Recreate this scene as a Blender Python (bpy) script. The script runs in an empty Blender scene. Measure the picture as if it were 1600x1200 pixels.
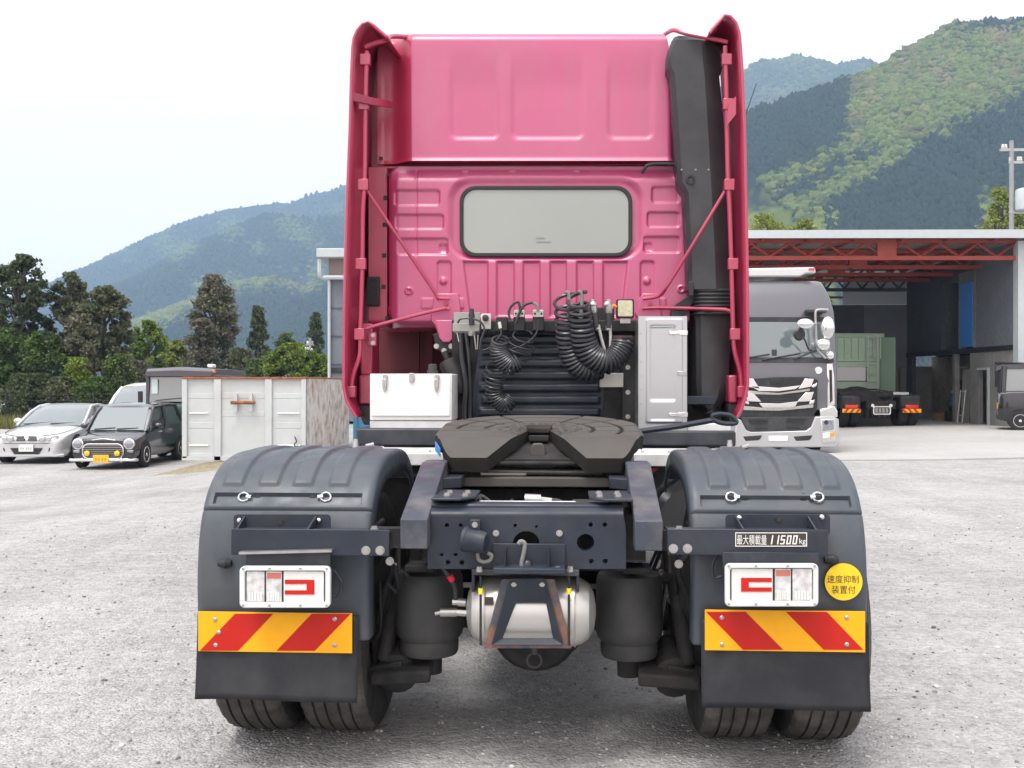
import bpy, math, random
import numpy as np
from math import sin, cos, pi, radians, sqrt, atan2
from mathutils import Vector

random.seed(7); RNG = np.random.default_rng(11)
sc = bpy.context.scene
col = sc.collection

# ------------------------------------------------------------------ camera
CAM_H = 1.46
cam_d = bpy.data.cameras.new('camera'); cam = bpy.data.objects.new('camera', cam_d); col.objects.link(cam)
cam.location = (0, 0, CAM_H); cam.rotation_euler = (radians(90), 0, 0)
cam_d.sensor_width = 36; cam_d.lens = 36; cam_d.clip_start = 0.05; cam_d.clip_end = 12000
sc.camera = cam
# ------------------------------------------------------------------ sky, sun, exposure
SUN_EL, SUN_AZ = radians(68), radians(215)          # azimuth measured from +Y (ahead) towards +X
w = bpy.data.worlds.new('World'); sc.world = w; w.use_nodes = True
nt = w.node_tree; nt.nodes.clear()
out = nt.nodes.new('ShaderNodeOutputWorld'); bg = nt.nodes.new('ShaderNodeBackground')
sky = nt.nodes.new('ShaderNodeTexSky'); sky.sky_type = 'NISHITA'; sky.sun_disc = False
sky.sun_elevation = SUN_EL; sky.sun_rotation = SUN_AZ
sky.air_density = 1.0; sky.dust_density = 6.0; sky.ozone_density = 1.0
hsv = nt.nodes.new('ShaderNodeHueSaturation'); hsv.inputs['Saturation'].default_value = 0.22
nt.links.new(sky.outputs[0], hsv.inputs['Color'])
veil = nt.nodes.new('ShaderNodeMix'); veil.data_type = 'RGBA'; veil.inputs[0].default_value = 0.62     # thin bright cloud over the whole sky
veil.inputs[7].default_value = (5.75, 5.1, 4.95, 1)
nt.links.new(hsv.outputs[0], veil.inputs[6]); nt.links.new(veil.outputs[2], bg.inputs[0])
bg.inputs[1].default_value = 0.15
nt.links.new(bg.outputs[0], out.inputs[0])
sd = bpy.data.lights.new('sun', 'SUN'); sun = bpy.data.objects.new('sun', sd); col.objects.link(sun)
sd.energy = 1.0; sd.angle = radians(18); sd.color = (1.0, 0.96, 0.90)
sdir = Vector((sin(SUN_AZ) * cos(SUN_EL), cos(SUN_AZ) * cos(SUN_EL), sin(SUN_EL)))
sun.rotation_euler = sdir.to_track_quat('Z', 'Y').to_euler()
sun.location = (-8, -10, 30)
vs = sc.view_settings; vs.view_transform = 'Standard'; vs.look = 'None'; vs.gamma = 1.0
vs.use_curve_mapping = False; vs.exposure = 1.15
sc.cycles.use_denoising = True
sc.cycles.max_bounces = 6; sc.cycles.diffuse_bounces = 3; sc.cycles.glossy_bounces = 3
sc.cycles.transmission_bounces = 4; sc.cycles.volume_bounces = 1; sc.cycles.transparent_max_bounces = 8

# ------------------------------------------------------------------ mesh helpers
class MB:
    def __init__(s): s.v = []; s.f = []; s.n = 0; s.mi = []; s.cur = 0
    def add(s, vs_, fs_):
        o = s.n
        s.v.extend([tuple(map(float, p)) for p in vs_]); s.n += len(vs_)
        for f in fs_: s.f.append(tuple(i + o for i in f)); s.mi.append(s.cur)
        return s
    def box(s, a, b):
        (x0, y0, z0), (x1, y1, z1) = a, b
        V = [(x0,y0,z0),(x1,y0,z0),(x1,y1,z0),(x0,y1,z0),(x0,y0,z1),(x1,y0,z1),(x1,y1,z1),(x0,y1,z1)]
        return s.add(V, [(0,3,2,1),(4,5,6,7),(0,1,5,4),(1,2,6,5),(2,3,7,6),(3,0,4,7)])
    def prism(s, pts, ext):
        pts = [np.array(p, float) for p in pts]; e = np.array(ext, float); n = len(pts)
        nrm = np.zeros(3)
        for i in range(n): nrm += np.cross(pts[i], pts[(i + 1) % n])
        if np.dot(nrm, e) > 0: pts = pts[::-1]
        V = pts + [p + e for p in pts]
        F = [tuple(range(n)), tuple(range(2 * n - 1, n - 1, -1))]
        F += [(i, i + n, (i + 1) % n + n, (i + 1) % n) for i in range(n)]
        return s.add(V, F)
    def frame_prism(s, outer, inner, ext):
        n = len(outer); o = [np.array(p, float) for p in outer]; i_ = [np.array(p, float) for p in inner]; e = np.array(ext, float)
        nrm = np.zeros(3)
        for i in range(n): nrm += np.cross(o[i], o[(i + 1) % n])
        if np.dot(nrm, e) > 0: o = o[::-1]; i_ = i_[::-1]
        V = o + i_ + [p + e for p in o] + [p + e for p in i_]
        F = []
        for k in range(n):
            j = (k + 1) % n
            F += [(k, j, n + j, n + k), (2*n + k, 3*n + k, 3*n + j, 2*n + j), (k, 2*n + k, 2*n + j, j), (n + k, n + j, 3*n + j, 3*n + k)]
        return s.add(V, F)
    def tube(s, pts, r, n=8, closed=False, caps=True):
        P = np.array(pts, float); m = len(P)
        R = np.full(m, r, float) if np.isscalar(r) else np.array(r, float)
        T = np.zeros_like(P)
        if closed: T = np.roll(P, -1, 0) - np.roll(P, 1, 0)
        else:
            T[1:-1] = P[2:] - P[:-2]; T[0] = P[1] - P[0]; T[-1] = P[-1] - P[-2]
        T /= np.maximum(np.linalg.norm(T, axis=1), 1e-9)[:, None]
        a = np.array([0, 0, 1.0]) if abs(T[0][2]) < 0.9 else np.array([1.0, 0, 0])
        u = np.cross(T[0], a); u /= np.linalg.norm(u)
        V = []; ang = np.arange(n) * 2 * pi / n
        for k in range(m):
            u = u - T[k] * np.dot(u, T[k]); u /= max(np.linalg.norm(u), 1e-9)
            b = np.cross(T[k], u)
            for t in ang: V.append(P[k] + R[k] * (cos(t) * u + sin(t) * b))
        F = []
        for k in range(m if closed else m - 1):
            k2 = (k + 1) % m
            for j in range(n):
                j2 = (j + 1) % n
                F.append((k*n + j, k*n + j2, k2*n + j2, k2*n + j))
        if caps and not closed:
            F.append(tuple(range(n - 1, -1, -1))); F.append(tuple((m - 1) * n + j for j in range(n)))
        return s.add(V, F)
    def cyl(s, p0, p1, r0, r1=None, n=16):
        return s.tube([p0, p1], [r0, r0 if r1 is None else r1], n)
    def lathe(s, prof, o, ax, n=24, caps=True):
        """prof: (radius, height along ax)"""
        ax = np.array(ax, float); ax /= np.linalg.norm(ax); o = np.array(o, float)
        a = np.array([0, 0, 1.0]) if abs(ax[2]) < 0.9 else np.array([1.0, 0, 0])
        u = np.cross(a, ax); u /= np.linalg.norm(u); b = np.cross(ax, u)
        V = []; m = len(prof)
        for (r, h) in prof:
            for j in range(n):
                t = 2 * pi * j / n; V.append(o + ax * h + r * (cos(t) * u + sin(t) * b))
        F = []
        for k in range(m - 1):
            for j in range(n):
                j2 = (j + 1) % n; F.append((k*n + j, k*n + j2, (k+1)*n + j2, (k+1)*n + j))
        if caps:
            F.append(tuple(range(n - 1, -1, -1))); F.append(tuple((m - 1) * n + j for j in range(n)))
        return s.add(V, F)
    def ell(s, c, r, n=14, m=8):
        c = np.array(c, float); prof = []
        V = []
        for i in range(m + 1):
            ph = -pi / 2 + pi * i / m
            for j in range(n):
                t = 2 * pi * j / n
                V.append(c + np.array([r[0]*cos(ph)*cos(t), r[1]*cos(ph)*sin(t), r[2]*sin(ph)]))
        F = []
        for i in range(m):
            for j in range(n):
                j2 = (j + 1) % n; F.append((i*n + j, i*n + j2, (i+1)*n + j2, (i+1)*n + j))
        return s.add(V, F)
    def torus(s, c, ax, R, r, n=28, m=8, sx=1.0):
        ax = np.array(ax, float); ax /= np.linalg.norm(ax); c = np.array(c, float)
        a = np.array([0, 0, 1.0]) if abs(ax[2]) < 0.9 else np.array([0, 1.0, 0])
        u = np.cross(a, ax); u /= np.linalg.norm(u); b = np.cross(ax, u)
        return s.tube([c + R * (sx * cos(t) * u + sin(t) * b) for t in np.arange(n) * 2 * pi / n], r, m, closed=True)
    def grid(s, G, flip=False, mask=None):
        h, w_ = G.shape[:2]; F = []
        for i in range(h - 1):
            for j in range(w_ - 1):
                if mask is not None and not mask[i, j]: continue
                q = (i*w_ + j, i*w_ + j + 1, (i+1)*w_ + j + 1, (i+1)*w_ + j)
                F.append(q[::-1] if flip else q)
        return s.add(G.reshape(-1, 3), F)
    def bolt(s, c, ax, r=0.012, h=0.010):
        ax = np.array(ax, float); c = np.array(c, float)
        s.cyl(c, c + ax * h * 0.35, r * 1.35, n=12)
        return s.cyl(c, c + ax * h, r, r * 0.95, n=6)
    def mesh(s, name):
        me = bpy.data.meshes.new(name); me.from_pydata(s.v, [], s.f); me.validate(); return me
    def build(s, name, mat, parent=None, angle=35, bevel=0.0, loc=None, flat=False, seg=2):
        me = s.mesh(name)
        mats = mat if isinstance(mat, (list, tuple)) else [mat]
        for m_ in mats: me.materials.append(m_)
        if len(mats) > 1: me.polygons.foreach_set('material_index', s.mi[:len(me.polygons)])
        if not flat:
            me.polygons.foreach_set('use_smooth', [True] * len(me.polygons))
            me.set_sharp_from_angle(angle=radians(angle))
        o = bpy.data.objects.new(name, me); col.objects.link(o)
        if parent is not None: o.parent = parent
        if loc is not None: o.location = loc
        if bevel:
            b = o.modifiers.new('bevel', 'BEVEL'); b.width = bevel; b.segments = seg; b.limit_method = 'ANGLE'; b.angle_limit = radians(40)
        return o

def empty(name, loc=(0, 0, 0), rz=0.0, label=None, cat=None, group=None):
    o = bpy.data.objects.new(name, None); col.objects.link(o); o.location = loc; o.rotation_euler = (0, 0, rz)
    o.empty_display_size = 0.3
    tag(o, label, cat, group); return o
def tag(o, label=None, cat=None, group=None, kind=None):
    if label: o['label'] = label
    if cat: o['category'] = cat
    if group: o['group'] = group
    if kind: o['kind'] = kind
    return o

def catmull(pts, per=8):
    P = [np.array(p, float) for p in pts]; P = [2*P[0] - P[1]] + P + [2*P[-1] - P[-2]]
    R = []
    for i in range(1, len(P) - 2):
        for k in range(per):
            t = k / per; a, b, c, d = P[i-1], P[i], P[i+1], P[i+2]
            R.append(0.5 * ((2*b) + (-a + c)*t + (2*a - 5*b + 4*c - d)*t*t + (-a + 3*b - 3*c + d)*t**3))
    R.append(P[-2]); return R

def rrect(x0, y0, x1, y1, r, n=5):
    """rounded rectangle, 2D point list"""
    pts = []
    for cx, cy, a0 in ((x1 - r, y1 - r, 0), (x0 + r, y1 - r, 90), (x0 + r, y0 + r, 180), (x1 - r, y0 + r, 270)):
        for k in range(n + 1):
            a = radians(a0 + 90 * k / n); pts.append((cx + r * cos(a), cy + r * sin(a)))
    return pts

class Frame:
    """a place in the yard; p() turns a photo pixel into that place's own coordinates on the plane y = yl"""
    def __init__(s, loc, rz=0.0): s.loc = loc; s.a = rz
    def p(s, px, py, yl):
        u, v = (px - 800) / 1600, (py - 600) / 1600
        sn, cs = sin(s.a), cos(s.a); rx, ry, rz_ = s.loc
        t = (yl + ry * cs - rx * sn) / (cs - u * sn)
        X, Y, Z = u * t, t, CAM_H - v * t
        return np.array([(X - rx) * cs + (Y - ry) * sn, yl, Z - rz_])
    def poly(s, pts, yl): return [s.p(a, b, yl) for a, b in pts]
    def size(s, npx, yl): return npx / 1600 * (s.loc[1] + yl)

def sstep(a, b, x):
    t = np.clip((x - a) / (b - a), 0, 1); return t * t * (3 - 2 * t)
def rr(PX, PY, x0, y0, x1, y1, r):
    cx, cy = (x0 + x1) / 2, (y0 + y1) / 2; hx, hy = (x1 - x0) / 2 - r, (y1 - y0) / 2 - r
    qx, qy = np.abs(PX - cx) - hx, np.abs(PY - cy) - hy
    return np.hypot(np.maximum(qx, 0), np.maximum(qy, 0)) + np.minimum(np.maximum(qx, qy), 0) - r
def inset(PX, PY, x0, y0, x1, y1, r, w_):
    """1 inside the rounded rectangle, 0 outside, wall w_ pixels wide"""
    return 1 - sstep(-w_, 0, rr(PX, PY, x0, y0, x1, y1, r))
def hf(fr, y0, y1, xl, xr, stx, sty, yl, fn):
    """stamped panel: returns grid of local points. fn(PX,PY)->metres towards the camera"""
    ny = max(2, int(round((y1 - y0) / sty)) + 1); PYr = np.linspace(y0, y1, ny)
    L_ = np.array([xl(y) if callable(xl) else xl for y in PYr]); R_ = np.array([xr(y) if callable(xr) else xr for y in PYr])
    nx = max(2, int(round(np.max(R_ - L_) / stx)) + 1); U = np.linspace(0, 1, nx)
    PX = L_[:, None] + (R_ - L_)[:, None] * U[None, :]; PY = np.repeat(PYr[:, None], nx, 1)
    D = fn(PX, PY); G = np.zeros((ny, nx, 3))
    for i in range(ny):
        for j in range(nx):
            q = fr.p(PX[i, j], PY[i, j], yl); G[i, j] = (q[0], yl - D[i, j], q[2])
    return G

# value noise for terrain
def vnoise(x, y, seed=0):
    x = np.asarray(x, float); y = np.asarray(y, float)
    xi = np.floor(x).astype(np.int64); yi = np.floor(y).astype(np.int64); xf = x - xi; yf = y - yi
    def h(a, b):
        n = (a * 374761393 + b * 668265263 + seed * 974711) & 0x7fffffff
        n = ((n ^ (n >> 13)) * 1274126177) & 0x7fffffff
        return ((n ^ (n >> 16)) & 0xffff) / 65535.0
    u = xf * xf * (3 - 2 * xf); v = yf * yf * (3 - 2 * yf)
    return (h(xi, yi) * (1-u) + h(xi+1, yi) * u) * (1-v) + (h(xi, yi+1) * (1-u) + h(xi+1, yi+1) * u) * v
def fbm(x, y, seed=0, o=4):
    r = 0; a = 0.5; 
    for i in range(o): r = r + a * vnoise(x * 2**i, y * 2**i, seed + i); a *= 0.5
    return r

# ------------------------------------------------------------------ materials
def mat(name, base, rough=0.5, metal=0.0, var=0.0, vscale=6.0, bump=0.0, bscale=40.0, coat=0.0, spec=0.5,
        streak=None, dirt=None, dirt_amt=0.0, dirt_scale=3.0, rvar=0.0, trans=0.0, alpha=1.0, emit=None, attr=None, ior=1.45):
    m = bpy.data.materials.new(name); m.use_nodes = True
    N = m.node_tree.nodes; K = m.node_tree.links; b = N['Principled BSDF']
    b.inputs['Base Color'].default_value = (*base, 1); b.inputs['Roughness'].default_value = rough
    b.inputs['Metallic'].default_value = metal; b.inputs['Coat Weight'].default_value = coat
    b.inputs['Coat Roughness'].default_value = 0.08
    b.inputs['Specular IOR Level'].default_value = spec; b.inputs['IOR'].default_value = ior
    b.inputs['Transmission Weight'].default_value = trans; b.inputs['Alpha'].default_value = alpha
    tc = N.new('ShaderNodeTexCoord'); src = None
    if attr:
        a = N.new('ShaderNodeVertexColor'); a.layer_name = attr; src = a.outputs['Color']
    if var > 0:
        n1 = N.new('ShaderNodeTexNoise'); n1.inputs['Scale'].default_value = vscale; n1.inputs['Detail'].default_value = 6
        K.new(tc.outputs['Object'], n1.inputs['Vector'])
        mr = N.new('ShaderNodeMapRange'); mr.inputs[1].default_value = 0.3; mr.inputs[2].default_value = 0.7
        mr.inputs[3].default_value = 1 - var; mr.inputs[4].default_value = 1 + var
        K.new(n1.outputs['Fac'], mr.inputs[0])
        mx = N.new('ShaderNodeMix'); mx.data_type = 'RGBA'; mx.blend_type = 'MULTIPLY'; mx.inputs[0].default_value = 1
        if src: K.new(src, mx.inputs[6])
        else: mx.inputs[6].default_value = (*base, 1)
        K.new(mr.outputs[0], mx.inputs[7]); src = mx.outputs[2]
    if dirt is not None:
        n2 = N.new('ShaderNodeTexNoise'); n2.inputs['Scale'].default_value = dirt_scale; n2.inputs['Detail'].default_value = 8; n2.inputs['Roughness'].default_value = 0.65
        K.new(tc.outputs['Object'], n2.inputs['Vector'])
        r2 = N.new('ShaderNodeMapRange'); r2.inputs[1].default_value = 0.45; r2.inputs[2].default_value = 0.72
        r2.inputs[3].default_value = 0; r2.inputs[4].default_value = dirt_amt
        K.new(n2.outputs['Fac'], r2.inputs[0])
        mx = N.new('ShaderNodeMix'); mx.data_type = 'RGBA'; K.new(r2.outputs[0], mx.inputs[0])
        if src: K.new(src, mx.inputs[6])
        else: mx.inputs[6].default_value = (*base, 1)
        mx.inputs[7].default_value = (*dirt, 1); src = mx.outputs[2]
        if rvar == 0: rvar = 0.15
    if streak:
        mp = N.new('ShaderNodeMapping'); mp.inputs['Scale'].default_value = (9, 9, 0.7); K.new(tc.outputs['Object'], mp.inputs[0])
        ns = N.new('ShaderNodeTexNoise'); ns.inputs['Scale'].default_value = 2.0; ns.inputs['Detail'].default_value = 6; K.new(mp.outputs[0], ns.inputs['Vector'])
        rs_ = N.new('ShaderNodeMapRange'); rs_.inputs[1].default_value = 0.5; rs_.inputs[2].default_value = 0.75; rs_.inputs[4].default_value = streak[1]; K.new(ns.outputs['Fac'], rs_.inputs[0])
        mx = N.new('ShaderNodeMix'); mx.data_type = 'RGBA'; K.new(rs_.outputs[0], mx.inputs[0]); mx.inputs[7].default_value = (*streak[0], 1)
        if src: K.new(src, mx.inputs[6])
        else: mx.inputs[6].default_value = (*base, 1)
        src = mx.outputs[2]
    if src: K.new(src, b.inputs['Base Color'])
    if rvar > 0:
        n3 = N.new('ShaderNodeTexNoise'); n3.inputs['Scale'].default_value = 9; n3.inputs['Detail'].default_value = 5
        K.new(tc.outputs['Object'], n3.inputs['Vector'])
        r3 = N.new('ShaderNodeMapRange'); r3.inputs[1].default_value = 0.3; r3.inputs[2].default_value = 0.7
        r3.inputs[3].default_value = max(0.02, rough - rvar); r3.inputs[4].default_value = min(1, rough + rvar)
        K.new(n3.outputs['Fac'], r3.inputs[0]); K.new(r3.outputs[0], b.inputs['Roughness'])
    if bump > 0:
        n4 = N.new('ShaderNodeTexNoise'); n4.inputs['Scale'].default_value = bscale; n4.inputs['Detail'].default_value = 4
        K.new(tc.outputs['Object'], n4.inputs['Vector'])
        bp = N.new('ShaderNodeBump'); bp.inputs['Strength'].default_value = bump; bp.inputs['Distance'].default_value = 0.01
        K.new(n4.outputs['Fac'], bp.inputs['Height']); K.new(bp.outputs[0], b.inputs['Normal'])
    if emit:
        b.inputs['Emission Color'].default_value = (*emit[:3], 1); b.inputs['Emission Strength'].default_value = emit[3]
    return m

DUST = (0.30, 0.28, 0.25)
M = {}
M['pink'] = mat('pink_red_paint', (0.47, 0.048, 0.165), 0.40, 0.0, var=0.03, vscale=1.2, coat=0.15, dirt=(0.42, 0.13, 0.2), dirt_amt=0.25, dirt_scale=2.2, rvar=0.06, ior=1.88, streak=((0.36, 0.10, 0.15), 0.30))  # pinker base for the rear panels; corner columns use the deeper red
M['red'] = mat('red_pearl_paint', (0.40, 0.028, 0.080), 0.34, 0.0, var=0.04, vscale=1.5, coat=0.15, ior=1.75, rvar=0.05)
M['navy'] = mat('navy_chassis_paint', (0.019, 0.026, 0.041), 0.48, 0.0, var=0.18, vscale=7, dirt=(0.085, 0.082, 0.08), dirt_amt=0.28, dirt_scale=5, bump=0.06)
M['navy_dark'] = mat('dark_navy_chassis_paint', (0.026, 0.031, 0.042), 0.55, 0.0, var=0.2, vscale=8, dirt=DUST, dirt_amt=0.12, dirt_scale=6)
M['black'] = mat('black_plastic', (0.018, 0.019, 0.021), 0.5, var=0.15, vscale=9, dirt=DUST, dirt_amt=0.10, dirt_scale=5)
M['duct'] = mat('charcoal_duct_plastic', (0.036, 0.038, 0.043), 0.5, var=0.08, vscale=3, dirt=DUST, dirt_amt=0.08, dirt_scale=3)
M['under'] = mat('grimy_underbody', (0.014, 0.014, 0.015), 0.8, var=0.35, vscale=12, dirt=(0.06, 0.05, 0.042), dirt_amt=0.45, dirt_scale=7, bump=0.3)
M['fender'] = mat('grey_mudguard_plastic', (0.056, 0.070, 0.086), 0.50, var=0.06, vscale=4, dirt=(0.12, 0.117, 0.115), dirt_amt=0.45, dirt_scale=3.5, bump=0.04, bscale=160)
M['flap'] = mat('dark_rubber_flap', (0.016, 0.018, 0.023), 0.6, var=0.12, vscale=4, dirt=(0.09, 0.088, 0.085), dirt_amt=0.28, dirt_scale=4, bump=0.05)
M['rubber'] = mat('dusty_tyre_rubber', (0.020, 0.020, 0.020), 0.85, var=0.2, vscale=14, dirt=(0.10, 0.095, 0.085), dirt_amt=0.35, dirt_scale=5, bump=0.25, bscale=70)
M['tread'] = mat('worn_tyre_tread', (0.060, 0.057, 0.053), 0.9, var=0.2, vscale=16, dirt=(0.17, 0.16, 0.145), dirt_amt=0.7, dirt_scale=6, bump=0.3, bscale=90)
M['bellows'] = mat('air_spring_rubber', (0.030, 0.031, 0.033), 0.62, var=0.12, vscale=6, dirt=DUST, dirt_amt=0.10, dirt_scale=4)
M['hose'] = mat('black_hose_rubber', (0.034, 0.036, 0.042), 0.34, var=0.1, vscale=20)
M['hosegrey'] = mat('grey_corrugated_hose', (0.20, 0.20, 0.19), 0.6)
M['cast'] = mat('greasy_cast_steel', (0.115, 0.110, 0.100), 0.72, 0.0, var=0.10, vscale=5, attr='Col', spec=0.25, rvar=0.1, dirt=(0.05, 0.045, 0.04), dirt_amt=0.0, dirt_scale=6, bump=0.12, bscale=60)
M['castplain'] = mat('cast_steel', (0.07, 0.067, 0.062), 0.6, 0.0, var=0.15, vscale=6, dirt=(0.05,0.045,0.04), dirt_amt=0.5)
M['rampsteel'] = mat('scuffed_ramp_paint', (0.045, 0.055, 0.075), 0.5, var=0.12, vscale=6, dirt=(0.19, 0.18, 0.16), dirt_amt=0.7, dirt_scale=4, bump=0.06)
M['alu'] = mat('brushed_aluminium', (0.52, 0.535, 0.55), 0.28, 0.9, var=0.03, vscale=2)
M['aludeck'] = mat('aluminium_deck_plate', (0.72, 0.73, 0.73), 0.5, 0.35, var=0.08, vscale=9, dirt=(0.30, 0.28, 0.25), dirt_amt=0.35, dirt_scale=6)
M['tank'] = mat('bare_aluminium_tank', (0.60, 0.59, 0.56), 0.38, 0.7, var=0.06, vscale=3, rvar=0.12, dirt=(0.35, 0.33, 0.30), dirt_amt=0.2)
M['rusty'] = mat('rusting_navy_bracket', (0.055, 0.063, 0.080), 0.55, var=0.15, vscale=8, dirt=(0.33, 0.14, 0.06), dirt_amt=0.9, dirt_scale=7)
M['chrome'] = mat('chrome', (0.80, 0.80, 0.80), 0.10, 1.0, rvar=0.05)
M['zinc'] = mat('zinc_plated_steel', (0.46, 0.455, 0.44), 0.36, 0.85, var=0.1, vscale=30)
M['white'] = mat('white_box_paint', (0.80, 0.80, 0.79), 0.35, var=0.02, vscale=3, dirt=(0.5, 0.46, 0.4), dirt_amt=0.12, dirt_scale=4)
M['offwhite'] = mat('grey_white_plastic', (0.62, 0.62, 0.58), 0.5, var=0.06, vscale=8)
M['greybox'] = mat('grey_box_paint', (0.30, 0.30, 0.28), 0.5, var=0.06, vscale=8, dirt=(0.2, 0.18, 0.15), dirt_amt=0.3)
M['orange'] = mat('orange_reflective_film', (0.90, 0.42, 0.012), 0.42, var=0.03, vscale=20, spec=0.3)
M['redfilm'] = mat('red_reflective_film', (0.50, 0.018, 0.012), 0.42, var=0.04, vscale=20, spec=0.3)
M['yellow'] = mat('yellow_sticker', (0.88, 0.60, 0.03), 0.45, var=0.03, vscale=12, spec=0.3)
M['ink'] = mat('dark_print', (0.05, 0.04, 0.03), 0.6)
M['whiteprint'] = mat('white_print', (0.78, 0.78, 0.76), 0.5)
M['lensclear'] = mat('clear_lamp_lens', (0.66, 0.66, 0.66), 0.15, 0.25, var=0.3, vscale=38)
M['lensred'] = mat('red_lamp_lens', (0.70, 0.03, 0.03), 0.2, coat=0.6)
M['lenswhite'] = mat('white_lamp_panel', (0.70, 0.70, 0.68), 0.35, var=0.05, vscale=20, coat=0.4)
M['lensdirty'] = mat('amber_work_lamp_lens', (0.52, 0.50, 0.33), 0.25, 0.2, var=0.18, vscale=60, coat=0.5)
M['amber'] = mat('amber_lamp_lens', (0.80, 0.30, 0.02), 0.2, coat=0.5)
M['blue'] = mat('blue_label_film', (0.05, 0.28, 0.72), 0.5)
M['yellowcap'] = mat('yellow_cap', (0.85, 0.72, 0.02), 0.5)
M['redcap'] = mat('red_cap', (0.65, 0.02, 0.05), 0.5)
M['glass_cab'] = mat('grey_cab_window', (0.30, 0.325, 0.305), 0.08, 0.0, var=0.05, vscale=1.2, coat=1.0)
M['rubberseal'] = mat('black_rubber_seal', (0.022, 0.024, 0.026), 0.55)
# ================================================================== THE SETTING
def ground_z(x, y):
    x = np.asarray(x, float); y = np.asarray(y, float)
    left = -0.40 * sstep(2.5, 8.5, -x) * sstep(5, 18, y) * (1 - sstep(32, 46, y)) * (1 - sstep(40, 80, -x))
    right = 0.16 * sstep(7, 14, x) * sstep(12, 24, y) * (1 - sstep(60, 90, y))
    return left + right

def surf_mat(name, dark, light, fine=70.0, coarse=1.0, speck=0.5, bumpd=0.008, rough=0.95, tracks=0.0):
    m = bpy.data.materials.new(name); m.use_nodes = True
    N = m.node_tree.nodes; K = m.node_tree.links; b = N['Principled BSDF']
    b.inputs['Roughness'].default_value = rough; b.inputs['Specular IOR Level'].default_value = 0.15
    tc = N.new('ShaderNodeTexCoord')
    v1 = N.new('ShaderNodeTexVoronoi'); v1.inputs['Scale'].default_value = fine; K.new(tc.outputs['Object'], v1.inputs['Vector'])
    v2 = N.new('ShaderNodeTexVoronoi'); v2.inputs['Scale'].default_value = fine * 0.38; K.new(tc.outputs['Object'], v2.inputs['Vector'])
    n1 = N.new('ShaderNodeTexNoise'); n1.inputs['Scale'].default_value = coarse; n1.inputs['Detail'].default_value = 8; n1.inputs['Roughness'].default_value = 0.6
    K.new(tc.outputs['Object'], n1.inputs['Vector'])
    n2 = N.new('ShaderNodeTexNoise'); n2.inputs['Scale'].default_value = coarse * 14; n2.inputs['Detail'].default_value = 6; n2.inputs['Roughness'].default_value = 0.7
    K.new(tc.outputs['Object'], n2.inputs['Vector'])
    s1 = N.new('ShaderNodeSeparateColor'); K.new(v1.outputs['Color'], s1.inputs[0])
    s2 = N.new('ShaderNodeSeparateColor'); K.new(v2.outputs['Color'], s2.inputs[0])
    def ma(op, a, b_):
        q = N.new('ShaderNodeMath'); q.operation = op
        for i, t in enumerate((a, b_)):
            if isinstance(t, (int, float)): q.inputs[i].default_value = t
            else: K.new(t, q.inputs[i])
        return q.outputs[0]
    f = ma('ADD', ma('MULTIPLY', s1.outputs[0], 0.42 * speck), ma('MULTIPLY', s2.outputs[0], 0.34 * speck))
    f = ma('ADD', f, ma('MULTIPLY', n1.outputs['Fac'], 0.9)); f = ma('ADD', f, ma('MULTIPLY', n2.outputs['Fac'], 0.55))
    if tracks:
        mp = N.new('ShaderNodeMapping'); mp.inputs['Scale'].default_value = (1.6, 0.16, 1); mp.inputs['Rotation'].default_value = (0, 0, 0.5); K.new(tc.outputs['Object'], mp.inputs[0])
        n5 = N.new('ShaderNodeTexNoise'); n5.inputs['Scale'].default_value = 1.0; n5.inputs['Detail'].default_value = 5; n5.inputs['Roughness'].default_value = 0.62; K.new(mp.outputs[0], n5.inputs['Vector'])
        mp2 = N.new('ShaderNodeMapping'); mp2.inputs['Scale'].default_value = (0.5, 2.6, 1); mp2.inputs['Rotation'].default_value = (0, 0, -0.15); K.new(tc.outputs['Object'], mp2.inputs[0])
        n6 = N.new('ShaderNodeTexNoise'); n6.inputs['Scale'].default_value = 2.2; n6.inputs['Detail'].default_value = 7; n6.inputs['Roughness'].default_value = 0.7; K.new(mp2.outputs[0], n6.inputs['Vector'])
        f = ma('ADD', f, ma('MULTIPLY', ma('SUBTRACT', n5.outputs['Fac'], 0.5), tracks)); f = ma('ADD', f, ma('MULTIPLY', ma('SUBTRACT', n6.outputs['Fac'], 0.5), tracks * 1.1))
    mr = N.new('ShaderNodeMapRange'); mr.inputs[1].default_value = 0.55; mr.inputs[2].default_value = 0.95 + 0.6 * speck; K.new(f, mr.inputs[0])
    cr = N.new('ShaderNodeValToRGB'); cr.color_ramp.elements[0].color = (*dark, 1); cr.color_ramp.elements[1].color = (*light, 1)
    K.new(mr.outputs[0], cr.inputs[0]); K.new(cr.outputs[0], b.inputs['Base Color'])
    h = ma('ADD', ma('MULTIPLY', v1.outputs['Distance'], -1.0), ma('MULTIPLY', v2.outputs['Distance'], -0.7)); h = ma('ADD', h, ma('MULTIPLY', n2.outputs['Fac'], 1.2))
    bp = N.new('ShaderNodeBump'); bp.inputs['Distance'].default_value = bumpd; bp.inputs['Strength'].default_value = 0.9
    K.new(h, bp.inputs['Height']); K.new(bp.outputs[0], b.inputs['Normal'])
    return m
M['gravel'] = surf_mat('pale_crushed_gravel', (0.20, 0.199, 0.197), (0.47, 0.468, 0.462), 75, 0.55, 0.8, 0.010, tracks=0.5)
M['concrete'] = surf_mat('pale_concrete', (0.32, 0.317, 0.305), (0.43, 0.426, 0.415), 30, 0.35, 0.25, 0.002, 0.85)

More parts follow.
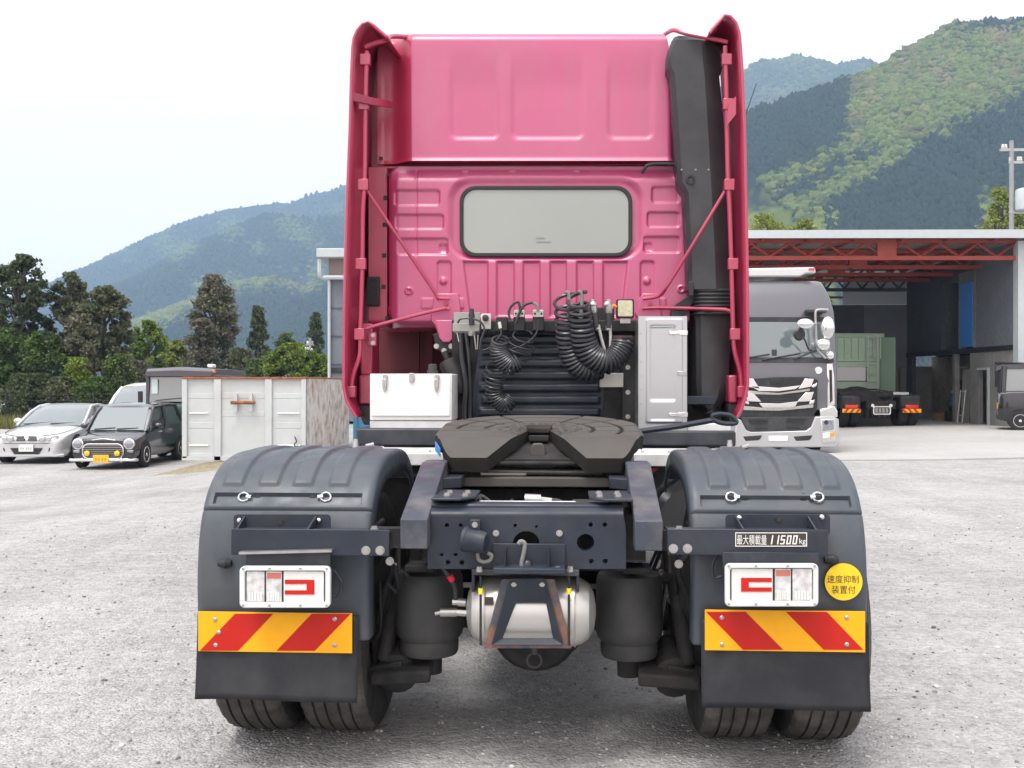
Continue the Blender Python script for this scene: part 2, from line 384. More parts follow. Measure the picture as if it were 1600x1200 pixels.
def axis(lo, hi, dens_lo, dens_hi, step, grow=1.35):
    a = list(np.arange(dens_lo, dens_hi + 1e-6, step)); s = step
    while a[-1] < hi: s *= grow; a.append(min(hi, a[-1] + s))
    s = step
    while a[0] > lo: s *= grow; a.insert(0, max(lo, a[0] - s))
    return np.array(a)
gx = axis(-2900, 2900, -22, 24, 0.5); gy = axis(-60, 2900, -4, 48, 0.5)
GX, GY = np.meshgrid(gx, gy)
GZ = ground_z(GX, GY) + 0.03 * (fbm(GX * 0.6, GY * 0.6, 3, 3) - 0.45) * sstep(7, 14, GY)
b = MB(); b.grid(np.stack([GX, GY, GZ], -1)); g = b.build('ground', M['gravel'], angle=180); tag(g, kind='structure')
# concrete apron in front of the workshop
ax_ = np.arange(1.5, 34.01, 0.5); ay_ = np.concatenate([np.linspace(0, 1, 4), np.arange(1.5, 21, 0.5)])
AX, AY0 = np.meshgrid(ax_, ay_); AY = AY0 + 19.35 + (AX - 6) * 0.035
AZ = ground_z(AX, AY) + 0.030
b = MB(); b.grid(np.stack([AX, AY, AZ], -1))
edge = np.stack([np.stack([ax_, 19.35 + (ax_ - 6) * 0.035, ground_z(ax_, 19.35 + (ax_ - 6) * 0.035) + d], -1) for d in (-0.05, 0.030)])
b.grid(edge); o = b.build('concrete_apron', M['concrete'], angle=60); tag(o, kind='structure')

# loose pebbles near the camera
def pebble_field(n):
    t = (1 + sqrt(5)) / 2
    iv = np.array([(-1,t,0),(1,t,0),(-1,-t,0),(1,-t,0),(0,-1,t),(0,1,t),(0,-1,-t),(0,1,-t),(t,0,-1),(t,0,1),(-t,0,-1),(-t,0,1)], float)
    iv /= np.linalg.norm(iv[0])
    fi = np.array([(0,11,5),(0,5,1),(0,1,7),(0,7,10),(0,10,11),(1,5,9),(5,11,4),(11,10,2),(10,7,6),(7,1,8),(3,9,4),(3,4,2),(3,2,6),(3,6,8),(3,8,9),(4,9,5),(2,4,11),(6,2,10),(8,6,7),(9,8,1)])
    V = []; F = []; C = []
    for k in range(n):
        y = 2.4 + 9.5 * random.random() ** 1.5; x = random.uniform(-0.62, 0.62) * y
        s = min(0.018, random.lognormvariate(math.log(0.0036), 0.42)) * (1 + 0.05 * y)
        ang = random.uniform(0, 6.28); sc_ = np.array([random.uniform(.7, 1.3), random.uniform(.6, 1.1), random.uniform(.4, .8)]) * s
        p = iv * sc_ * (1 + 0.25 * RNG.standard_normal((12, 1)).clip(-1, 1))
        c_, s_ = cos(ang), sin(ang); q = p.copy(); q[:, 0] = p[:, 0]*c_ - p[:, 1]*s_; q[:, 1] = p[:, 0]*s_ + p[:, 1]*c_
        q += (x, y, float(ground_z(x, y)) + s * 0.22)
        V.append(q); F.append(fi + 12 * k); g_ = random.choice([.16, .26, .34, .42, .48, .52]) * random.uniform(.8, 1.15); C.append(g_)
    me = bpy.data.meshes.new('gravel_stones'); Vn = np.concatenate(V); Fn = np.concatenate(F)
    me.from_pydata(Vn.tolist(), [], Fn.tolist())
    ca = me.color_attributes.new('Col', 'FLOAT_COLOR', 'POINT'); cc = np.repeat(np.array(C), 12)
    ca.data.foreach_set('color', np.stack([cc, cc*.98, cc*.94, np.ones_like(cc)], -1).ravel())
    me.materials.append(mat('loose_stone', (.4,.4,.4), 0.9, attr='Col', spec=0.2))
    o = bpy.data.objects.new('gravel_stones', me); col.objects.link(o)
    tag(o, 'small loose grey stones strewn over the gravel yard', 'gravel', kind='stuff')
pebble_field(15000)

# ------------------------------------------------------------------ mountains
def ridge_fn(pts):
    xs = np.array([p[0] for p in pts], float); ys = np.array([p[1] for p in pts], float)
    return lambda px: np.interp(px, xs, ys)
M['hill'] = mat('wooded_hillside', (.06,.08,.04), 0.95, attr='Col', var=0.35, vscale=0.05, bump=0.0, spec=0.05)
M['canopy'] = mat('far_tree_canopy', (.06,.08,.04), 0.95, attr='Col', var=0.25, vscale=0.6, spec=0.05)
CON = np.array([0.014, 0.024, 0.020]); LEAF = np.array([0.120, 0.150, 0.030]); BROWN = np.array([0.150, 0.115, 0.055]); MIDG = np.array([0.060, 0.085, 0.036])
t_ = (1 + sqrt(5)) / 2
ICO_V = np.array([(-1,t_,0),(1,t_,0),(-1,-t_,0),(1,-t_,0),(0,-1,t_),(0,1,t_),(0,-1,-t_),(0,1,-t_),(t_,0,-1),(t_,0,1),(-t_,0,-1),(-t_,0,1)], float); ICO_V /= np.linalg.norm(ICO_V[0])
ICO_F = [(0,11,5),(0,5,1),(0,1,7),(0,7,10),(0,10,11),(1,5,9),(5,11,4),(11,10,2),(10,7,6),(7,1,8),(3,9,4),(3,4,2),(3,2,6),(3,6,8),(3,8,9),(4,9,5),(2,4,11),(6,2,10),(8,6,7),(9,8,1)]
def subdivide(V, F):
    V = [tuple(v) for v in V]; cache = {}; NF = []
    def mid(a, b_):
        k = (min(a, b_), max(a, b_))
        if k not in cache:
            q = (np.array(V[a]) + np.array(V[b_])) / 2; q /= np.linalg.norm(q); V.append(tuple(q)); cache[k] = len(V) - 1
        return cache[k]
    for a, b_, c in F:
        x, y, z = mid(a, b_), mid(b_, c), mid(c, a); NF += [(a, x, z), (b_, y, x), (c, z, y), (x, y, z)]
    return np.array(V), np.array(NF)
ICO1_V, ICO1_F = subdivide(ICO_V, ICO_F)

def mountain(name, px0, px1, prof, D, near, gully, seed, species, n_blob, blob_r, tree_px=None, step=6):
    """a hill with its crest D metres away; foot at D*near. species(px,py,noise)->colour mix weights of the wood that grows there"""
    rf = ridge_fn(prof); cols_ = np.arange(px0, px1 + 1, step); T = np.linspace(0, 1, 46)
    def surface(px, t):
        u = (px - 800) / 1600; zr = CAM_H + (600 - rf(px)) / 1600 * D
        x = u * D; dist = D * (near + (1 - near) * t)
        gl = fbm(x / (D * .055) + t * 1.6, t * 2.3, seed, 4) - 0.47
        fine = fbm(x / (D * .012), t * 16, seed + 9, 3) - .45
        z = zr * (t ** 0.85) * (1 + gully * gl * sin(pi * .98) * 0) + zr * gully * gl * np.sin(pi * t) ** 0.8 + zr * .03 * fine * (t > .02)
        return x, dist, z
    PX, TT = np.meshgrid(cols_, T); X, Y, Z = surface(PX, TT)
    back = 3
    Xb = np.concatenate([X] + [X[-1:]] * back); Yb = np.concatenate([Y] + [Y[-1:] + D * .05 * k for k in range(1, back + 1)]); Zb = np.concatenate([Z] + [Z[-1:] * (1 - .22 * k) for k in range(1, back + 1)])
    Zb[0] = -2
    b = MB(); b.grid(np.stack([Xb, Yb, Zb], -1)); me = b.mesh(name)
    def colour(x, y, z):
        ppx = 800 + x / y * 1600; ppy = 600 - (z - CAM_H) / y * 1600
        jr = np.random.default_rng(5); ppx = ppx + jr.normal(0, 8, np.shape(ppx)); ppy = ppy + jr.normal(0, 7, np.shape(ppy))
        wgt = species(ppx, ppy, x, y)                        # (n,4)
        return wgt @ np.stack([CON, LEAF, BROWN, MIDG])
    cc = colour(Xb.ravel(), Yb.ravel(), Zb.ravel()) * 0.8
    ca = me.color_attributes.new('Col', 'FLOAT_COLOR', 'POINT'); ca.data.foreach_set('color', np.concatenate([cc, np.ones((len(cc), 1))], 1).ravel())
    me.materials.append(M['hill']); me.polygons.foreach_set('use_smooth', [True] * len(me.polygons))
    o = bpy.data.objects.new(name, me); col.objects.link(o); tag(o, kind='structure')
    if n_blob:
        lo, hi = tree_px or (px0, px1)
        p_ = RNG.uniform(lo, hi, n_blob); t = RNG.uniform(0.01, 1.0, n_blob) ** 1.25
        x, y, z = surface(p_, t); c = colour(x, y, z)
        lum = (c[:, 1] < 0.055)
        r = blob_r * RNG.lognormal(-.1, .28, n_blob).clip(.5, 1.6)
        IV, IF = np.array(ICO_V), np.array(ICO_F); nv = len(IV); V = np.zeros((n_blob, nv, 3))
        J = 1 + 0.24 * RNG.standard_normal((n_blob, nv)).clip(-1.6, 1.6)
        base = IV[None] * J[..., None]
        sx = np.where(lum, 0.8, 1.0)[:, None]; sz = np.where(lum, 1.05, 0.85)[:, None]
        tip = np.where(lum[:, None], np.clip(1 - 0.5 * (base[..., 2] + .2).clip(0), .3, 1), 1)
        V[..., 0] = base[..., 0] * r[:, None] * sx * tip + x[:, None]
        V[..., 1] = base[..., 1] * r[:, None] * sx * tip + y[:, None]
        V[..., 2] = base[..., 2] * r[:, None] * sz + z[:, None] + r[:, None] * .25
        F = (IF[None] + (np.arange(n_blob) * nv)[:, None, None]).reshape(-1, 3)
        me = bpy.data.meshes.new('far_woodland'); me.vertices.add(n_blob * nv); me.vertices.foreach_set('co', V.ravel())
        me.loops.add(F.size); me.loops.foreach_set('vertex_index', F.ravel().astype(np.int32))
        me.polygons.add(len(F)); me.polygons.foreach_set('loop_start', np.arange(len(F), dtype=np.int32) * 3)
        me.update(calc_edges=True); me.validate()
        c = c * RNG.uniform(.82, 1.18, (n_blob, 1)); me.polygons.foreach_set('use_smooth', [True] * len(F))
        ca = me.color_attributes.new('Col', 'FLOAT_COLOR', 'POINT'); cv = np.repeat(c, nv, 0)
        ca.data.foreach_set('color', np.concatenate([cv, np.ones((len(cv), 1))], 1).ravel()); me.materials.append(M['canopy'])
        o = bpy.data.objects.new('far_woodland', me); col.objects.link(o)
        return o

def wts(n):
    return np.zeros((n, 4))
def seg_dist(px, py, pts):
    d = np.full(px.shape, 1e9)
    for (ax0, ay0), (bx, by) in zip(pts[:-1], pts[1:]):
        vx, vy = bx - ax0, by - ay0; t = np.clip(((px - ax0) * vx + (py - ay0) * vy) / (vx*vx + vy*vy), 0, 1)
        d = np.minimum(d, np.hypot(px - ax0 - t*vx, py - ay0 - t*vy))
    return d
def sp_right(px, py, x, y):
    n = fbm(px / 34, py / 34, 5, 3) - .47; n2 = fbm(px / 14, py / 14, 8, 2) - .4
    w_ = wts(len(px))
    line = np.interp(px, [1330, 1345, 1400, 1440, 1520, 1600, 1700], [245, 238, 224, 205, 168, 140, 110])
    upper = sstep(-10, 10, line - py + 26 * n) * sstep(-10, 10, px - np.interp(py, [90, 130, 215, 260], [1328, 1332, 1338, 1350]) + 40 * n)
    spur1 = 1 - sstep(6, 16, seg_dist(px, py, [(1165, 352), (1260, 318), (1330, 283), (1385, 250), (1440, 208), (1520, 172), (1600, 122)]) + 22 * n)
    spur2 = 1 - sstep(4, 12, seg_dist(px, py, [(1200, 298), (1260, 270), (1310, 240), (1370, 205)]) + 18 * n)
    foot = sstep(318, 345, py + 50 * n) * (px < 1290) + sstep(300, 330, py + 40 * n) * (px > 1540)
    top = 1 - sstep(4, 12, py - np.interp(px, [1500, 1600, 1700], [42, 40, 36])); top = top * (px > 1490)
    lf = np.clip(np.maximum(np.maximum(upper, spur1), np.maximum(spur2, foot)), 0, 1) * (1 - top)
    br = lf * np.clip(sstep(.02, .16, n2) * (.75 * upper + .15), 0, 1)
    md = lf * .35 * (n < 0)
    w_[:, 0] = 1 - lf; w_[:, 1] = np.clip(lf - br - md, 0, 1); w_[:, 2] = br; w_[:, 3] = md
    return w_
def sp_far(px, py, x, y):
    n = fbm(px / 40, py / 30, 15, 3) - .45; w_ = wts(len(px)); lf = sstep(0, .2, n)
    w_[:, 0] = .5 * (1 - lf); w_[:, 3] = .5 * (1 - lf) + .4 * lf; w_[:, 2] = .3 * lf; w_[:, 1] = .3 * lf; return w_
def sp_left(px, py, x, y):
    n = fbm(px / 45, py / 30, 25, 3) - .47; w_ = wts(len(px)); lf = sstep(.08, .2, n)
    w_[:, 0] = 1 - lf; w_[:, 1] = lf * .6; w_[:, 3] = lf * .4; return w_
def sp_spur(px, py, x, y):
    n = fbm(px / 30, py / 22, 35, 3) - .47; w_ = wts(len(px))
    lf = np.clip(1 - sstep(6, 20, py - np.interp(px, [200, 300, 380, 430, 480, 520, 640], [520, 470, 440, 433, 452, 418, 400]) + 40 * n), 0, 1)
    w_[:, 0] = 1 - lf; w_[:, 1] = lf * .85; w_[:, 2] = lf * .15; return w_
mountain('mountain', -700, 1000, [(-700, 520), (-200, 500), (60, 455), (120, 427), (200, 387), (290, 346), (360, 324), (450, 318), (540, 290), (700, 230), (850, 215), (1000, 260)], 2450, .68, .22, 41, sp_left, 12000, 4.6, (60, 600))
mountain('mountain', 0, 1000, [(0, 560), (130, 470), (220, 428), (300, 385), (370, 352), (420, 333), (490, 342), (540, 330), (640, 300), (760, 330), (1000, 420)], 1850, .66, .2, 44, sp_left, 12000, 4.0, (120, 600))
mountain('mountain', 100, 900, [(100, 575), (200, 520), (300, 470), (380, 440), (430, 433), (480, 452), (540, 418), (640, 400), (760, 440), (900, 560)], 1250, .64, .15, 47, sp_spur, 14000, 3.2, (190, 600))
mountain('mountain', 800, 2300, [(800, 330), (900, 250), (1050, 180), (1165, 112), (1200, 92), (1240, 88), (1270, 92), (1300, 99), (1350, 95), (1420, 110), (1600, 160), (1900, 300), (2300, 420)], 1900, .66, .15, 51, sp_far, 12000, 4.2, (1130, 1420))
mountain('mountain', 850, 2600, [(850, 480), (1000, 330), (1165, 178), (1250, 148), (1300, 132), (1330, 122), (1370, 108), (1430, 72), (1470, 50), (1490, 38), (1530, 33), (1600, 30), (1750, 20), (2000, 60), (2300, 180), (2600, 320)], 760, .55, .16, 54, sp_right, 38000, 2.7, (1130, 1640))
k = 0
for o in list(col.objects):
    if o.name.startswith('far_woodland'):
        tag(o, ['misty woodland covering the far ridge on the left', 'hazy woodland on the middle left ridge', 'woodland on the low left spur with pale green crest',
                'pale woodland on the distant right summit', 'mixed conifer and fresh green woodland on the right mountainside'][k], 'woodland', kind='stuff'); k += 1
# ================================================================== THE TRACTOR UNIT
TR_LOC = (0.107, 4.38, 0.0); TR_A = -0.0541
T = Frame(TR_LOC, TR_A); L = T.p
truck = empty('tractor_truck', TR_LOC, TR_A, 'large pink-red tractor unit seen from behind, its fifth wheel bare', 'truck')
BK = (0, -1, 0)                                        # towards the camera
def boxL(b, px0, py0, px1, py1, yl, dep):
    a = L(px0, py1, yl); c = L(px1, py0, yl); return b.box((a[0], yl, a[2]), (c[0], yl + dep, c[2]))
def polyL(b, pts, yl, dep): return b.prism(T.poly(pts, yl), (0, dep, 0))
def part(b, name, m, parent=truck, **k): return b.build(name, m, parent, **k)

# ---- cab shell
M['arch'] = mat('shaded_arch_red', (.10,.012,.02), .6, var=.2, vscale=5)  # cab body red with the shade inside the arch put into the colour
b = MB()
c0 = L(574, 470, 2.5); c1 = L(1118, 60, 2.5)
prof = [(3.35, 1.30), (3.35, 1.84), (2.50, 1.84), (2.50, 3.70), (2.62, 3.76), (3.3, 3.72), (4.1, 3.45), (4.45, 2.7), (4.62, 1.9), (4.66, 1.0), (4.5, 0.95), (3.9, 0.95), (3.75, 1.3)]
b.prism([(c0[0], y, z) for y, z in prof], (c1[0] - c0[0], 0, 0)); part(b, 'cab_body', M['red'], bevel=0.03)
# cab rear, upper half
def fn_up(PX, PY):
    d = 0.10 * sstep(612, 650, PX)                                     # centre stands proud of the corner
    d = d - 0.10 * sstep(1042, 1062, PX)
    d = d - 0.16 * (1 - np.sqrt(np.clip(1 - np.clip((72 - PY) / 20, 0, 1) ** 2, 0, 1)))      # roof edge rolls forward
    for x0, x1 in ((703, 785), (797, 915), (945, 1022)):
        d = d - 0.013 * inset(PX, PY, x0, 80, x1, 226, 14, 9) * sstep(80, 150, PY)
    d = d + 0.004 * sstep(600, 596, PX)
    return d + 0.012 * sstep(250, 258, PY)
def xl_up(y): return 590 + (34 * (1 - sqrt(max(0, 1 - ((84 - y) / 30) ** 2))) if y < 84 else 0)
def xr_up(y): return 1041 + np.interp(y, [54, 75, 105, 112, 258], [-6, 1, 3, 8, 18])
G = hf(T, 54, 257, xl_up, xr_up, 2.2, 2.2, 2.40, fn_up)
js = int(np.argmin(np.abs(G[-1, :, 0] - L(648, 257, 2.40)[0])))
b = MB(); b.grid(G[:, js:], flip=True); part(b, 'cab_upper_panel', M['pink'], angle=60)
b = MB(); b.grid(G[:, :js + 1], flip=True); part(b, 'roof_corner_panel', M['red'], angle=60)  # left columns of the same grid, in the deeper red
# dark joint
b = MB(); boxL(b, 590, 255, 1058, 263, 2.41, 0.03); part(b, 'panel_joint', M['red'])
# cab rear, lower half with its pressings
def fn_lo(PX, PY):
    ledge = sstep(0, 26, 0) 
    xin = 607 + 26 * sstep(440, 500, PY) * 0
    dcorner = rr(PX, PY, 607, 255, 1092, 512, 34)
    d = -0.13 + 0.14 * sstep(18, -2, dcorner + 0)                      # deep step beside the flange
    d = np.where(PX < 604, 0.0 - 0.02, np.where(PX < 607, -0.02 - (PX - 604) / 3 * 0.08, d))
    d = d + 0.045 * sstep(264, 288, PY) * sstep(607, 625, PX)          # slopes outward below the seam
    win = rr(PX, PY, 706, 283, 1000, 404, 34)
    d = d - 0.030 * sstep(8, -6, win)
    for x0, y0, x1, y1 in ((616, 298, 690, 324), (618, 336, 696, 361), (622, 373, 703, 401), (1016, 293, 1062, 320), (1009, 332, 1062, 358), (1003, 370, 1062, 398)):
        d = d - 0.015 * inset(PX, PY, x0, y0, x1, y1, 6, 3)
    for x0, y0, x1, y1 in ((685, 381, 702, 398), (1003, 379, 1020, 396)):
        d = d - 0.012 * inset(PX, PY, x0, y0, x1, y1, 6, 5)
    sl = (PY - 408) / 85
    for a0, a1, b0, b1 in ((723, 765, 734, 765), (775, 806, 775, 806), (816, 846, 816, 846), (858, 887, 858, 887), (899, 929, 899, 929), (940, 982, 940, 972)):
        x0 = a0 + (b0 - a0) * sl; x1 = a1 + (b1 - a1) * sl
        e = np.minimum(np.minimum(PX - x0, x1 - PX), np.minimum(PY - 408, 497 - PY))
        d = d - 0.021 * sstep(0, 4.0, e)
    for x0, x1 in ((683, 708), (998, 1023)):
        d = d - 0.014 * inset(PX, PY, x0, 408, x1, 470, 7, 3.5)
    d = d - 0.006 * sstep(2.0, 0.5, np.abs(PX - 652)) * (PY > 266) * (PY < 404)      # body crease
    for cx, cy in ((694, 440), (1010, 440)):
        r = np.hypot(PX - cx, PY - cy); d = d + 0.016 * sstep(7, 3, r)
    for cx, cy in ((641, 456), (1063, 453)):
        r = np.hypot(PX - cx, PY - cy); d = d + 0.010 * sstep(7, 5, r) - 0.012 * sstep(4, 2.5, r)
    for cx in (727, 801, 901):
        r = np.hypot(PX - cx, (PY - 270) * 1.0); d = d - 0.004 * sstep(6, 4, r) * (PY > 269)
    for x0, x1 in ((659, 727), (997, 1040)):
        d = d + 0.006 * inset(PX, PY, x0, 466, x1, 484, 3, 2)
    d = d - 0.05 * sstep(498, 511, PY) ** 2
    return d
def xr_lo(y): return np.interp(y, [262, 300, 500, 512], [1060, 1074, 1076, 1070])
G = hf(T, 260.5, 511, lambda y: 575 if y < 500 else 575 + (y - 500) * 0.6, xr_lo, 1.6, 1.6, 2.38, fn_lo)
js = int(np.argmin(np.abs(G[10, :, 0] - L(613, 300, 2.38)[0])))
b = MB(); b.grid(G[:, js:], flip=True); lower = part(b, 'cab_lower_panel', M['pink'], angle=70)
b = MB(); b.grid(G[:, :js + 1], flip=True); part(b, 'corner_flange', M['red'], angle=70)  # flange and step columns, deeper red than the panel beside them
# clip holes in the flange
for px, py in ((595, 248), (607, 273), (602, 309), (601, 351), (600, 399), (599, 448), (605, 497)):
    b = MB(); boxL(b, px - 3.2, py - 3.4, px + 3.2, py + 3.4, 2.395, 0.02); part(b, 'flange_plug', M['rubberseal'], lower, bevel=0.003)
b = MB(); boxL(b, 573, 432, 592, 478, 2.36, 0.05); v = part(b, 'air_vent', M['black'], bevel=0.006)
b = MB()
for k in range(9): boxL(b, 575.5, 436 + k * 4.6, 589.5, 438 + k * 4.6, 2.352, 0.01)
part(b, 'vent_slats', M['rubberseal'], v)
# rear window
ywin = 2.325
b = MB()
o_ = rrect(718, 290, 988, 401, 25); i_ = rrect(724, 296, 982, 395, 20)
b.frame_prism(T.poly(o_, ywin), T.poly(i_, ywin), (0, 0.03, 0)); win = part(b, 'rear_window', M['rubberseal'], bevel=0.004)
b = MB(); polyL(b, rrect(722, 294, 984, 397, 21), ywin + 0.010, 0.01); part(b, 'window_pane', M['glass_cab'], win)
b = MB()
for k, w_ in ((0, 14), (1, 22)): boxL(b, 838, 371 + k * 6, 838 + w_, 373.4 + k * 6, ywin + 0.0085, 0.001)
part(b, 'glass_mark', mat('pane_marking', (.22,.24,.23), .5), win)
# breather pipe at the seam
b = MB(); b.tube(catmull([L(1003, 271, 2.28), L(1007, 264, 2.27), L(1013, 258, 2.27), L(1030, 256, 2.28), L(1057, 257, 2.28)], 5), 0.011, 8); part(b, 'breather_pipe', M['rubberseal'])

# ---- side fairings
for side in (-1, 1):
    if side < 0:
        pr = [(557, 652), (549, 640), (541, 624), (537, 604), (538, 500), (540, 400), (543, 300), (547, 200), (549, 120), (551, 75), (553, 60), (558, 48), (566, 38), (575, 34), (584, 40), (594, 49), (605, 58)]
    else:
        pr = [(1152, 652), (1159, 638), (1164, 622), (1168, 600), (1168, 500), (1167, 400), (1165, 300), (1163, 200), (1160, 120), (1157, 75), (1155, 52), (1150, 36), (1141, 26), (1132, 24), (1122, 36), (1113, 46), (1109, 52)]
    P0 = T.poly(pr, 1.97); rows = []
    th = 0.012
    for y in (1.97, 2.12, 2.32, 2.56): rows.append([(p[0] + (-side) * (y - 1.97) * 0.05, y, p[2]) for p in P0])
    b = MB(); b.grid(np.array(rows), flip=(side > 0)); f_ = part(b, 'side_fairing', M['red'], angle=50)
    so = f_.modifiers.new('thick', 'SOLIDIFY'); so.thickness = th; so.offset = 0
    b = MB(); b.tube([np.array(p) for p in P0], 0.011, 8); part(b, 'rolled_edge', M['red'], f_)
    # stiffening tube with clamps
    if side < 0: tp = [(573, 80), (571, 160), (570, 280), (567, 330), (566, 420), (563, 520), (562, 555), (553, 583), (550, 600), (550, 620)]
    else: tp = [(1133, 72), (1135, 150), (1137, 270), (1140, 330), (1143, 420), (1145, 500), (1147, 545), (1156, 580), (1158, 600), (1158, 620)]
    b = MB(); b.tube(catmull(T.poly(tp, 2.04), 4), 0.0145, 10); tube_ = part(b, 'stay_tube', M['red'])
    for (px, py) in ((tp[0][0], 92), (tp[1][0], 162), (tp[2][0], 288), (tp[4][0], 412), (tp[5][0] + 1, 522), (tp[9][0], 612)):
        b = MB(); boxL(b, px - 8 + (-3 if side < 0 else 3), py - 9, px + 8 + (-3 if side < 0 else 3), py + 9, 2.022, 0.045); c_ = part(b, 'tube_clamp', M['red'], tube_, bevel=0.004)
    if side < 0:
        b = MB(); b.tube(catmull(T.poly([(570, 74), (582, 69), (602, 63), (612, 57), (640, 57)], 2.05)[:3] + [L(612, 57, 2.2), L(642, 58, 2.42)], 5), 0.016, 8); part(b, 'upper_stay', M['red'])
        b = MB(); b.prism([L(550, 143, 2.0), L(580, 152, 2.0), L(612, 158, 2.36), L(612, 168, 2.36), L(580, 163, 2.0), L(550, 157, 2.0)], (0, 0.02, 0)); part(b, 'stay_bracket', M['red'])
        d1 = [L(571, 292, 2.06), L(575, 300, 2.06), L(676, 452, 2.24), L(684, 465, 2.25), L(702, 467, 2.25)]
        d2 = [L(563, 533, 2.06), L(566, 520, 2.07), L(576, 512, 2.09), L(686, 484, 2.24), L(702, 483, 2.25)]
        pl = [(678, 458), (716, 458), (722, 500), (715, 510), (708, 530), (702, 536), (692, 536), (686, 528), (679, 508), (672, 500)]
    else:
        b = MB(); b.tube(catmull([L(1137, 66, 2.05), L(1110, 60, 2.06), L(1070, 52, 2.12), L(1052, 47, 2.2), L(1038, 54, 2.42)], 5), 0.014, 8); part(b, 'upper_stay', M['red'])
        b = MB(); b.prism([L(1150, 150, 2.0), L(1139, 162, 2.0), L(1136, 178, 2.0), L(1136, 196, 2.0), L(1150, 178, 2.0)], (0, 0.02, 0)); part(b, 'stay_bracket', M['red'])
        d1 = [L(1137, 288, 2.06), L(1133, 298, 2.06), L(1085, 378, 2.075), L(1044, 445, 2.16), L(1030, 462, 2.22), L(1005, 467, 2.25)]
        d2 = [L(1146, 492, 2.06), L(1138, 485, 2.07), L(1120, 483, 2.09), L(1030, 481, 2.24), L(1004, 482, 2.25)]
        pl = [(1003, 458), (1030, 458), (1036, 505), (1020, 512), (1000, 505), (992, 490)]
    b = MB(); b.tube(catmull(d1, 6), 0.0108, 8); part(b, 'diagonal_stay', M['red'])
    b = MB(); b.tube(catmull(d2, 6), 0.0118, 8); part(b, 'lower_stay', M['red'])
    b = MB(); polyL(b, pl, 2.30, 0.03); bp_ = part(b, 'stay_mount', M['pink'], bevel=0.008)
    b = MB(); q = L(sum(p[0] for p in pl[:2]) / 2, 475, 2.30); b.bolt(q, BK, 0.012, 0.014); part(b, 'bolt', M['red'], bp_)

# cab lower corners (skirts behind the doors)
b = MB(); boxL(b, 563, 505, 582, 586, 2.20, 0.25); part(b, 'corner_post', M['red'], bevel=0.01)
b = MB(); boxL(b, 561, 586, 590, 632, 2.15, 0.3); sk = part(b, 'cab_skirt', M['red'], bevel=0.012)
b = MB(); polyL(b, [(561, 632), (590, 632), (590, 664), (568, 664), (562, 650)], 2.16, 0.3); part(b, 'skirt_base', M['black'], sk, bevel=0.01)
b = MB(); boxL(b, 1138, 586, 1152, 630, 2.10, 0.3); sk = part(b, 'cab_skirt', M['red'], bevel=0.012)
b = MB(); boxL(b, 1138, 630, 1152, 662, 2.11, 0.3); part(b, 'skirt_base', M['black'], sk, bevel=0.01)
b = MB(); boxL(b, 575, 519, 588, 540, 2.12, 0.03); k_ = part(b, 'hinge_plate', M['red'], bevel=0.003)
b = MB(); [b.bolt(L(583, yy, 2.12), BK, 0.011, 0.01) for yy in (524, 536)]; part(b, 'bolts', M['zinc'], k_)
# dark underside and wheel arches of the cab
for xa, xb in ((580, 760), (985, 1130)): b = MB(); boxL(b, xa, 505, xb, 650, 3.15, 0.15); part(b, 'wheel_arch', M['arch'])
b = MB(); boxL(b, 600, 585, 1120, 730, 3.0, 1.2); part(b, 'engine_block', M['under'])
b = MB(); boxL(b, 640, 512, 655, 600, 2.95, .05); boxL(b, 665, 512, 676, 600, 2.9, .05); part(b, 'arch_brace', M['arch'])

# ---- black snorkel on the right
rows = []
for py, xa, xb, xc in ((56, 1054, 1094, 1100), (62, 1050, 1100, 1112), (78, 1044, 1102, 1124), (104, 1043, 1104, 1129), (112, 1047, 1105, 1127), (120, 1049, 1106, 1124), (180, 1053, 1110, 1130), (250, 1058, 1114, 1134), (285, 1061, 1116, 1136), (300, 1070, 1117, 1137), (400, 1075, 1122, 1142), (452, 1076, 1124, 1144)):
    y0 = 2.12 if py > 60 else 2.16
    a, c, e = L(xa, py, y0), L(xb, py, y0), L(xc, py, y0 + 0.10)
    rows.append([(a[0], 2.50, a[2]), (a[0], y0 + 0.03, a[2]), (a[0] + 0.025, y0, a[2]), (c[0] - 0.02, y0, c[2]), (c[0] + .01, y0 + .02, c[2]), (e[0], y0 + 0.10, e[2]), (e[0], 2.5, e[2])])
b = MB(); b.grid(np.array(rows), flip=True); n = len(rows)
b.add([rows[0][i] for i in range(7)], [tuple(range(7))]); snork = part(b, 'air_snorkel', M['duct'], angle=28)
b = MB(); b.lathe([(0.030, 0), (0.030, 0.012), (0.018, 0.012), (0.014, 0.004)], L(1079, 281, 2.125), BK, 16); part(b, 'snorkel_plug', M['black'], snork)
for x in (1065, 1087, 1107): b = MB(); b.cyl(L(x, 265, 2.125), L(x, 265, 2.115), 0.006, n=8); part(b, 'snorkel_rivet', M['zinc'], snork)
b = MB(); rows = []
for k in range(29):
    py = 450 + k * 1.5; w_ = 0 if k % 4 < 2 else 2.6
    a = L(1087 - w_, py, 2.13 - w_ * 0.003); c = L(1146 + w_, py, 2.13)
    rows.append([(a[0], 2.45, a[2]), (a[0], 2.17, a[2]), (a[0] + .03, 2.13 - w_ * .003, a[2]), (c[0] - .03, 2.13 - w_ * .003, c[2]), (c[0], 2.17, c[2]), (c[0], 2.45, c[2])])
b.grid(np.array(rows), flip=True); part(b, 'intake_bellows', M['rubberseal'], angle=80)
rows = []
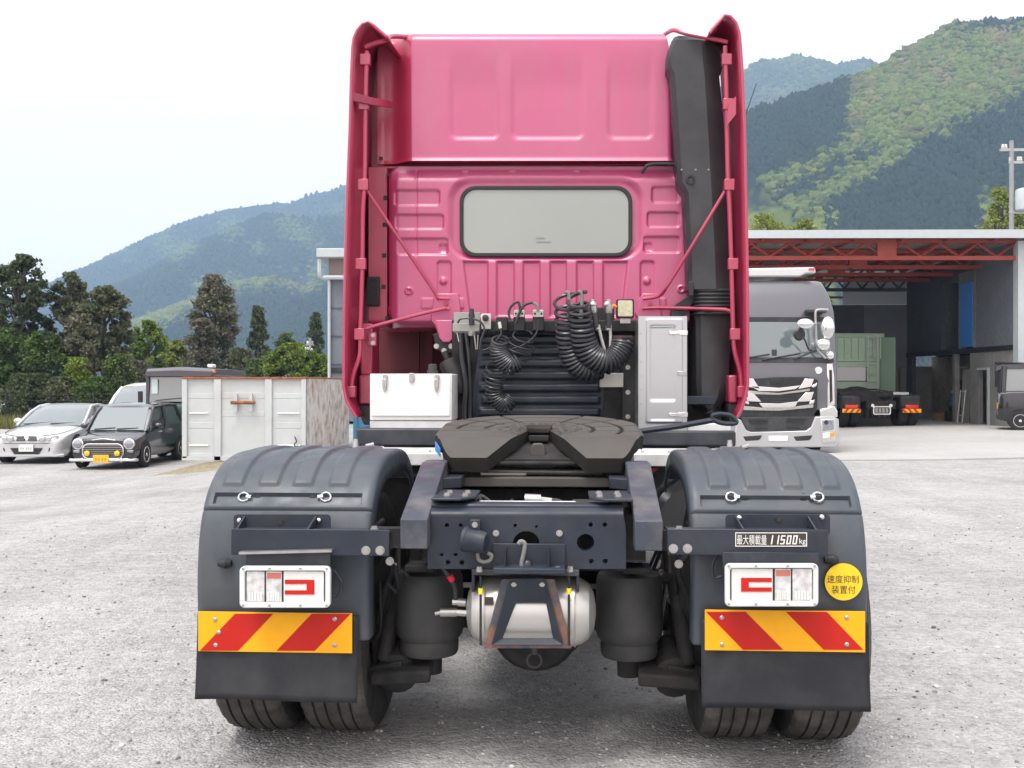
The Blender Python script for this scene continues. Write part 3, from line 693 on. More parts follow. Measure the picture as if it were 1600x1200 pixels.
for py, xa, xb in ((491, 1086, 1146), (500, 1088, 1145), (600, 1089, 1140), (622, 1090, 1136), (640, 1098, 1126), (646, 1106, 1118)):
    a, c = L(xa, py, 2.17), L(xb, py, 2.17)
    rows.append([(a[0], 2.6, a[2]), (a[0], 2.2, a[2]), (a[0] + .03, 2.17, a[2]), (c[0] - .06, 2.17, c[2]), (c[0], 2.22, c[2]), (c[0], 2.6, c[2])])
b = MB(); b.grid(np.array(rows), flip=True); part(b, 'lower_duct', M['duct'], angle=40)
b = MB(); b.prism(T.poly([(1050, 480), (1075, 462), (1084, 452), (1086, 470), (1070, 492), (1048, 497)], 2.2), (0, .1, 0)); boxL(b, 1076, 440, 1084, 462, 2.08, .03); part(b, 'duct_clamp', M['rubberseal'], bevel=.004)
b = MB(); boxL(b, 1072, 505, 1140, 660, 2.62, 0.3); part(b, 'rear_shroud', M['under'])
b = MB(); boxL(b, 1074, 619, 1118, 632, 2.05, 0.12); part(b, 'duct_support', M['navy'], bevel=.004)

# ---- ribbed bulkhead behind the engine
def fn_rib(PX, PY):
    d = 0.0 * PX
    for k, y in enumerate((531, 549, 568, 587, 606, 625, 644)):
        e = np.minimum(np.minimum(PX - (748 + (k % 2) * 4), 938 - PX), 7.5 - np.abs(PY - y))
        d = d + 0.022 * sstep(0, 4, e)
    return d - 0.03 * sstep(14, 0, PX - 735) * 1.0
G = hf(T, 516, 664, lambda y: np.interp(y, [516, 560, 620, 664], [752, 746, 738, 732]), 950, 2, 1.5, 2.02, fn_rib)
b = MB(); b.grid(G, flip=True); bulk = part(b, 'ribbed_bulkhead', mat('navy_pressed_bulkhead', (.022,.029,.045), .45, var=.15, vscale=5, dirt=DUST, dirt_amt=.12), angle=60)
b = MB(); boxL(b, 735, 512, 1000, 680, 2.06, 0.35); part(b, 'bulkhead_back', M['under'])
b = MB(); boxL(b, 744, 500, 999, 519, 1.96, 0.08); boxL(b, 905, 480, 960, 503, 1.97, 0.04); part(b, 'hose_rail', M['black'], bevel=.006)
b = MB(); polyL(b, [(948, 519), (998, 519), (998, 664), (940, 664), (944, 620)], 1.99, 0.06); part(b, 'side_plate', M['under'], bevel=.004)
b = MB(); boxL(b, 972, 526, 995, 668, 1.93, 0.06); po = part(b, 'mounting_post', M['black'], bevel=.005)
for yy in (535, 574, 613, 651): b = MB(); b.bolt(L(981, yy, 1.93), BK, .011, .01); part(b, 'bolt', M['zinc'], po)
b = MB(); boxL(b, 958, 524, 988, 534, 1.95, .02); part(b, 'rusty_strap', M['rusty'])
b = MB(); boxL(b, 937, 583, 974, 605, 1.90, 0.03); part(b, 'data_plate', M['offwhite'], bevel=.003)
# cab mount bracket and damper, left
b = MB(); polyL(b, [(680, 500), (716, 500), (709, 527), (703, 535), (692, 535), (686, 528)], 2.19, 0.03); part(b, 'mount_tongue', M['pink'], bevel=.006)
b = MB(); polyL(b, [(676, 522), (722, 515), (716, 540), (704, 552), (694, 552), (682, 546)], 2.22, 0.06); cm = part(b, 'cab_mount', M['black'], bevel=.006)
for px, py in ((682, 541), (705, 541), (694, 548)): b = MB(); b.bolt(L(px, py, 2.22), BK, .013, .014); part(b, 'bolt', M['zinc'], cm)
b = MB(); b.lathe([(.02, -.03), (.02, .02), (.058, .03), (.065, .05), (.07, .20), (.06, .26)], L(697, 556, 2.14), L(712, 590, 2.14) - L(697, 556, 2.14), 18); part(b, 'cab_damper', M['black'])
b = MB(); b.tube(catmull([L(720, 520, 2.1), L(722, 560, 2.08), L(728, 600, 2.05), L(726, 650, 2.03), L(730, 690, 2.0)], 5), .016, 8)
b.tube(catmull([L(727, 512, 2.1), L(733, 560, 2.06), L(735, 610, 2.05), L(733, 690, 2.0)], 5), .012, 8); part(b, 'wiring_loom', M['hose'])
b = MB(); boxL(b, 706, 500, 730, 680, 2.12, .3); part(b, 'loom_channel', M['under'])
b = MB(); b.lathe([(.034, 0), (.034, .02), (.027, .02), (.027, .055), (.02, .06)], L(676, 584, 1.85), (0, 0, 1), 14); part(b, 'filler_cap', M['duct'])

# ---- couplings, valves and coiled hoses
b = MB(); boxL(b, 709, 488, 750, 520, 1.93, 0.04); cb = part(b, 'connector_box', M['greybox'], bevel=.003)
b = MB(); boxL(b, 707, 505, 749, 518, 1.86, 0.07); part(b, 'connector_lid', M['greybox'], cb, bevel=.004)
b = MB(); boxL(b, 752, 490, 767, 514, 1.92, 0.03); sp_ = part(b, 'socket_plate', M['offwhite'], bevel=.003)
b = MB(); b.lathe([(.020, 0), (.020, .03), (.010, .035)], L(759, 497, 1.92), BK, 14); part(b, 'socket', M['black'], sp_)
b = MB(); b.lathe([(.030, -.01), (.030, .012), (.024, .026)], L(738, 518, 1.89), (0, 0, -1), 16); part(b, 'gland', M['zinc'], cb)
b = MB(); b.tube(catmull(T.poly([(715, 505), (719, 499), (730, 497), (742, 499), (752, 504), (757, 515), (752, 530), (750, 545)], 1.84), 4), .007, 6); part(b, 'cable', M['hose'])
b = MB(); b.lathe([(.016, 0), (.02, .05), (.012, .1)], L(737, 508, 1.85), (0, 0, 1), 10); part(b, 'cable_plug', M['black'])
for (a, c) in (((714, 520), (717, 534)), ((741, 523), (744, 546)), ((747, 523), (746, 546))):
    b = MB(); b.tube([L(*a, 1.86), L(*c, 1.86)], .0035, 6); part(b, 'retaining_chain', M['zinc'])
for px in (785,):
    b = MB(); boxL(b, px - 10, 495, px + 8, 517, 1.86, .08); vb = part(b, 'coupling_block', M['black'], bevel=.005)
    b = MB(); b.cyl(L(px - 5, 503, 1.845), L(px - 3, 513, 1.845), .010, n=8); part(b, 'plug_sleeve', M['offwhite'], vb)
for px in (811, 841):
    b = MB(); boxL(b, px - 9, 495, px + 9, 517, 1.86, .08); vb = part(b, 'coupling_block', M['black'], bevel=.005)
    b = MB(); boxL(b, px - 9, 484, px + 9, 496, 1.85, .05); hd = part(b, 'coupling_head', M['zinc'], vb, bevel=.004)
    b = MB(); [b.cyl(L(px + dx, 490, 1.852), L(px + dx, 490, 1.845), .007, n=8) for dx in (-5, 5)]; part(b, 'screws', M['black'], vb)
def arc(pts, r, yl, name, m=None, n=8):
    b = MB(); b.tube(catmull(T.poly(pts, yl), 6), r, n); return part(b, name, m or M['hose'])
arc([(797, 500), (795, 488), (800, 477), (809, 472), (812, 478), (812, 486)], .008, 1.84, 'air_line')
arc([(806, 505), (811, 490), (818, 478), (830, 473), (838, 476), (842, 485)], .008, 1.83, 'air_line')
arc([(833, 473), (839, 477), (841, 485)], .010, 1.825, 'line_sleeve', M['hosegrey'])
arc([(782, 514), (783, 522), (776, 532), (768, 542), (755, 548)], .007, 1.82, 'air_line')
arc([(841, 500), (841, 512), (836, 524), (826, 534), (812, 542), (800, 545)], .006, 1.82, 'air_line')
def coil(name, pts, R, turns, wr, yl=1.80, m=None, dens=None, per=22):
    """coiled hose hanging along a path; pts (px,py), R coil radius in m (list = along path)"""
    C = np.array(catmull(T.poly(pts, yl), 24)); s = np.concatenate([[0], np.cumsum(np.linalg.norm(np.diff(C, axis=0), axis=1))]); s /= s[-1]
    n = int(turns * per); tt = np.linspace(0, 1, n)
    wt = dens if dens is not None else (lambda t: t)
    ph = np.array([wt(t) for t in tt]) * turns * 2 * pi
    P = np.stack([np.interp(tt, s, C[:, i]) for i in range(3)], 1)
    Rr = np.interp(tt, np.linspace(0, 1, len(R)), R) if not np.isscalar(R) else np.full(n, R)
    Tn = np.gradient(P, axis=0); Tn /= np.linalg.norm(Tn, axis=1)[:, None]
    dep = np.array([0, 1.0, 0]); side = np.cross(Tn, dep); side /= np.linalg.norm(side, axis=1)[:, None]
    kt = np.interp(tt, [0, .35, 1], [.55, .3, .18])
    Q = P + Rr[:, None] * (np.cos(ph)[:, None] * side + np.sin(ph)[:, None] * dep - (kt * np.sin(ph))[:, None] * Tn)
    b = MB(); b.tube(Q, wr, 6); return part(b, name, m or M['hose'])
coil('coiled_air_hose', [(882, 460), (884, 490), (886, 520), (890, 545), (900, 568), (918, 578), (938, 574)], [.065, .062, .06, .062, .066, .066, .062], 21, .0112, 1.79, dens=lambda t: t ** 1.55, per=30)
coil('coiled_air_hose', [(901, 458), (905, 485), (909, 515), (914, 540), (926, 558), (944, 566), (960, 560), (971, 545), (973, 536)], [.055, .062, .062, .066, .07, .068, .066, .062, .058], 25, .0114, 1.74, dens=lambda t: t ** 1.5, per=30)
coil('coiled_electric_cable', [(781, 530), (780, 548), (786, 562), (797, 571), (808, 566)], [.045, .05, .055, .055, .05], 14, .0085, 1.80)
coil('coiled_electric_cable', [(776, 560), (774, 590), (772, 612), (778, 626), (790, 632), (798, 622)], [.05, .06, .055, .05, .05, .045], 17, .0052, 1.84, dens=lambda t: t ** 1.9)
coil('coiled_electric_cable', [(818, 520), (812, 545), (808, 560)], [.05, .09, .06], 4, .0055, 1.84)
for p in ([(883, 456), (889, 462), (889, 500)], [(903, 455), (909, 461), (908, 498)]): arc(p, .011, 1.76, 'hose_tail', M['hosegrey'])
for px, dx in ((929, 12), (951, 0)):
    b = MB(); b.lathe([(.014, 0), (.014, .03), (.022, .035), (.022, .08), (.016, .09), (.016, .15), (.020, .155), (.020, .18), (.009, .19)], L(px + (-4 if dx else 0), 468, 1.74), L(px + dx * .6, 530, 1.74) - L(px - (4 if dx else 0), 468, 1.74), 12); gl_ = part(b, 'gladhand_coupling', M['zinc'])
    b = MB(); b.ell(L(px - 2, 476, 1.735), (.024, .02, .022), 10, 6); part(b, 'coupling_head', M['zinc'], gl_)
    b = MB(); b.lathe([(.019, 0), (.019, .10), (.017, .11)], L(px, 486, 1.738), L(px + dx * .5, 530, 1.738) - L(px, 486, 1.738), 10); part(b, 'rubber_grip', M['hose'], gl_)
arc([(935, 508), (940, 530), (946, 550), (952, 562)], .0105, 1.735, 'steel_pipe', M['zinc']); arc([(953, 505), (954, 530), (953, 552)], .0105, 1.735, 'steel_pipe', M['zinc'])
# square work lamp
b = MB(); polyL(b, rrect(963, 467, 991, 497, 3), 1.80, .06); wl = part(b, 'work_lamp', M['black'], bevel=.003)
b = MB(); polyL(b, rrect(965.5, 469.5, 988.5, 494.5, 2.5), 1.793, .008); part(b, 'lamp_lens', M['lensdirty'], wl, bevel=.002)
b = MB(); boxL(b, 969, 497, 985, 505, 1.82, .03); part(b, 'lamp_bracket', M['zinc'], wl)
arc([(956, 482), (959, 477), (963, 480)], .008, 1.80, 'amber_connector', M['amber'])

# ---- white tool box
def tool_front(PX, PY): return 0.004 * inset(PX, PY, 581, 589, 702, 650, 2, 1.5)
b = MB(); boxL(b, 578, 584, 706, 657, 1.62, 0.32); tb = part(b, 'tool_box', M['white'], bevel=.005)
b = MB(); boxL(b, 580.5, 586, 703, 650, 1.611, .012); part(b, 'tool_box_lid', M['white'], tb, bevel=.003)
b = MB(); boxL(b, 578, 658, 706, 669, 1.625, .3); part(b, 'tool_box_base', M['aludeck'], tb, bevel=.003)
for px in (601, 682):
    b = MB(); boxL(b, px - 3, 585, px + 4, 592, 1.595, .02); boxL(b, px - 3.5, 592, px + 3, 606, 1.592, .016); boxL(b, px - 2.5, 605, px + 2, 611, 1.596, .012); part(b, 'latch', M['zinc'], tb, bevel=.002)
b = MB(); boxL(b, 639, 583, 647, 597, 1.598, .014); part(b, 'hasp', M['zinc'], tb, bevel=.002)
# ---- aluminium locker
def fn_lock(PX, PY):
    d = .012 * inset(PX, PY, 1009, 498, 1067, 661, 3, 2)
    return d - .010 * inset(PX, PY, 1014, 508, 1056, 628, 5, 4) + .006 * inset(PX, PY, 1016.5, 656, 1054, 660, 1, 1) - .006 * sstep(3, 0, np.abs(PX - 1016)) * (PY < 660) * (PY > 630) * 0
G = hf(T, 494, 673, 997.5, 1073.5, 1.2, 1.6, 1.60, fn_lock)
b = MB(); b.grid(G, flip=True); a = L(997.5, 673, 1.6); c = L(1073.5, 494, 1.6); b.box((a[0] + .001, 1.603, a[2]), (c[0] - .001, 1.93, c[2])); lk = part(b, 'aluminium_locker', M['alu'], angle=50)
for yy in (520, 648):
    b = MB(); boxL(b, 1046, yy - 2.5, 1061, yy + 2.5, 1.570, .012); boxL(b, 1061, yy - 3.5, 1074.5, yy + 3.5, 1.580, .02); part(b, 'latch', M['chrome'], lk, bevel=.002)
b = MB(); boxL(b, 1059, 580, 1073, 587, 1.575, .018); part(b, 'lock', M['zinc'], lk, bevel=.002)
b = MB(); [boxL(b, 1000, 520 + k * 22, 1003, 522.5 + k * 22, 1.594, .006) for k in range(7)]; part(b, 'locker_rivets', M['zinc'], lk)

# ---- side boxes, decks
for xa, ya, xb in ((556, 670, 700), (985, 674, 1150)): b = MB(); boxL(b, xa, ya, xb, 697, 1.50, .8); part(b, 'chassis_side_box', M['navy_dark'], bevel=.01)
b = MB(); boxL(b, 1074, 662, 1142, 674, 1.62, .25); part(b, 'step_plate', M['aludeck'], bevel=.003)
zt = L(600, 708, 1.02)[2]
for (xa, xb, nm) in ((481, 697, 'L'), (984, 1152, 'R')):
    a, c = L(xa, 708, 1.02), L(xb, 708, 1.02); zb = L(600, 727, 1.02)[2]
    b = MB(); b.box((a[0], 1.02, zb), (c[0], 1.44, zt)); dk = part(b, 'deck_box', M['aludeck'], bevel=.004)
    b = MB()
    for k in range(9):
        y = 1.05 + k * .043; b.box((a[0] + .01, y, zt + .0005), (c[0] - .01, y + .016, zt + .006))
    part(b, 'deck_treads', M['aludeck'], dk)
    b = MB(); n = 4
    for k in range(n): x = a[0] + (c[0] - a[0]) * (k + .5) / n; b.bolt((x, 1.07, zt + .004), (0, 0, 1), .008, .008)
    part(b, 'deck_screws', M['zinc'], dk)
for (px, py) in ((556, 690), (1140, 690)):
    b = MB(); q = L(px, 708, 1.3); b.cyl((q[0], 1.3, zt), (q[0], 1.3, zt + .06), .02, .012); b.box((q[0] - .07, 1.26, zt + .003), (q[0] + .05, 1.34, zt + .015)); b.cyl((q[0] + .06, 1.28, zt + .02), (q[0] + .1, 1.30, zt + .03), .012)
    part(b, 'deck_fitting', M['zinc'])
for s in (-1, 1):
    b = MB(); b.lathe([(.25, 0), (.29, .03), (.30, .08), (.30, .92), (.29, .97), (.25, 1.0)], (s * .88, 1.35, .66), (0, 1, 0), 28); part(b, 'fuel_tank', M['alu'] if s > 0 else M['under'])
b = MB(); b.box((-1.24, 4.42, .28), (1.24, 4.72, 1.0)); part(b, 'unseen_front_bumper', M['red'], bevel=.05)  # unseen bumper, added to close off light under the truck from ahead
b = MB(); b.box((-.40, 2.1, .30), (.40, 4.2, .80)); part(b, 'unseen_gearbox_bulk', M['under'], bevel=.05)  # unseen bulk, added to block light coming through between the front wheels
for s in (-1, 1): b = MB(); b.box((s * 1.2 - .03, .78, .36), (s * 1.2 + .03, 2.55, .95)); part(b, 'added_side_guard', M['navy'], bevel=.01)  # guards added to keep side light from getting under the chassis
# ---- frame rails, cross members
for s in (-1, 1):
    b = MB(); x = s * .425
    b.box((x - .004, -.45, .78), (x + .004, 4.2, 1.02)); b.box((min(x, x - s * .08), -.45, 1.012), (max(x, x - s * .08), 4.2, 1.02)); b.box((min(x, x - s * .08), -.45, .78), (max(x, x - s * .08), 4.2, .788)); part(b, 'frame_rail', M['navy'])
def fn_cross(PX, PY):
    d = .0 * PX
    d = d - .10 * sstep(20.5, 19.3, np.hypot(PX - 822, PY - 851)) * (PY < 851.5)
    d = d - .08 * sstep(13, 12, np.hypot(PX - 915, PY - 848))
    for cx, cy, r in ((698, 821, 2.6), (720, 821, 2.2), (805, 821, 2), (838, 823, 1.6), (923, 820, 2.8), (945, 820, 2.8), (700, 879, 3), (722, 879, 3), (924, 877, 3), (946, 877, 3), (712, 867, 2.2), (690, 867, 2.2)):
        d = d - .03 * sstep(r + .5, r - .5, np.hypot(PX - cx, PY - cy))
    return d - .06 * (1 - np.sqrt(np.clip(1 - np.clip((806 - PY) / 12, 0, 1) ** 2, 0, 1)))
G = hf(T, 795, 889, lambda y: 668 + 4 * sstep(830, 800, y), lambda y: 978 - 4 * sstep(830, 800, y), 1.3, 1.3, -.60, fn_cross)
b = MB(); b.grid(G, flip=True); cmr = part(b, 'rear_crossmember', M['navy'], angle=60)
b = MB(); boxL(b, 668, 870, 978, 889, -.50, .04); b.box((-.42, -.52, .80), (.42, -.46, .97)); part(b, 'crossmember_back', M['under'], cmr)
b = MB(); a = L(672, 785, -.5); c = L(975, 785, -.5)
b.prism([(a[0], -.545, 1.010), (a[0], -.47, 1.012), (c[0], -.47, 1.012), (c[0], -.545, 1.010)], (0, 0, -.03)); part(b, 'crossmember_top', M['navy'], cmr, bevel=.01)
for px, py in ((775, 833), (874, 833), (776, 863), (873, 863)): b = MB(); b.bolt(L(px, py, -.603), BK, .009, .01); part(b, 'bolt', M['zinc'], cmr)
# light coloured hose strip, fittings above cross member
b = MB(); a = L(750, 790, -.35); c = L(900, 790, -.35); b.box((a[0], -.44, .985), (c[0], -.38, 1.004)); part(b, 'cable_tray', M['white'], bevel=.004)
b = MB(); b.cyl(L(820, 780, -.3), L(845, 781, -.3), .022, n=12); b.cyl(L(845, 781, -.3), L(862, 783, -.3), .013, n=10); part(b, 'hose_fitting', M['zinc'])
for k_ in range(4): arc([(722 + k_ * 3, 792), (730 + k_ * 4, 779 - k_), (742 + k_ * 4, 776), (756 + k_ * 3, 781 + k_)], .008, -.22 - k_ * .03, 'cable_loop')
arc([(862, 783), (872, 784), (880, 788)], .012, -.3, 'hose_end', M['hose']); arc([(720, 790), (726, 778), (738, 774), (748, 779), (752, 788)], .012, -.32, 'brake_hose'); arc([(715, 792), (722, 781), (735, 777), (745, 782)], .012, -.36, 'brake_hose')
# inclined guide ramps
for s in (-1, 1):
    xo, xi = (-.478, -.378) if s < 0 else (.372, .472)
    b = MB(); pr = [(-.68, .860), (-.68, .968), (-.13, 1.133), (.02, 1.133), (.02, 1.024), (-.34, 1.024), (-.58, .95), (-.58, .860)]
    b.prism([(xo, y, z) for y, z in pr], (xi - xo, 0, 0)); rp = part(b, 'guide_ramp', M['rampsteel'], bevel=.004)
    b = MB(); gx0 = (xi if s < 0 else xo); gx1 = gx0 + (-s) * .16
    b.prism([(gx0, -.58, 1.024), (gx1 - (-s) * .05, -.58, 1.024), (gx1, -.50, 1.024), (gx1, -.28, 1.024), (gx0, -.26, 1.024)], (0, 0, .010)); gp = part(b, 'gusset_plate', M['navy'], bevel=.003)
    for dx in (.05, .12):
        for yy in (-.40, -.50): b = MB(); b.bolt((gx0 - s * dx, yy, 1.034), (0, 0, 1), .011, .012); part(b, 'bolt', M['zinc'], gp)
    b = MB(); b.prism([(gx0, -.22, 1.03), (gx0 - s * .07, -.16, 1.03), (gx0 - s * .07, .0, 1.03), (gx0, .0, 1.03)], (0, 0, .045)); part(b, 'ramp_brace', M['navy'], bevel=.004)
    b = MB(); b.cyl((s * .37, .12, 1.12), (s * .37, .12, 1.16), .018, n=8); b.cyl((s * .41, .14, 1.10), (s * .41, .14, 1.17), .012, n=8); part(b, 'mounting_bolts', M['zinc'])
# fifth wheel base
b = MB(); b.box((-.42, -.02, 1.028), (.42, .75, 1.045)); b.box((-.42, -.03, 1.022), (.42, .03, 1.062)); part(b, 'coupling_base_plate', M['castplain'], bevel=.004)
for s in (-1, 1):
    b = MB(); b.box((s * .36 - .055, .05, 1.046), (s * .36 + .055, .22, 1.085)); part(b, 'stop_block', M['navy'], bevel=.005)
    b = MB(); b.prism([(s * .40 - .03, .22, 1.046), (s * .40 - .03, .58, 1.046), (s * .40 - .03, .46, 1.18), (s * .40 - .03, .32, 1.18)], (.06, 0, 0)); part(b, 'coupling_pedestal', M['under'], bevel=.006)
b = MB(); b.cyl((-.30, .12, 1.075), (.28, .12, 1.072), .014, n=10); b.cyl((-.26, .22, 1.09), (.26, .22, 1.09), .012, n=10); b.box((-.25, .10, 1.06), (-.05, .2, 1.07)); part(b, 'release_linkage', M['zinc'])
b = MB(); b.cyl((.06, .14, 1.07), (.25, .14, 1.07), .022, n=12); part(b, 'release_cylinder', M['navy'])
# ---- fifth wheel plate
NX, NY = 190, 130
XS = np.linspace(-.475, .475, NX)
def y_front(x): return .36 + .47 * np.sqrt(np.clip(1 - (np.abs(x) / .478) ** 2.6, 0, 1))
def y_rear(x):
    ax = np.abs(x)
    y = np.interp(ax, [0, .045, .115, .21, .5], [.33, .33, .07, -.075, -.075])
    y = np.where(ax > .36, -.075 + (np.clip(ax - .36, 0, 1) / .115) ** 1.5 * .34, y); return np.minimum(y, y_front(x) - .02)
XX = np.repeat(XS[None, :], NY, 0); vv = np.linspace(0, 1, NY)[:, None]
YF, YR = y_front(XS)[None, :], y_rear(XS)[None, :]; YY = YR + (YF - YR) * vv
def plate_z(x, y):
    z = 1.215 + .105 * (y - .0)
    ax = np.abs(x)
    ramp_y = .07
    z = z - np.clip(ramp_y - y, 0, 1) * .40
    return z - .03 * sstep(.40, .48, ax) * sstep(.2, .0, y) - .02 * sstep(.45, .478, ax)
ZZ = plate_z(XX, YY)
r1 = np.hypot(XX, YY - .36); th_ = np.arctan2(YY - .36, XX)
gro = np.zeros_like(ZZ)
flat_ = YY > .09
for R_ in (.25, .38): gro = np.maximum(gro, sstep(.0115, .007, np.abs(r1 - R_)) * (np.abs(th_ - pi / 2) < 2.0 if True else 1))
for a_ in (15, 40, 65, 115, 140, 165, -8, 188):
    t0 = radians(a_); d_ = np.abs(-sin(t0) * XX + cos(t0) * (YY - .36)); along = cos(t0) * XX + sin(t0) * (YY - .36)
    gro = np.maximum(gro, sstep(.010, .006, d_) * (along > .22))
gro = gro * flat_
pit = (r1 < .20) * (fbm(XX * 90, YY * 90, 61, 2) > .42) * flat_
ZZ = ZZ - .005 * gro - .003 * pit
b = MB(); Gp = np.stack([XX, YY, ZZ], -1); b.grid(Gp)
ringi = [(0, j) for j in range(NX)] + [(i, NX - 1) for i in range(1, NY)] + [(NY - 1, j) for j in range(NX - 2, -1, -1)] + [(i, 0) for i in range(NY - 2, 0, -1)]
top_r = [Gp[i, j] for i, j in ringi]; bot_r = [np.array([p[0] * .985, p[1] + (.012 if p[1] < .3 else -.012), p[2] - .060]) for p in top_r]; n = len(ringi)
b.add(top_r + bot_r, [(i, i + n, (i + 1) % n + n, (i + 1) % n) for i in range(n)])
fw = part(b, 'fifth_wheel_plate', M['cast'], angle=40)
ca = fw.data.color_attributes.new('Col', 'FLOAT_COLOR', 'POINT'); gm = np.concatenate([np.clip(gro + .7 * pit, 0, 1).ravel(), np.full(2 * n, .82)]); cg = np.stack([.078 - .070 * gm, .074 - .066 * gm, .069 - .062 * gm, np.ones_like(gm)], -1); ca.data.foreach_set('color', cg.ravel())  # skirt darkened for grease and for the deep shade in the throat
b = MB(); b.prism([(-.40, .10, 1.13), (-.40, .70, 1.20), (.40, .70, 1.20), (.40, .10, 1.13)], (0, 0, -.02))
part(b, 'plate_underside', M['under'], fw)
b = MB(); b.prism([(-.10, .32, 1.20), (.10, .32, 1.20), (.19, .035, 1.135), (-.19, .035, 1.135)], (0, 0, -.015)); part(b, 'throat_floor', M['under'], fw)
b = MB(); b.box((-.33, .01, 1.108), (.33, .03, 1.128)); part(b, 'rear_beam', M['under'], fw, bevel=.008)
b = MB(); b.prism([(-.05, .30, 1.235), (.05, .30, 1.235), (.06, .36, 1.25), (-.06, .36, 1.25)], (0, 0, .022)); b.box((-.045, .26, 1.20), (.045, .30, 1.226)); part(b, 'locking_jaw', M['under'], fw, bevel=.004)
b = MB(); b.prism([(-.034, .1, 1.10), (.034, .1, 1.10), (.034, .1, 1.175), (.02, .1, 1.20), (-.02, .1, 1.20), (-.034, .1, 1.175)], (0, .04, 0)); part(b, 'lock_tongue', M['castplain'], fw, bevel=.006)
for x0, x1 in ((-.115, -.05), (.05, .095)): b = MB(); b.box((x0, .06, 1.118), (x1, .09, 1.135)); part(b, 'spring_end', M['offwhite'], fw, bevel=.003)
b = MB(); b.prism([(-.452, .13, 1.205), (-.418, .03, 1.180), (-.418, .03, 1.145), (-.452, .13, 1.165)], (-.003, -.003, 0)); part(b, 'blue_label', M['blue'], fw)
hb = [L(985, 676, .55), L(1060, 666, .5), L(1116, 656, .46)]
b = MB(); b.tube(hb, .0135, 8); loop = catmull(T.poly([(1116, 657), (1113, 650), (1124, 647), (1140, 649), (1148, 655), (1150, 661), (1135, 662), (1124, 660), (1116, 657)], .46), 4); b.tube(loop, .011, 8); part(b, 'release_handle', M['navy'])
# ================================================================== REAR END OF THE TRACTOR UNIT
# ---- tyres
def tyre_mesh(b, xc, w_, R, ri, yc, zc, n=120, side=1):
    hw = w_ / 2
    prof = [(-hw * .62, ri), (-hw * .90, ri + .03), (-hw, ri + (R - ri) * .45), (-hw * .97, R - .06), (-hw * .90, R - .022), (-hw * .80, R - .006)]
    gpos = (-.50, -.18, .18, .50); gw = .028
    x = -.74
    for g_ in gpos: prof += [(hw * (g_ - gw * 1.3), R), (hw * (g_ - gw), R - .012), (hw * (g_ + gw), R - .012), (hw * (g_ + gw * 1.3), R)]
    prof += [(-a, r) for a, r in reversed(prof[:6])]
    V = []; m = len(prof)
    for k in range(n):
        t = 2 * pi * k / n
        for i, (px_, r) in enumerate(prof):
            lug = (i in (4, 5, m - 5, m - 6)) and (k % 3 == 0)
            rr_ = r - (.010 if lug else 0)
            if i in (2, 3, m - 3, m - 4) and zc - R < .02: px_ = px_ * (1 + .05 * max(0, -cos(t)) ** 6)
            V.append((xc + px_, yc + rr_ * sin(t), zc + rr_ * cos(t)))
    F = []; fm = []
    for k in range(n):
        k2 = (k + 1) % n
        for i in range(m - 1): F.append((k * m + i, k2 * m + i, k2 * m + i + 1, k * m + i + 1)); fm.append(1 if 4 <= i <= m - 6 else 0)
    o = b.n; b.add(V, F); b.mi[-len(F):] = fm
RT = .503
for s in (-1, 1):
    for xc in (1.135, .795):
        b = MB(); tyre_mesh(b, s * xc, .292, RT, .29, 0, RT - .006); wh = b.build('rear_wheel', [M['rubber'], M['tread']], truck, angle=30)
        b = MB(); b.lathe([(.285, -.12), (.275, -.10), (.20, .02), (.08, .03), (.08, .0)], (s * xc, 0, RT), (s, 0, 0), 32); part(b, 'rim', M['under'], wh)
for s in (-1, 1):
    b = MB(); tyre_mesh(b, s * 1.04, .30, RT, .29, 3.2, RT - .006, 72); wh = b.build('front_wheel', [M['rubber'], M['tread']], truck, angle=30)
    b = MB(); b.lathe([(.285, -.1), (.27, -.08), (.2, .02), (.1, .05)], (s * 1.04, 3.2, RT), (s, 0, 0), 28); part(b, 'rim', M['alu'], wh)
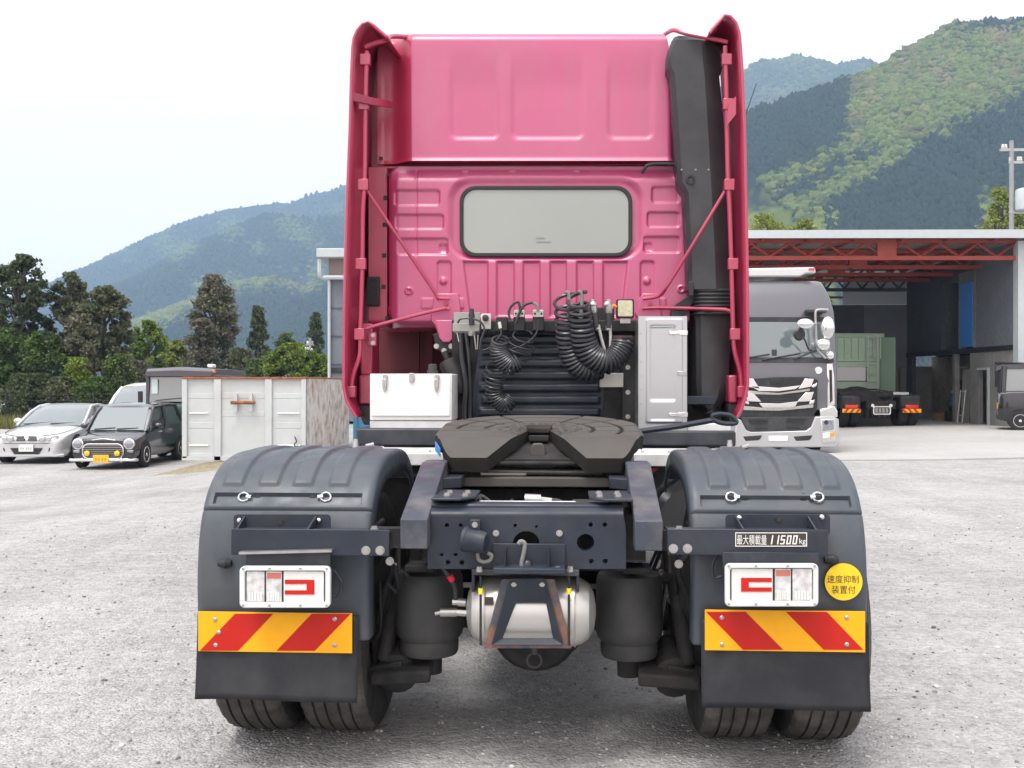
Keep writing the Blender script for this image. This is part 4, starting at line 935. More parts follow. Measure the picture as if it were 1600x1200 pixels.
# ---- axle, differential, brakes, suspension
b = MB(); b.cyl((-.75, 0, .5), (.75, 0, .5), .085, n=18); b.ell((0, 0, .49), (.24, .22, .215), 22, 12); ax = part(b, 'rear_axle', M['under'])
b = MB(); b.lathe([(.17, 0), (.18, .02), (.16, .05), (.05, .07)], (0, -.19, .47), BK, 24); part(b, 'differential_cover', M['under'], ax)
b = MB(); b.torus((.0, -.36, .375), BK, .028, .004); b.cyl((0, -.36, .40), (0, -.36, .425), .012); part(b, 'drain_ring', M['castplain'])
for s in (-1, 1):
    b = MB(); b.lathe([(.06, 0), (.085, .02), (.09, .12), (.085, .22), (.05, .24)], (s * .55, -.12, .36), (0, -.8, -.2), 16); part(b, 'brake_chamber', M['under'])
    b = MB(); b.lathe([(.2, 0), (.21, .02), (.21, .18)], (s * .55, 0, .5), (s, 0, 0), 28); part(b, 'brake_drum', M['under'])
    x = s * .475
    a = L(617 if s < 0 else 930, 960, -.30)[0]; c = L(725 if s < 0 else 1036, 960, -.30)[0]; xc = (a + c) / 2; r = abs(c - a) / 2
    b = MB(); b.lathe([(r * .60, 0), (r * .80, .006), (r * .84, .02), (r * .85, .05), (r * .83, .065), (r * .95, .085), (r * 1.0, .12), (r * .985, .20), (r * .965, .31), (r * .90, .33), (r * .5, .335)], (xc, -.30, .380), (0, 0, 1), 36); part(b, 'air_spring', M['bellows'])
    b = MB(); b.lathe([(r * .34, 0), (r * .36, .09)], (xc, -.28, .30), (0, 0, 1), 18); part(b, 'spring_seat', M['under'])
    b = MB(); b.prism([(xc + s * .02 - .055, -.34, .76), (xc + s * .02 + .055, -.34, .76), (xc + s * .02 + .055, -.34, .735), (xc + s * .02 - .055, -.34, .735)], (0, -.12, 0)); b.box((s * .52 - .008, -.46, .74), (s * .52 + .008, -.30, .90)); part(b, 'spring_hanger', M['under'], bevel=.004)
    b = MB(); b.box((s * .60 - .05, -.30, .29), (s * .60 + .05, -.05, .36)); b.prism([(s * .52, -.38, .31), (s * .66, -.38, .29), (s * .66, -.38, .34), (s * .52, -.38, .37)], (0, .3, 0)); part(b, 'suspension_arm', M['under'], bevel=.006)
    b = MB(); b.cyl((s * .575, -.30, .40), (s * .585, -.30, .33), .012, n=8); part(b, 'height_lever', M['zinc'])
    b = MB(); b.tube(catmull([(s * .60, -.35, .92), (s * .63, -.40, .88), (s * .60, -.38, .8), (s * .56, -.36, .74), (s * .60, -.33, .62), (s * .63, -.3, .5)], 6), .011, 8); part(b, 'brake_line', M['hose'])
    b = MB(); b.tube(catmull([(s * .60, -.30, .86), (s * .66, -.2, .80), (s * .68, -.1, .62)], 6), .015, 8); part(b, 'air_pipe', M['hosegrey'])
    for x_, y_, z in ((.57, -.50, .885), (.57, -.50, .835), (.55, -.48, .78)): b = MB(); b.bolt((s * x_, y_, z), BK, .012, .012); part(b, 'frame_bolt', M['zinc'])
for s in (-1, 1):
    b = MB(); b.prism([(s * .40, -.44, .30), (s * .64, -.42, .28), (s * .66, -.20, .30), (s * .42, -.2, .34)], (0, 0, .05)); part(b, 'lower_link', M['under'], bevel=.01)
    b = MB(); b.prism([(s * .56, -.30, .36), (s * .66, -.30, .34), (s * .66, -.30, .72), (s * .58, -.30, .80)], (0, .12, 0)); part(b, 'brake_backing', M['under'], bevel=.01)
    b = MB(); b.cyl((s * .60, -.34, .36), (s * .54, -.2, .80), .03, n=12); part(b, 'shock_absorber', M['under'])
rs2 = random.Random(3)
for k_ in range(26):
    sd_ = -1 if k_ % 2 else 1; x0_ = sd_ * rs2.uniform(.36, .62); z0_ = rs2.uniform(.55, .95); y0_ = rs2.uniform(-.35, .1)
    pts_ = [(x0_, y0_, z0_)]
    for q_ in range(4): pts_.append((pts_[-1][0] + rs2.uniform(-.07, .07), pts_[-1][1] + rs2.uniform(-.06, .10), pts_[-1][2] + rs2.uniform(-.14, .07)))
    b = MB(); b.tube(catmull(pts_, 5), rs2.choice([.007, .009, .012]), 6); part(b, 'chassis_hose', rs2.choice([M['hose'], M['hose'], M['hosegrey'], M['under']]))
for k_ in range(8):
    sd_ = -1 if k_ % 2 else 1
    b = MB(); x0_ = sd_ * rs2.uniform(.05, .38); b.box((x0_ - .03, rs2.uniform(-.3, -.15), .86 + rs2.uniform(-.03, .05)), (x0_ + .03, 0, .97)); part(b, 'valve_block', rs2.choice([M['under'], M['castplain'], M['navy_dark']]), bevel=.006)
b = MB(); b.cyl((0, .1, .62), (0, 3.0, .8), .06, n=14); part(b, 'drive_shaft', M['under'])
b = MB(); b.box((-.41, .3, .55), (.41, 1.6, .76)); b.box((-.40, -.2, .70), (.40, .2, .78)); part(b, 'chassis_clutter', M['under'])
for y_ in (.1, 1.0): b = MB(); b.box((-.42, y_, .80), (.42, y_ + .09, 1.0)); part(b, 'inner_crossmember', M['under'])

# ---- air tank and its cradle
tk0 = L(729, 960, -.50); tk1 = L(931, 960, -.50); zc = L(830, 958, -.55)[2]; rt = .132
yc = -.50
b = MB(); Lk = tk1[0] - tk0[0]
pr = [(.02, 0), (.07, .008), (.105, .028), (.122, .055), (rt - .003, .075), (rt, .078), (rt, Lk - .078), (rt - .003, Lk - .075), (.122, Lk - .055), (.105, Lk - .028), (.07, Lk - .008), (.02, Lk)]
b.lathe(pr, (tk0[0], yc, zc), (1, 0, 0), 40); tank = part(b, 'air_tank', M['tank'], angle=25)
for x in (.078, Lk - .078): b = MB(); b.torus((tk0[0] + x, yc, zc), (1, 0, 0), rt, .004, 40, 6); part(b, 'weld_seam', M['tank'], tank)
ycr = yc - rt - .018
def C(px, py): return L(px, py, ycr)
# the stamped trapezoid cradle: sides, base and window
b = MB()
outer = [(784, 905), (866, 905), (893, 1013), (756, 1013)]; inner = [(797, 905.5), (852, 905.5), (880, 1006), (769, 1006)]
b.frame_prism([C(*p) for p in outer], [C(*p) for p in inner], (0, .012, 0))
cr = part(b, 'tank_cradle', M['rusty'], bevel=.004)
fr_o = [C(797, 903), C(852, 903), C(881, 1007), C(768, 1007)]; fr_i = [C(806, 943), C(853, 943), C(864, 999), C(785, 999)]
for q_ in fr_i: q_[1] += .012
for q_ in fr_o: q_[1] -= .012
b = MB(); b.frame_prism(fr_o, fr_i, (0, .008, 0)); part(b, 'cradle_face', M['navy'], cr, bevel=.003)
b = MB(); [b.bolt(C(x, 912) + np.array([0, -.004, 0]), BK, .008, .008) for x in (803, 847)]; part(b, 'cradle_bolts', M['zinc'], cr)
b = MB(); boxL(b, 737, 891, 905, 899, -.62, .2); boxL(b, 737, 899, 742, 925, -.60, .15); boxL(b, 900, 899, 905, 925, -.60, .15); part(b, 'tank_hanger', M['navy_dark'], bevel=.003)
b = MB(); boxL(b, 770, 850, 883, 893, -.615, .012); boxL(b, 770, 889, 883, 897, -.70, .09); hp = part(b, 'hanger_plate', M['navy'], bevel=.003)
for px in (790, 857): b = MB(); b.prism([L(px, 855, -.617), L(px + 1.2, 855, -.617), L(px + 1.2, 893, -.617), L(px, 893, -.617)], (0, -.05, 0)); part(b, 'stiffener', M['navy'], hp)
for px in (749, 778, 871, 891): b = MB(); b.bolt(L(px, 893, -.66), (0, 0, 1), .011, .018); part(b, 'hanger_bolt', M['zinc'], hp)
for px in (751, 889):
    b = MB(); b.tube([C(px, 900), C(px, 1008)], .0045, 8); st = part(b, 'tank_strap', M['rubberseal'])
    b = MB(); b.cyl(C(px, 919), C(px, 928) , .009, n=10); part(b, 'strap_cap', M['yellowcap'], st)
b = MB(); polyL(b, [(757, 933), (771, 933), (771, 945), (757, 945)], ycr + .012, .002); part(b, 'tank_label', M['ink'], tank)
b = MB(); b.cyl(L(728, 942, -.50), L(716, 941, -.50), .016, n=12); b.cyl(L(716, 941, -.5), L(707, 941, -.5), .011, n=6); part(b, 'tank_fitting', M['zinc'], tank)
b = MB(); b.cyl(L(729, 958, -.50), L(713, 957, -.50), .013, n=6); b.cyl(L(713, 957, -.50), L(688, 957, -.50), .017, n=12); b.cyl(L(688, 957, -.50), L(680, 959, -.50), .008, n=8); part(b, 'drain_valve', M['zinc'], tank)
b = MB(); b.tube(catmull([L(660, 832, -.52), L(672, 856, -.53), L(690, 884, -.54), L(704, 903, -.53), L(711, 920, -.51), L(712, 936, -.50)], 6), .010, 8); hh = part(b, 'tank_hose', M['hose'])
b = MB(); b.cyl(L(702, 899, -.535), L(707, 907, -.53), .013, n=10); part(b, 'hose_band', M['redcap'], hh)
b = MB(); boxL(b, 682, 927, 687, 935, -.42, .01); part(b, 'spring_tag', M['yellowcap'])
# horn-like buzzer on the cross member
q = L(742, 845, -.66)
b = MB(); b.lathe([(.034, -.045), (.046, -.042), (.048, -.03), (.043, -.022), (.040, .03), (.036, .045), (.02, .05)], q, (1, -.25, -.12), 22); bz = part(b, 'reversing_buzzer', M['navy'])
b = MB(); boxL(b, 734, 813, 750, 830, -.66, .04); part(b, 'buzzer_bracket', M['navy'], bz, bevel=.003)
b = MB(); b.bolt(L(742, 820, -.66), BK, .008, .008); part(b, 'bolt', M['zinc'], bz)
b = MB(); b.tube(catmull(T.poly([(746, 864), (748, 874), (756, 878), (766, 875), (768, 868), (762, 864)], -.64), 5), .007, 8); part(b, 'buzzer_lead', M['hosegrey'], bz)
b = MB(); b.tube(catmull(T.poly([(810, 850), (814, 846), (820, 850), (818, 866), (815, 880), (817, 892)], -.64), 5), .008, 8); part(b, 'corrugated_lead', M['hosegrey'])
b = MB(); b.ell(L(824, 884, -.64), (.018, .014, .022), 10, 6); part(b, 'lead_clip', M['hose'])

# ---- mudguards
def fender_prof(n=70):
    P = []
    for k in range(n + 1):
        t = pi * (k / n); c_, s_ = cos(t), sin(t)
        P.append((.02 - .61 * np.sign(c_) * abs(c_) ** (2 / 3.0), .62 + .555 * abs(s_) ** (2 / 3.0)))
    P = np.array(P); P = P[P[:, 0] < .56]
    pre = np.array([(-.585, z) for z in np.linspace(.50, .60, 4)])
    P = np.concatenate([pre, P[1:]])
    # even spacing
    s = np.concatenate([[0], np.cumsum(np.linalg.norm(np.diff(P, axis=0), axis=1))]); ss = np.linspace(0, s[-1], 230)
    return np.stack([np.interp(ss, s, P[:, i]) for i in (0, 1)], 1), ss
FP, FS = fender_prof()
tan_ = np.gradient(FP, axis=0); tan_ /= np.linalg.norm(tan_, axis=1)[:, None]; FN = np.stack([-tan_[:, 1], tan_[:, 0]], 1)   # outward
zseam = L(450, 794, -.50)[2]; sseam = FS[np.argmin(np.abs(FP[:, 1] - zseam) + (FP[:, 0] > 0) * 9)]
s1 = FS[np.argmin(np.abs(FP[:, 1] - L(450, 786, -.48)[2]) + (FP[:, 0] > 0) * 9)]; s2 = FS[np.argmin(np.abs(FP[:, 1] - L(450, 769, -.45)[2]) + (FP[:, 0] > 0) * 9)]
srib = FS[np.argmin(np.abs(FP[:, 1] - L(450, 758, -.40)[2]) + (FP[:, 0] > 0) * 9)]
BARX = {}
for s in (-1, 1):
    if s < 0: x0, x1 = L(306, 930, -.585)[0], L(577, 930, -.585)[0]; ribs = [(357, 382), (412, 437), (465, 490), (520, 545)]; slot = (329, 566)
    else: x0, x1 = L(1082, 930, -.585)[0], L(1357, 930, -.585)[0]; ribs = [(1108, 1134), (1165, 1190), (1222, 1247), (1282, 1305)]; slot = (1087, 1333)
    BARX[s] = (x0, x1)
    edge_w = [(-.10, 0.0), (-.06, 0.0), (-.026, 0.0), (-.016, .002), (-.007, .007), (-.002, .015), (0, .026)]
    cols_ = [(x0 + d, off) for off, d in edge_w]
    inner_x = np.linspace(x0 + .034, x1 - .034, 110)
    cols_ += [(x, 0.0) for x in inner_x] + [(x1 - d, off) for off, d in reversed(edge_w)]
    ribx = [(L(a, 758, -.42)[0], L(c, 758, -.42)[0]) for a, c in ribs]; sx0, sx1 = L(slot[0], 777, -.47)[0], L(slot[1], 777, -.47)[0]
    G = np.zeros((len(FP), len(cols_), 3))
    for i, (p, nn) in enumerate(zip(FP, FN)):
        for j, (x, off) in enumerate(cols_):
            o_ = off
            if off == 0.0 and x0 + .04 < x < x1 - .04:
                S = FS[i]
                for a, c in ribx:
                    o_ += .012 * float(sstep(0, .012, min(x - a + .012, c + .012 - x))) * float(sstep(srib, srib + .012, S)) * float(1 - sstep(srib + 1.05, srib + 1.06, S))
                if sx0 < x < sx1 and s1 < S < s2: o_ -= .016 * float(sstep(0, .006, min(S - s1, s2 - S)))
            if abs(FS[i] - sseam) < .005: o_ -= .010
            G[i, j] = (x, p[0] + nn[0] * o_, p[1] + nn[1] * o_)
    b = MB(); b.grid(G, flip=False); fd = part(b, 'mudguard', M['fender'], angle=55)
    so = fd.modifiers.new('thick', 'SOLIDIFY'); so.thickness = .006; so.offset = -1
    for px in ((382, 510) if s < 0 else (1142, 1277)):
        dirx = 1 if (px in (382, 1142)) else -1
        c_ = L(px, 776, -.475)
        b = MB(); b.torus(c_ + np.array([0, -.012, 0]), (0, -1, .35), .017, .0035, 22, 6, 1.15); b.cyl(c_ + np.array([dirx * .012, -.006, 0]), c_ + np.array([dirx * .032, -.012, -.002]), .010, n=10); ri_ = part(b, 'pull_ring', M['chrome'], fd)
        b = MB(); b.lathe([(.017, 0), (.017, .006), (.008, .01)], c_ + np.array([dirx * .052, 0.004, -.004]), BK, 14); part(b, 'ring_socket', M['black'], fd)
    # flap
    fx0, fx1 = (L(309, 1060, -.60)[0], L(560, 1060, -.60)[0]) if s < 0 else (L(1095, 1060, -.60)[0], L(1357, 1060, -.60)[0])
    nx = 26; zz = np.linspace(.284, .60, 14); G = np.zeros((14, nx, 3))
    for i, z in enumerate(zz):
        for j in range(nx):
            t = j / (nx - 1); x = fx0 + (fx1 - fx0) * t
            G[i, j] = (x, -.602 - .03 * ((.66 - z) / .376) ** 2 + .004 * sin(t * 7 + 1), z + .004 * sin(t * 5))
    b = MB(); b.grid(G, flip=False); fl = part(b, 'mud_flap', M['flap'], angle=60)
    so = fl.modifiers.new('thick', 'SOLIDIFY'); so.thickness = .008; so.offset = 0
    # striped marker board
    bx0, by0, bx1, by1 = (309.5, 958.5, 550, 1017.5) if s < 0 else (1101.5, 955.5, 1352, 1016)
    yb = -.625
    b = MB(); boxL(b, bx0, by0, bx1, by1, yb, .006); bd = part(b, 'marker_board', M['orange'], bevel=.001)
    hgt = by1 - by0; tops = ([(345, 406), (465, 529)] if s < 0 else [])
    if s < 0: strips = [((347, 406), (312, 371)), ((487, 551), (431, 494))]
    else: strips = [((1103, 1165), (1161, 1224)), ((1228, 1292), (1287, 1349))]
    if s < 0: strips = [((367, 427), (312, 372)), ((487, 548), (432, 492))]
    for (ta, tb_), (ba, bb) in strips:
        b = MB(); polyL(b, [(ta, by0 + .6), (tb_, by0 + .6), (bb, by1 - .6), (ba, by1 - .6)], yb - .0012, .003); part(b, 'red_stripe', M['redfilm'], bd)
    for px, py in (((336, 968), (523, 967), (337, 1008), (523, 1008), (342, 988)) if s < 0 else ((1128, 965), (1323, 965), (1128, 1007), (1323, 1007))):
        b = MB(); b.lathe([(.0085, 0), (.0085, .002), (.004, .005)], L(px, py, yb - .001), BK, 10); part(b, 'rivet', M['zinc'], bd)
    # bracket arm
    yb = -.70
    xa, xb = (361, 608) if s < 0 else (1043, 1294)
    b = MB(); boxL(b, xa, 828, xb, 867, yb, .006); a = L(xa, 829, yb); c = L(xb, 829, yb); b.box((a[0], yb, a[2] - .006), (c[0], yb + .10, a[2])); arm = part(b, 'lamp_bracket_arm', M['navy'], bevel=.003)
    bpx = (365, 516) if s < 0 else (1134, 1297)
    b = MB(); polyL(b, rrect(bpx[0], 804, bpx[1], 836, 6), -.605, .008); part(b, 'bracket_backplate', M['navy'], arm)
    for px in ((367, 478) if s < 0 else (1162, 1275)):
        dx = 14 if s < 0 else -14
        q0, q1 = L(px, 829, yb + .002), L(px + dx, 806, -.607); wv = np.array([.006, 0, 0])
        b = MB(); b.prism([q0, q1, np.array([q1[0], q1[1], q0[2]])], wv); part(b, 'bracket_gusset', M['navy'], arm)
    for px, py in (((374, 813), (498, 813)) if s < 0 else ((1155, 809), (1284, 808))): b = MB(); b.ell(L(px, py, -.61), (.010, .008, .010), 10, 6); part(b, 'dome_bolt', M['chrome'], arm)
    kh = (438, 815) if s < 0 else (1217, 811)
    b = MB(); b.cyl(L(*kh, -.607), L(*kh, -.609), .010, n=10); boxL(b, kh[0], kh[1] - 2, kh[0] + (7 if s < 0 else -7), kh[1] + 1, -.6085, .002) if s < 0 else boxL(b, kh[0] - 7, kh[1] - 2, kh[0], kh[1] + 1, -.6085, .002); part(b, 'key_slot', M['rubberseal'], arm)
    for px, py in (((572, 860), (594, 860)) if s < 0 else ((1052, 857), (1074, 857))): b = MB(); b.bolt(L(px, py, yb), BK, .0125, .012); part(b, 'arm_bolt', M['zinc'], arm)
    b = MB(); b.bolt(L(585 if s < 0 else 1061, 828, yb + .03), (0, 0, 1), .012, .014); part(b, 'arm_bolt', M['zinc'], arm)
    b = MB(); x_ = s * .60; b.box((min(x_, s * .43), -.66, .86), (max(x_, s * .43), -.60, .93)); part(b, 'arm_root', M['under'], arm)
    px0 = 384 if s < 0 else 1129; px1 = 516 if s < 0 else 1279
    b = MB(); boxL(b, px0, 864, px1, 888, -.715, .012); lp = part(b, 'lamp_hanger', M['navy_dark'], arm, bevel=.002)
    if s < 0: b = MB(); polyL(b, [(373, 862.5), (518, 859), (518, 863), (373, 866.5)], -.735, .03); part(b, 'bright_strip', M['zinc'], arm)
    # tail lamp
    X0, Y0, X1, Y1 = (374, 885, 516, 950) if s < 0 else (1133, 881, 1279, 948)
    yl_ = -.745
    b = MB(); polyL(b, rrect(X0 + 2, Y0 + 2, X1 - 2, Y1 - 2, 7), yl_ + .016, .06); tl = part(b, 'tail_lamp', M['navy_dark'])
    b = MB(); b.frame_prism(T.poly(rrect(X0, Y0, X1, Y1, 8), yl_), T.poly(rrect(X0 + 8, Y0 + 7, X1 - 8, Y1 - 8, 4), yl_), (0, .02, 0)); part(b, 'lamp_bezel', mat('satin_silver_bezel', (.72,.76,.75), .4, .25) if s < 0 else bpy.data.materials['satin_silver_bezel'], tl, bevel=.003)
    for fx in (.04, .33, .67, .96):
        for yy in (Y0 + 3.6, Y1 - 3.8): b = MB(); b.cyl(L(X0 + (X1 - X0) * fx, yy, yl_), L(X0 + (X1 - X0) * fx, yy, yl_ - .003), .0048, n=8); part(b, 'bezel_screw', M['greybox'], tl)
    secs = [(385, 413, 'lensclear'), (415.5, 440, 'lensclear'), (443, 506, 'lenswhite')] if s < 0 else [(1143, 1207.5, 'lenswhite'), (1211, 1236, 'lensclear'), (1238.5, 1269, 'lensclear')]
    for xa, xb, mm in secs: b = MB(); boxL(b, xa, Y0 + 8, xb, Y1 - 9, yl_ + .008, .01); part(b, 'lamp_lens', M[mm], tl, bevel=.002)
    redx = (417, 439) if s < 0 else (1212, 1235)
    b = MB(); boxL(b, redx[0], Y0 + 10, redx[1], Y0 + 19, yl_ + .0065, .003); part(b, 'stop_lens', mat('pale_red_lens', (.5,.16,.12), .3) if s < 0 else bpy.data.materials['pale_red_lens'], tl)
    b = MB()
    for xa, xb in ((387, 411), (417, 438)) if s < 0 else ((1213, 1234), (1241, 1266)):
        for k in range(5): boxL(b, xa + 1 + k * (xb - xa - 2) / 5, Y1 - 24, xa + (k + .75) * (xb - xa - 2) / 5 + 1, Y1 - 11, yl_ + .0055, .003)
    part(b, 'lens_prisms', M['lenswhite'], tl)
    b = MB()
    cp = [(445, 906), (491, 906), (491, 929), (445, 929), (445, 922.5), (479, 922.5), (479, 912.5), (445, 912.5)] if s < 0 else [(1206, 903), (1158, 903), (1158, 924.5), (1206, 924.5), (1206, 918), (1170, 918), (1170, 909.5), (1206, 909.5)]
    polyL(b, cp, yl_ + .0055, .004); part(b, 'red_reflector_mark', M['redfilm'], tl)
    b = MB(); xw = (517, 930) if s < 0 else (1128, 900); b.tube(catmull(T.poly([(xw[0], xw[1]), (xw[0] + (10 if s < 0 else -12), xw[1] + 2), (xw[0] + (16 if s < 0 else -14), xw[1] - 20), (xw[0] + (4 if s < 0 else 0), xw[1] - 40)], -.66), 5), .005, 6); part(b, 'lamp_lead', M['hose'], tl)

# ---- lettering
def text_mesh(body, name, m, parent, origin, width, height, yl):
    cu = bpy.data.curves.new('lettering', 'FONT'); cu.body = body; cu.size = 1.0; cu.extrude = 0.0; cu.resolution_u = 3
    to = bpy.data.objects.new('lettering', cu); col.objects.link(to); bpy.context.view_layer.update()
    dg = bpy.context.evaluated_depsgraph_get(); me = bpy.data.meshes.new_from_object(to.evaluated_get(dg)); bpy.data.objects.remove(to); bpy.data.curves.remove(cu)
    n = len(me.vertices); co = np.zeros(n * 3); me.vertices.foreach_get('co', co); co = co.reshape(-1, 3)
    if n == 0: return None
    lo, hi = co.min(0), co.max(0); q = np.zeros_like(co)
    q[:, 0] = origin[0] + (co[:, 0] - lo[0]) / (hi[0] - lo[0]) * width
    q[:, 2] = origin[2] + (co[:, 1] - lo[1]) / (hi[1] - lo[1]) * height; q[:, 1] = yl
    me.vertices.foreach_set('co', q.ravel()); me.update(); me.name = name; me.materials.clear(); me.materials.append(m)
    o = bpy.data.objects.new(name, me); col.objects.link(o); o.parent = parent; return o
yp = -.703
b = MB(); boxL(b, 1149, 832, 1261, 854, yp, .002); pl_ = part(b, 'load_plate', M['ink'])
b = MB(); b.frame_prism(T.poly([(1149, 832), (1261, 832), (1261, 854), (1149, 854)], yp - .001), T.poly([(1150.2, 833.2), (1259.8, 833.2), (1259.8, 852.8), (1150.2, 852.8)], yp - .001), (0, .002, 0)); part(b, 'plate_border', M['whiteprint'], pl_)
def txt(body, px0, py0, px1, py1, yl, m, parent): a = L(px0, py1, yl); c = L(px1, py0, yl); return text_mesh(body, 'lettering', m, parent, a, c[0] - a[0], c[2] - a[2], yl)
txt('最大積載量', 1151.5, 836, 1198, 851, yp - .0015, M['whiteprint'], pl_)
SEG = {'1': 'bc', '5': 'acdfg', '0': 'abcdef'}
def sevenseg(ch, x0, x1, y0, y1):
    t = 1.9; ym = (y0 + y1) / 2; sl = lambda x, y: (x + (y1 - y) * .16, y)
    R_ = {'a': (x0, y0, x1, y0 + t), 'g': (x0, ym - t / 2, x1, ym + t / 2), 'd': (x0, y1 - t, x1, y1), 'f': (x0, y0, x0 + t, ym), 'e': (x0, ym, x0 + t, y1), 'b': (x1 - t, y0, x1, ym), 'c': (x1 - t, ym, x1, y1)}
    b = MB()
    for k, q in enumerate(SEG[ch]): a0, b0, a1, b1 = R_[q]; b.prism(T.poly([sl(a0, b0), sl(a1, b0), sl(a1, b1), sl(a0, b1)], yp - .0015 - .0001 * k), (0, .001, 0))
    return part(b, 'numeral', M['whiteprint'], pl_)
for k, ch in enumerate('11500'): sevenseg(ch, 1199.5 + k * 9.6, 1206.3 + k * 9.6, 836.5, 850.5)
txt('kg', 1249, 841, 1259, 852.3, yp - .0015, M['whiteprint'], pl_)
q = L(1318, 909, -.605); rdisc = T.size(28.5, -.605)
b = MB(); b.lathe([(rdisc, 0), (rdisc, .0015)], q, BK, 48); ds = part(b, 'round_sticker', M['yellow'])
txt('速度抑制', 1292.5, 899, 1342, 911, -.6075, M['ink'], ds); txt('装置付', 1299.5, 915, 1337, 927.5, -.6075, M['ink'], ds)
b = MB(); b.lathe([(.012, 0), (.02, .03), (.012, .05)], L(341, 880, -.6), (1, 0, 0), 10); part(b, 'rubber_stop', M['rubberseal']); b = MB(); b.lathe([(.012, 0), (.02, .03), (.012, .05)], L(1288, 874, -.6), (1, 0, 0), 10); part(b, 'rubber_stop', M['rubberseal'])
# ================================================================== OTHER VEHICLES
M['carglass'] = mat('car_window_glass', (.10,.12,.125), .04, 0.0, coat=1.0, spec=1.0, ior=1.8)
M['screen'] = mat('pale_windscreen', (.13,.165,.17), .05, 0.0, coat=1.0, spec=0.6, ior=1.7)
M['screendark'] = mat('dark_windscreen', (.09,.115,.125), .05, 0.0, coat=1.0, spec=1.0, ior=1.8)
M['silverpaint'] = mat('silver_car_paint', (.60,.61,.62), .28, .45, coat=.6)
M['plumpaint'] = mat('black_plum_car_paint', (.022,.018,.024), .22, .1, coat=1.0)
M['whitecar'] = mat('white_car_paint', (.78,.78,.76), .3, coat=.6)
M['darkgreen'] = mat('dark_green_bus_paint', (.03,.07,.065), .3, coat=.5)
M['plumroof'] = mat('grey_plum_roof_paint', (.075,.068,.080), .35, coat=.4)
M['lorrygrey'] = mat('metallic_grey_lorry_paint', (.13,.135,.15), .30, .35, coat=.7)
M['blackcar'] = mat('black_car_paint', (.012,.013,.016), .2, coat=1.0)
M['plateyel'] = mat('yellow_number_plate', (.75,.45,.03), .5); M['platewht'] = mat('white_number_plate', (.75,.76,.76), .5)
M['fogyel'] = mat('yellow_fog_lamp', (.75,.55,.02), .15, .2, coat=.8)
M['headlamp'] = mat('headlamp_glass', (.34,.36,.40), .08, .6, var=.3, vscale=30, coat=.8)
M['alloy'] = mat('alloy_rim', (.70,.70,.70), .25, .9)
M['rubberflat'] = mat('car_tyre', (.022,.022,.022), .85)
def mirror_pts(half): return half + [(-x, z) for x, z in reversed(half)]
def loft(b, secs, cap=True, flip=False):
    """secs: list of (y, half-section [(x,z)...] from bottom outside to top centre)"""
    rows = []
    for y, half in secs:
        full = [(x, z) for x, z in half] + [(-x, z) for x, z in reversed(half) if x > 1e-6]
        rows.append([(x, y, z) for x, z in full])
    b.grid(np.array(rows), flip=flip)
    if cap:
        n = len(rows[0]); o = b.n
        b.add(rows[0], [tuple(range(n))]); b.add(rows[-1], [tuple(range(n - 1, -1, -1))])
def car_wheel(root, x, y, R, w_, out_sign, spokes=5, chrome=False):
    b = MB(); b.lathe([(R * .62, -w_ / 2), (R * .93, -w_ / 2), (R, -w_ / 2 + .03), (R, w_ / 2 - .03), (R * .93, w_ / 2), (R * .64, w_ / 2)], (x, y, R), (out_sign, 0, 0), 36); wh = b.build('wheel', M['rubberflat'], root)
    b = MB(); xo = w_ / 2 - .006
    b.torus((x + out_sign * xo, y, R), (1, 0, 0), R * .60, R * .045, 32, 6)
    for k in range(spokes):
        a = 2 * pi * k / spokes; d = np.array([0, sin(a), cos(a)]); e = np.array([0, cos(a), -sin(a)]); c = np.array([x + out_sign * xo, y, R])
        b.prism([c + e * R * .10, c + d * R * .58 + e * R * .07, c + d * R * .58 - e * R * .07, c - e * R * .10], (-out_sign * .03, 0, 0))
    b.lathe([(R * .16, 0), (R * .14, .012)], (x + out_sign * xo, y, R), (out_sign, 0, 0), 16); b.build('rim', M['alloy'], wh)
    b = MB(); b.lathe([(R * .6, -.01), (R * .6, .0)], (x + out_sign * (xo - .05), y, R), (out_sign, 0, 0), 24); b.build('brake_disc', M['under'], wh)

# ---------------------------------------------------------------- silver coupe
zg = float(ground_z(-11.2, 24)); F = Frame((-11.28, 23.8, -.41)); root = empty('silver_coupe', F.loc, 0, 'low silver-white coupe with twin kidney grille at the far left', 'car')
def body_sec(w_, zb, zt, crown=.03, tuck=.06):
    return [(w_ * .90, zb), (w_ * .985, zb + .10), (w_, zb + (zt - zb) * .45), (w_ * .985, zt - (zt - zb) * .22), (w_ * .95, zt - .035), (w_ * .86, zt - .004), (w_ * .5, zt + crown * .8), (0, zt + crown)]
st = [(0.0, .62, .18, .56), (.04, .74, .17, .61), (.15, .82, .17, .66), (.45, .87, .18, .72), (1.0, .88, .20, .80), (1.35, .88, .20, .86), (2.2, .885, .2, .90), (3.2, .885, .22, .93), (3.9, .87, .24, .95), (4.35, .82, .3, .93), (4.49, .74, .36, .86)]
b = MB(); loft(b, [(y, body_sec(w_, zb, zt)) for y, w_, zb, zt in st]); b.build('body', M['silverpaint'], root, angle=40)
gs = [(1.20, .77, .84, .86), (1.45, .74, .88, 1.02), (1.75, .70, .9, 1.19), (2.05, .64, .9, 1.315), (2.5, .61, .92, 1.355), (3.0, .60, .93, 1.325), (3.5, .63, .93, 1.18), (3.95, .66, .93, .97)]
b = MB(); loft(b, [(y, [(w_ + .12 * (1.37 - zt), zb), (w_ + .05, zb + (zt - zb) * .5), (w_, zt - .03), (w_ * .92, zt), (w_ * .5, zt + .012), (0, zt + .015)]) for y, w_, zb, zt in gs]); b.build('greenhouse_glass', M['screen'], root, angle=40)
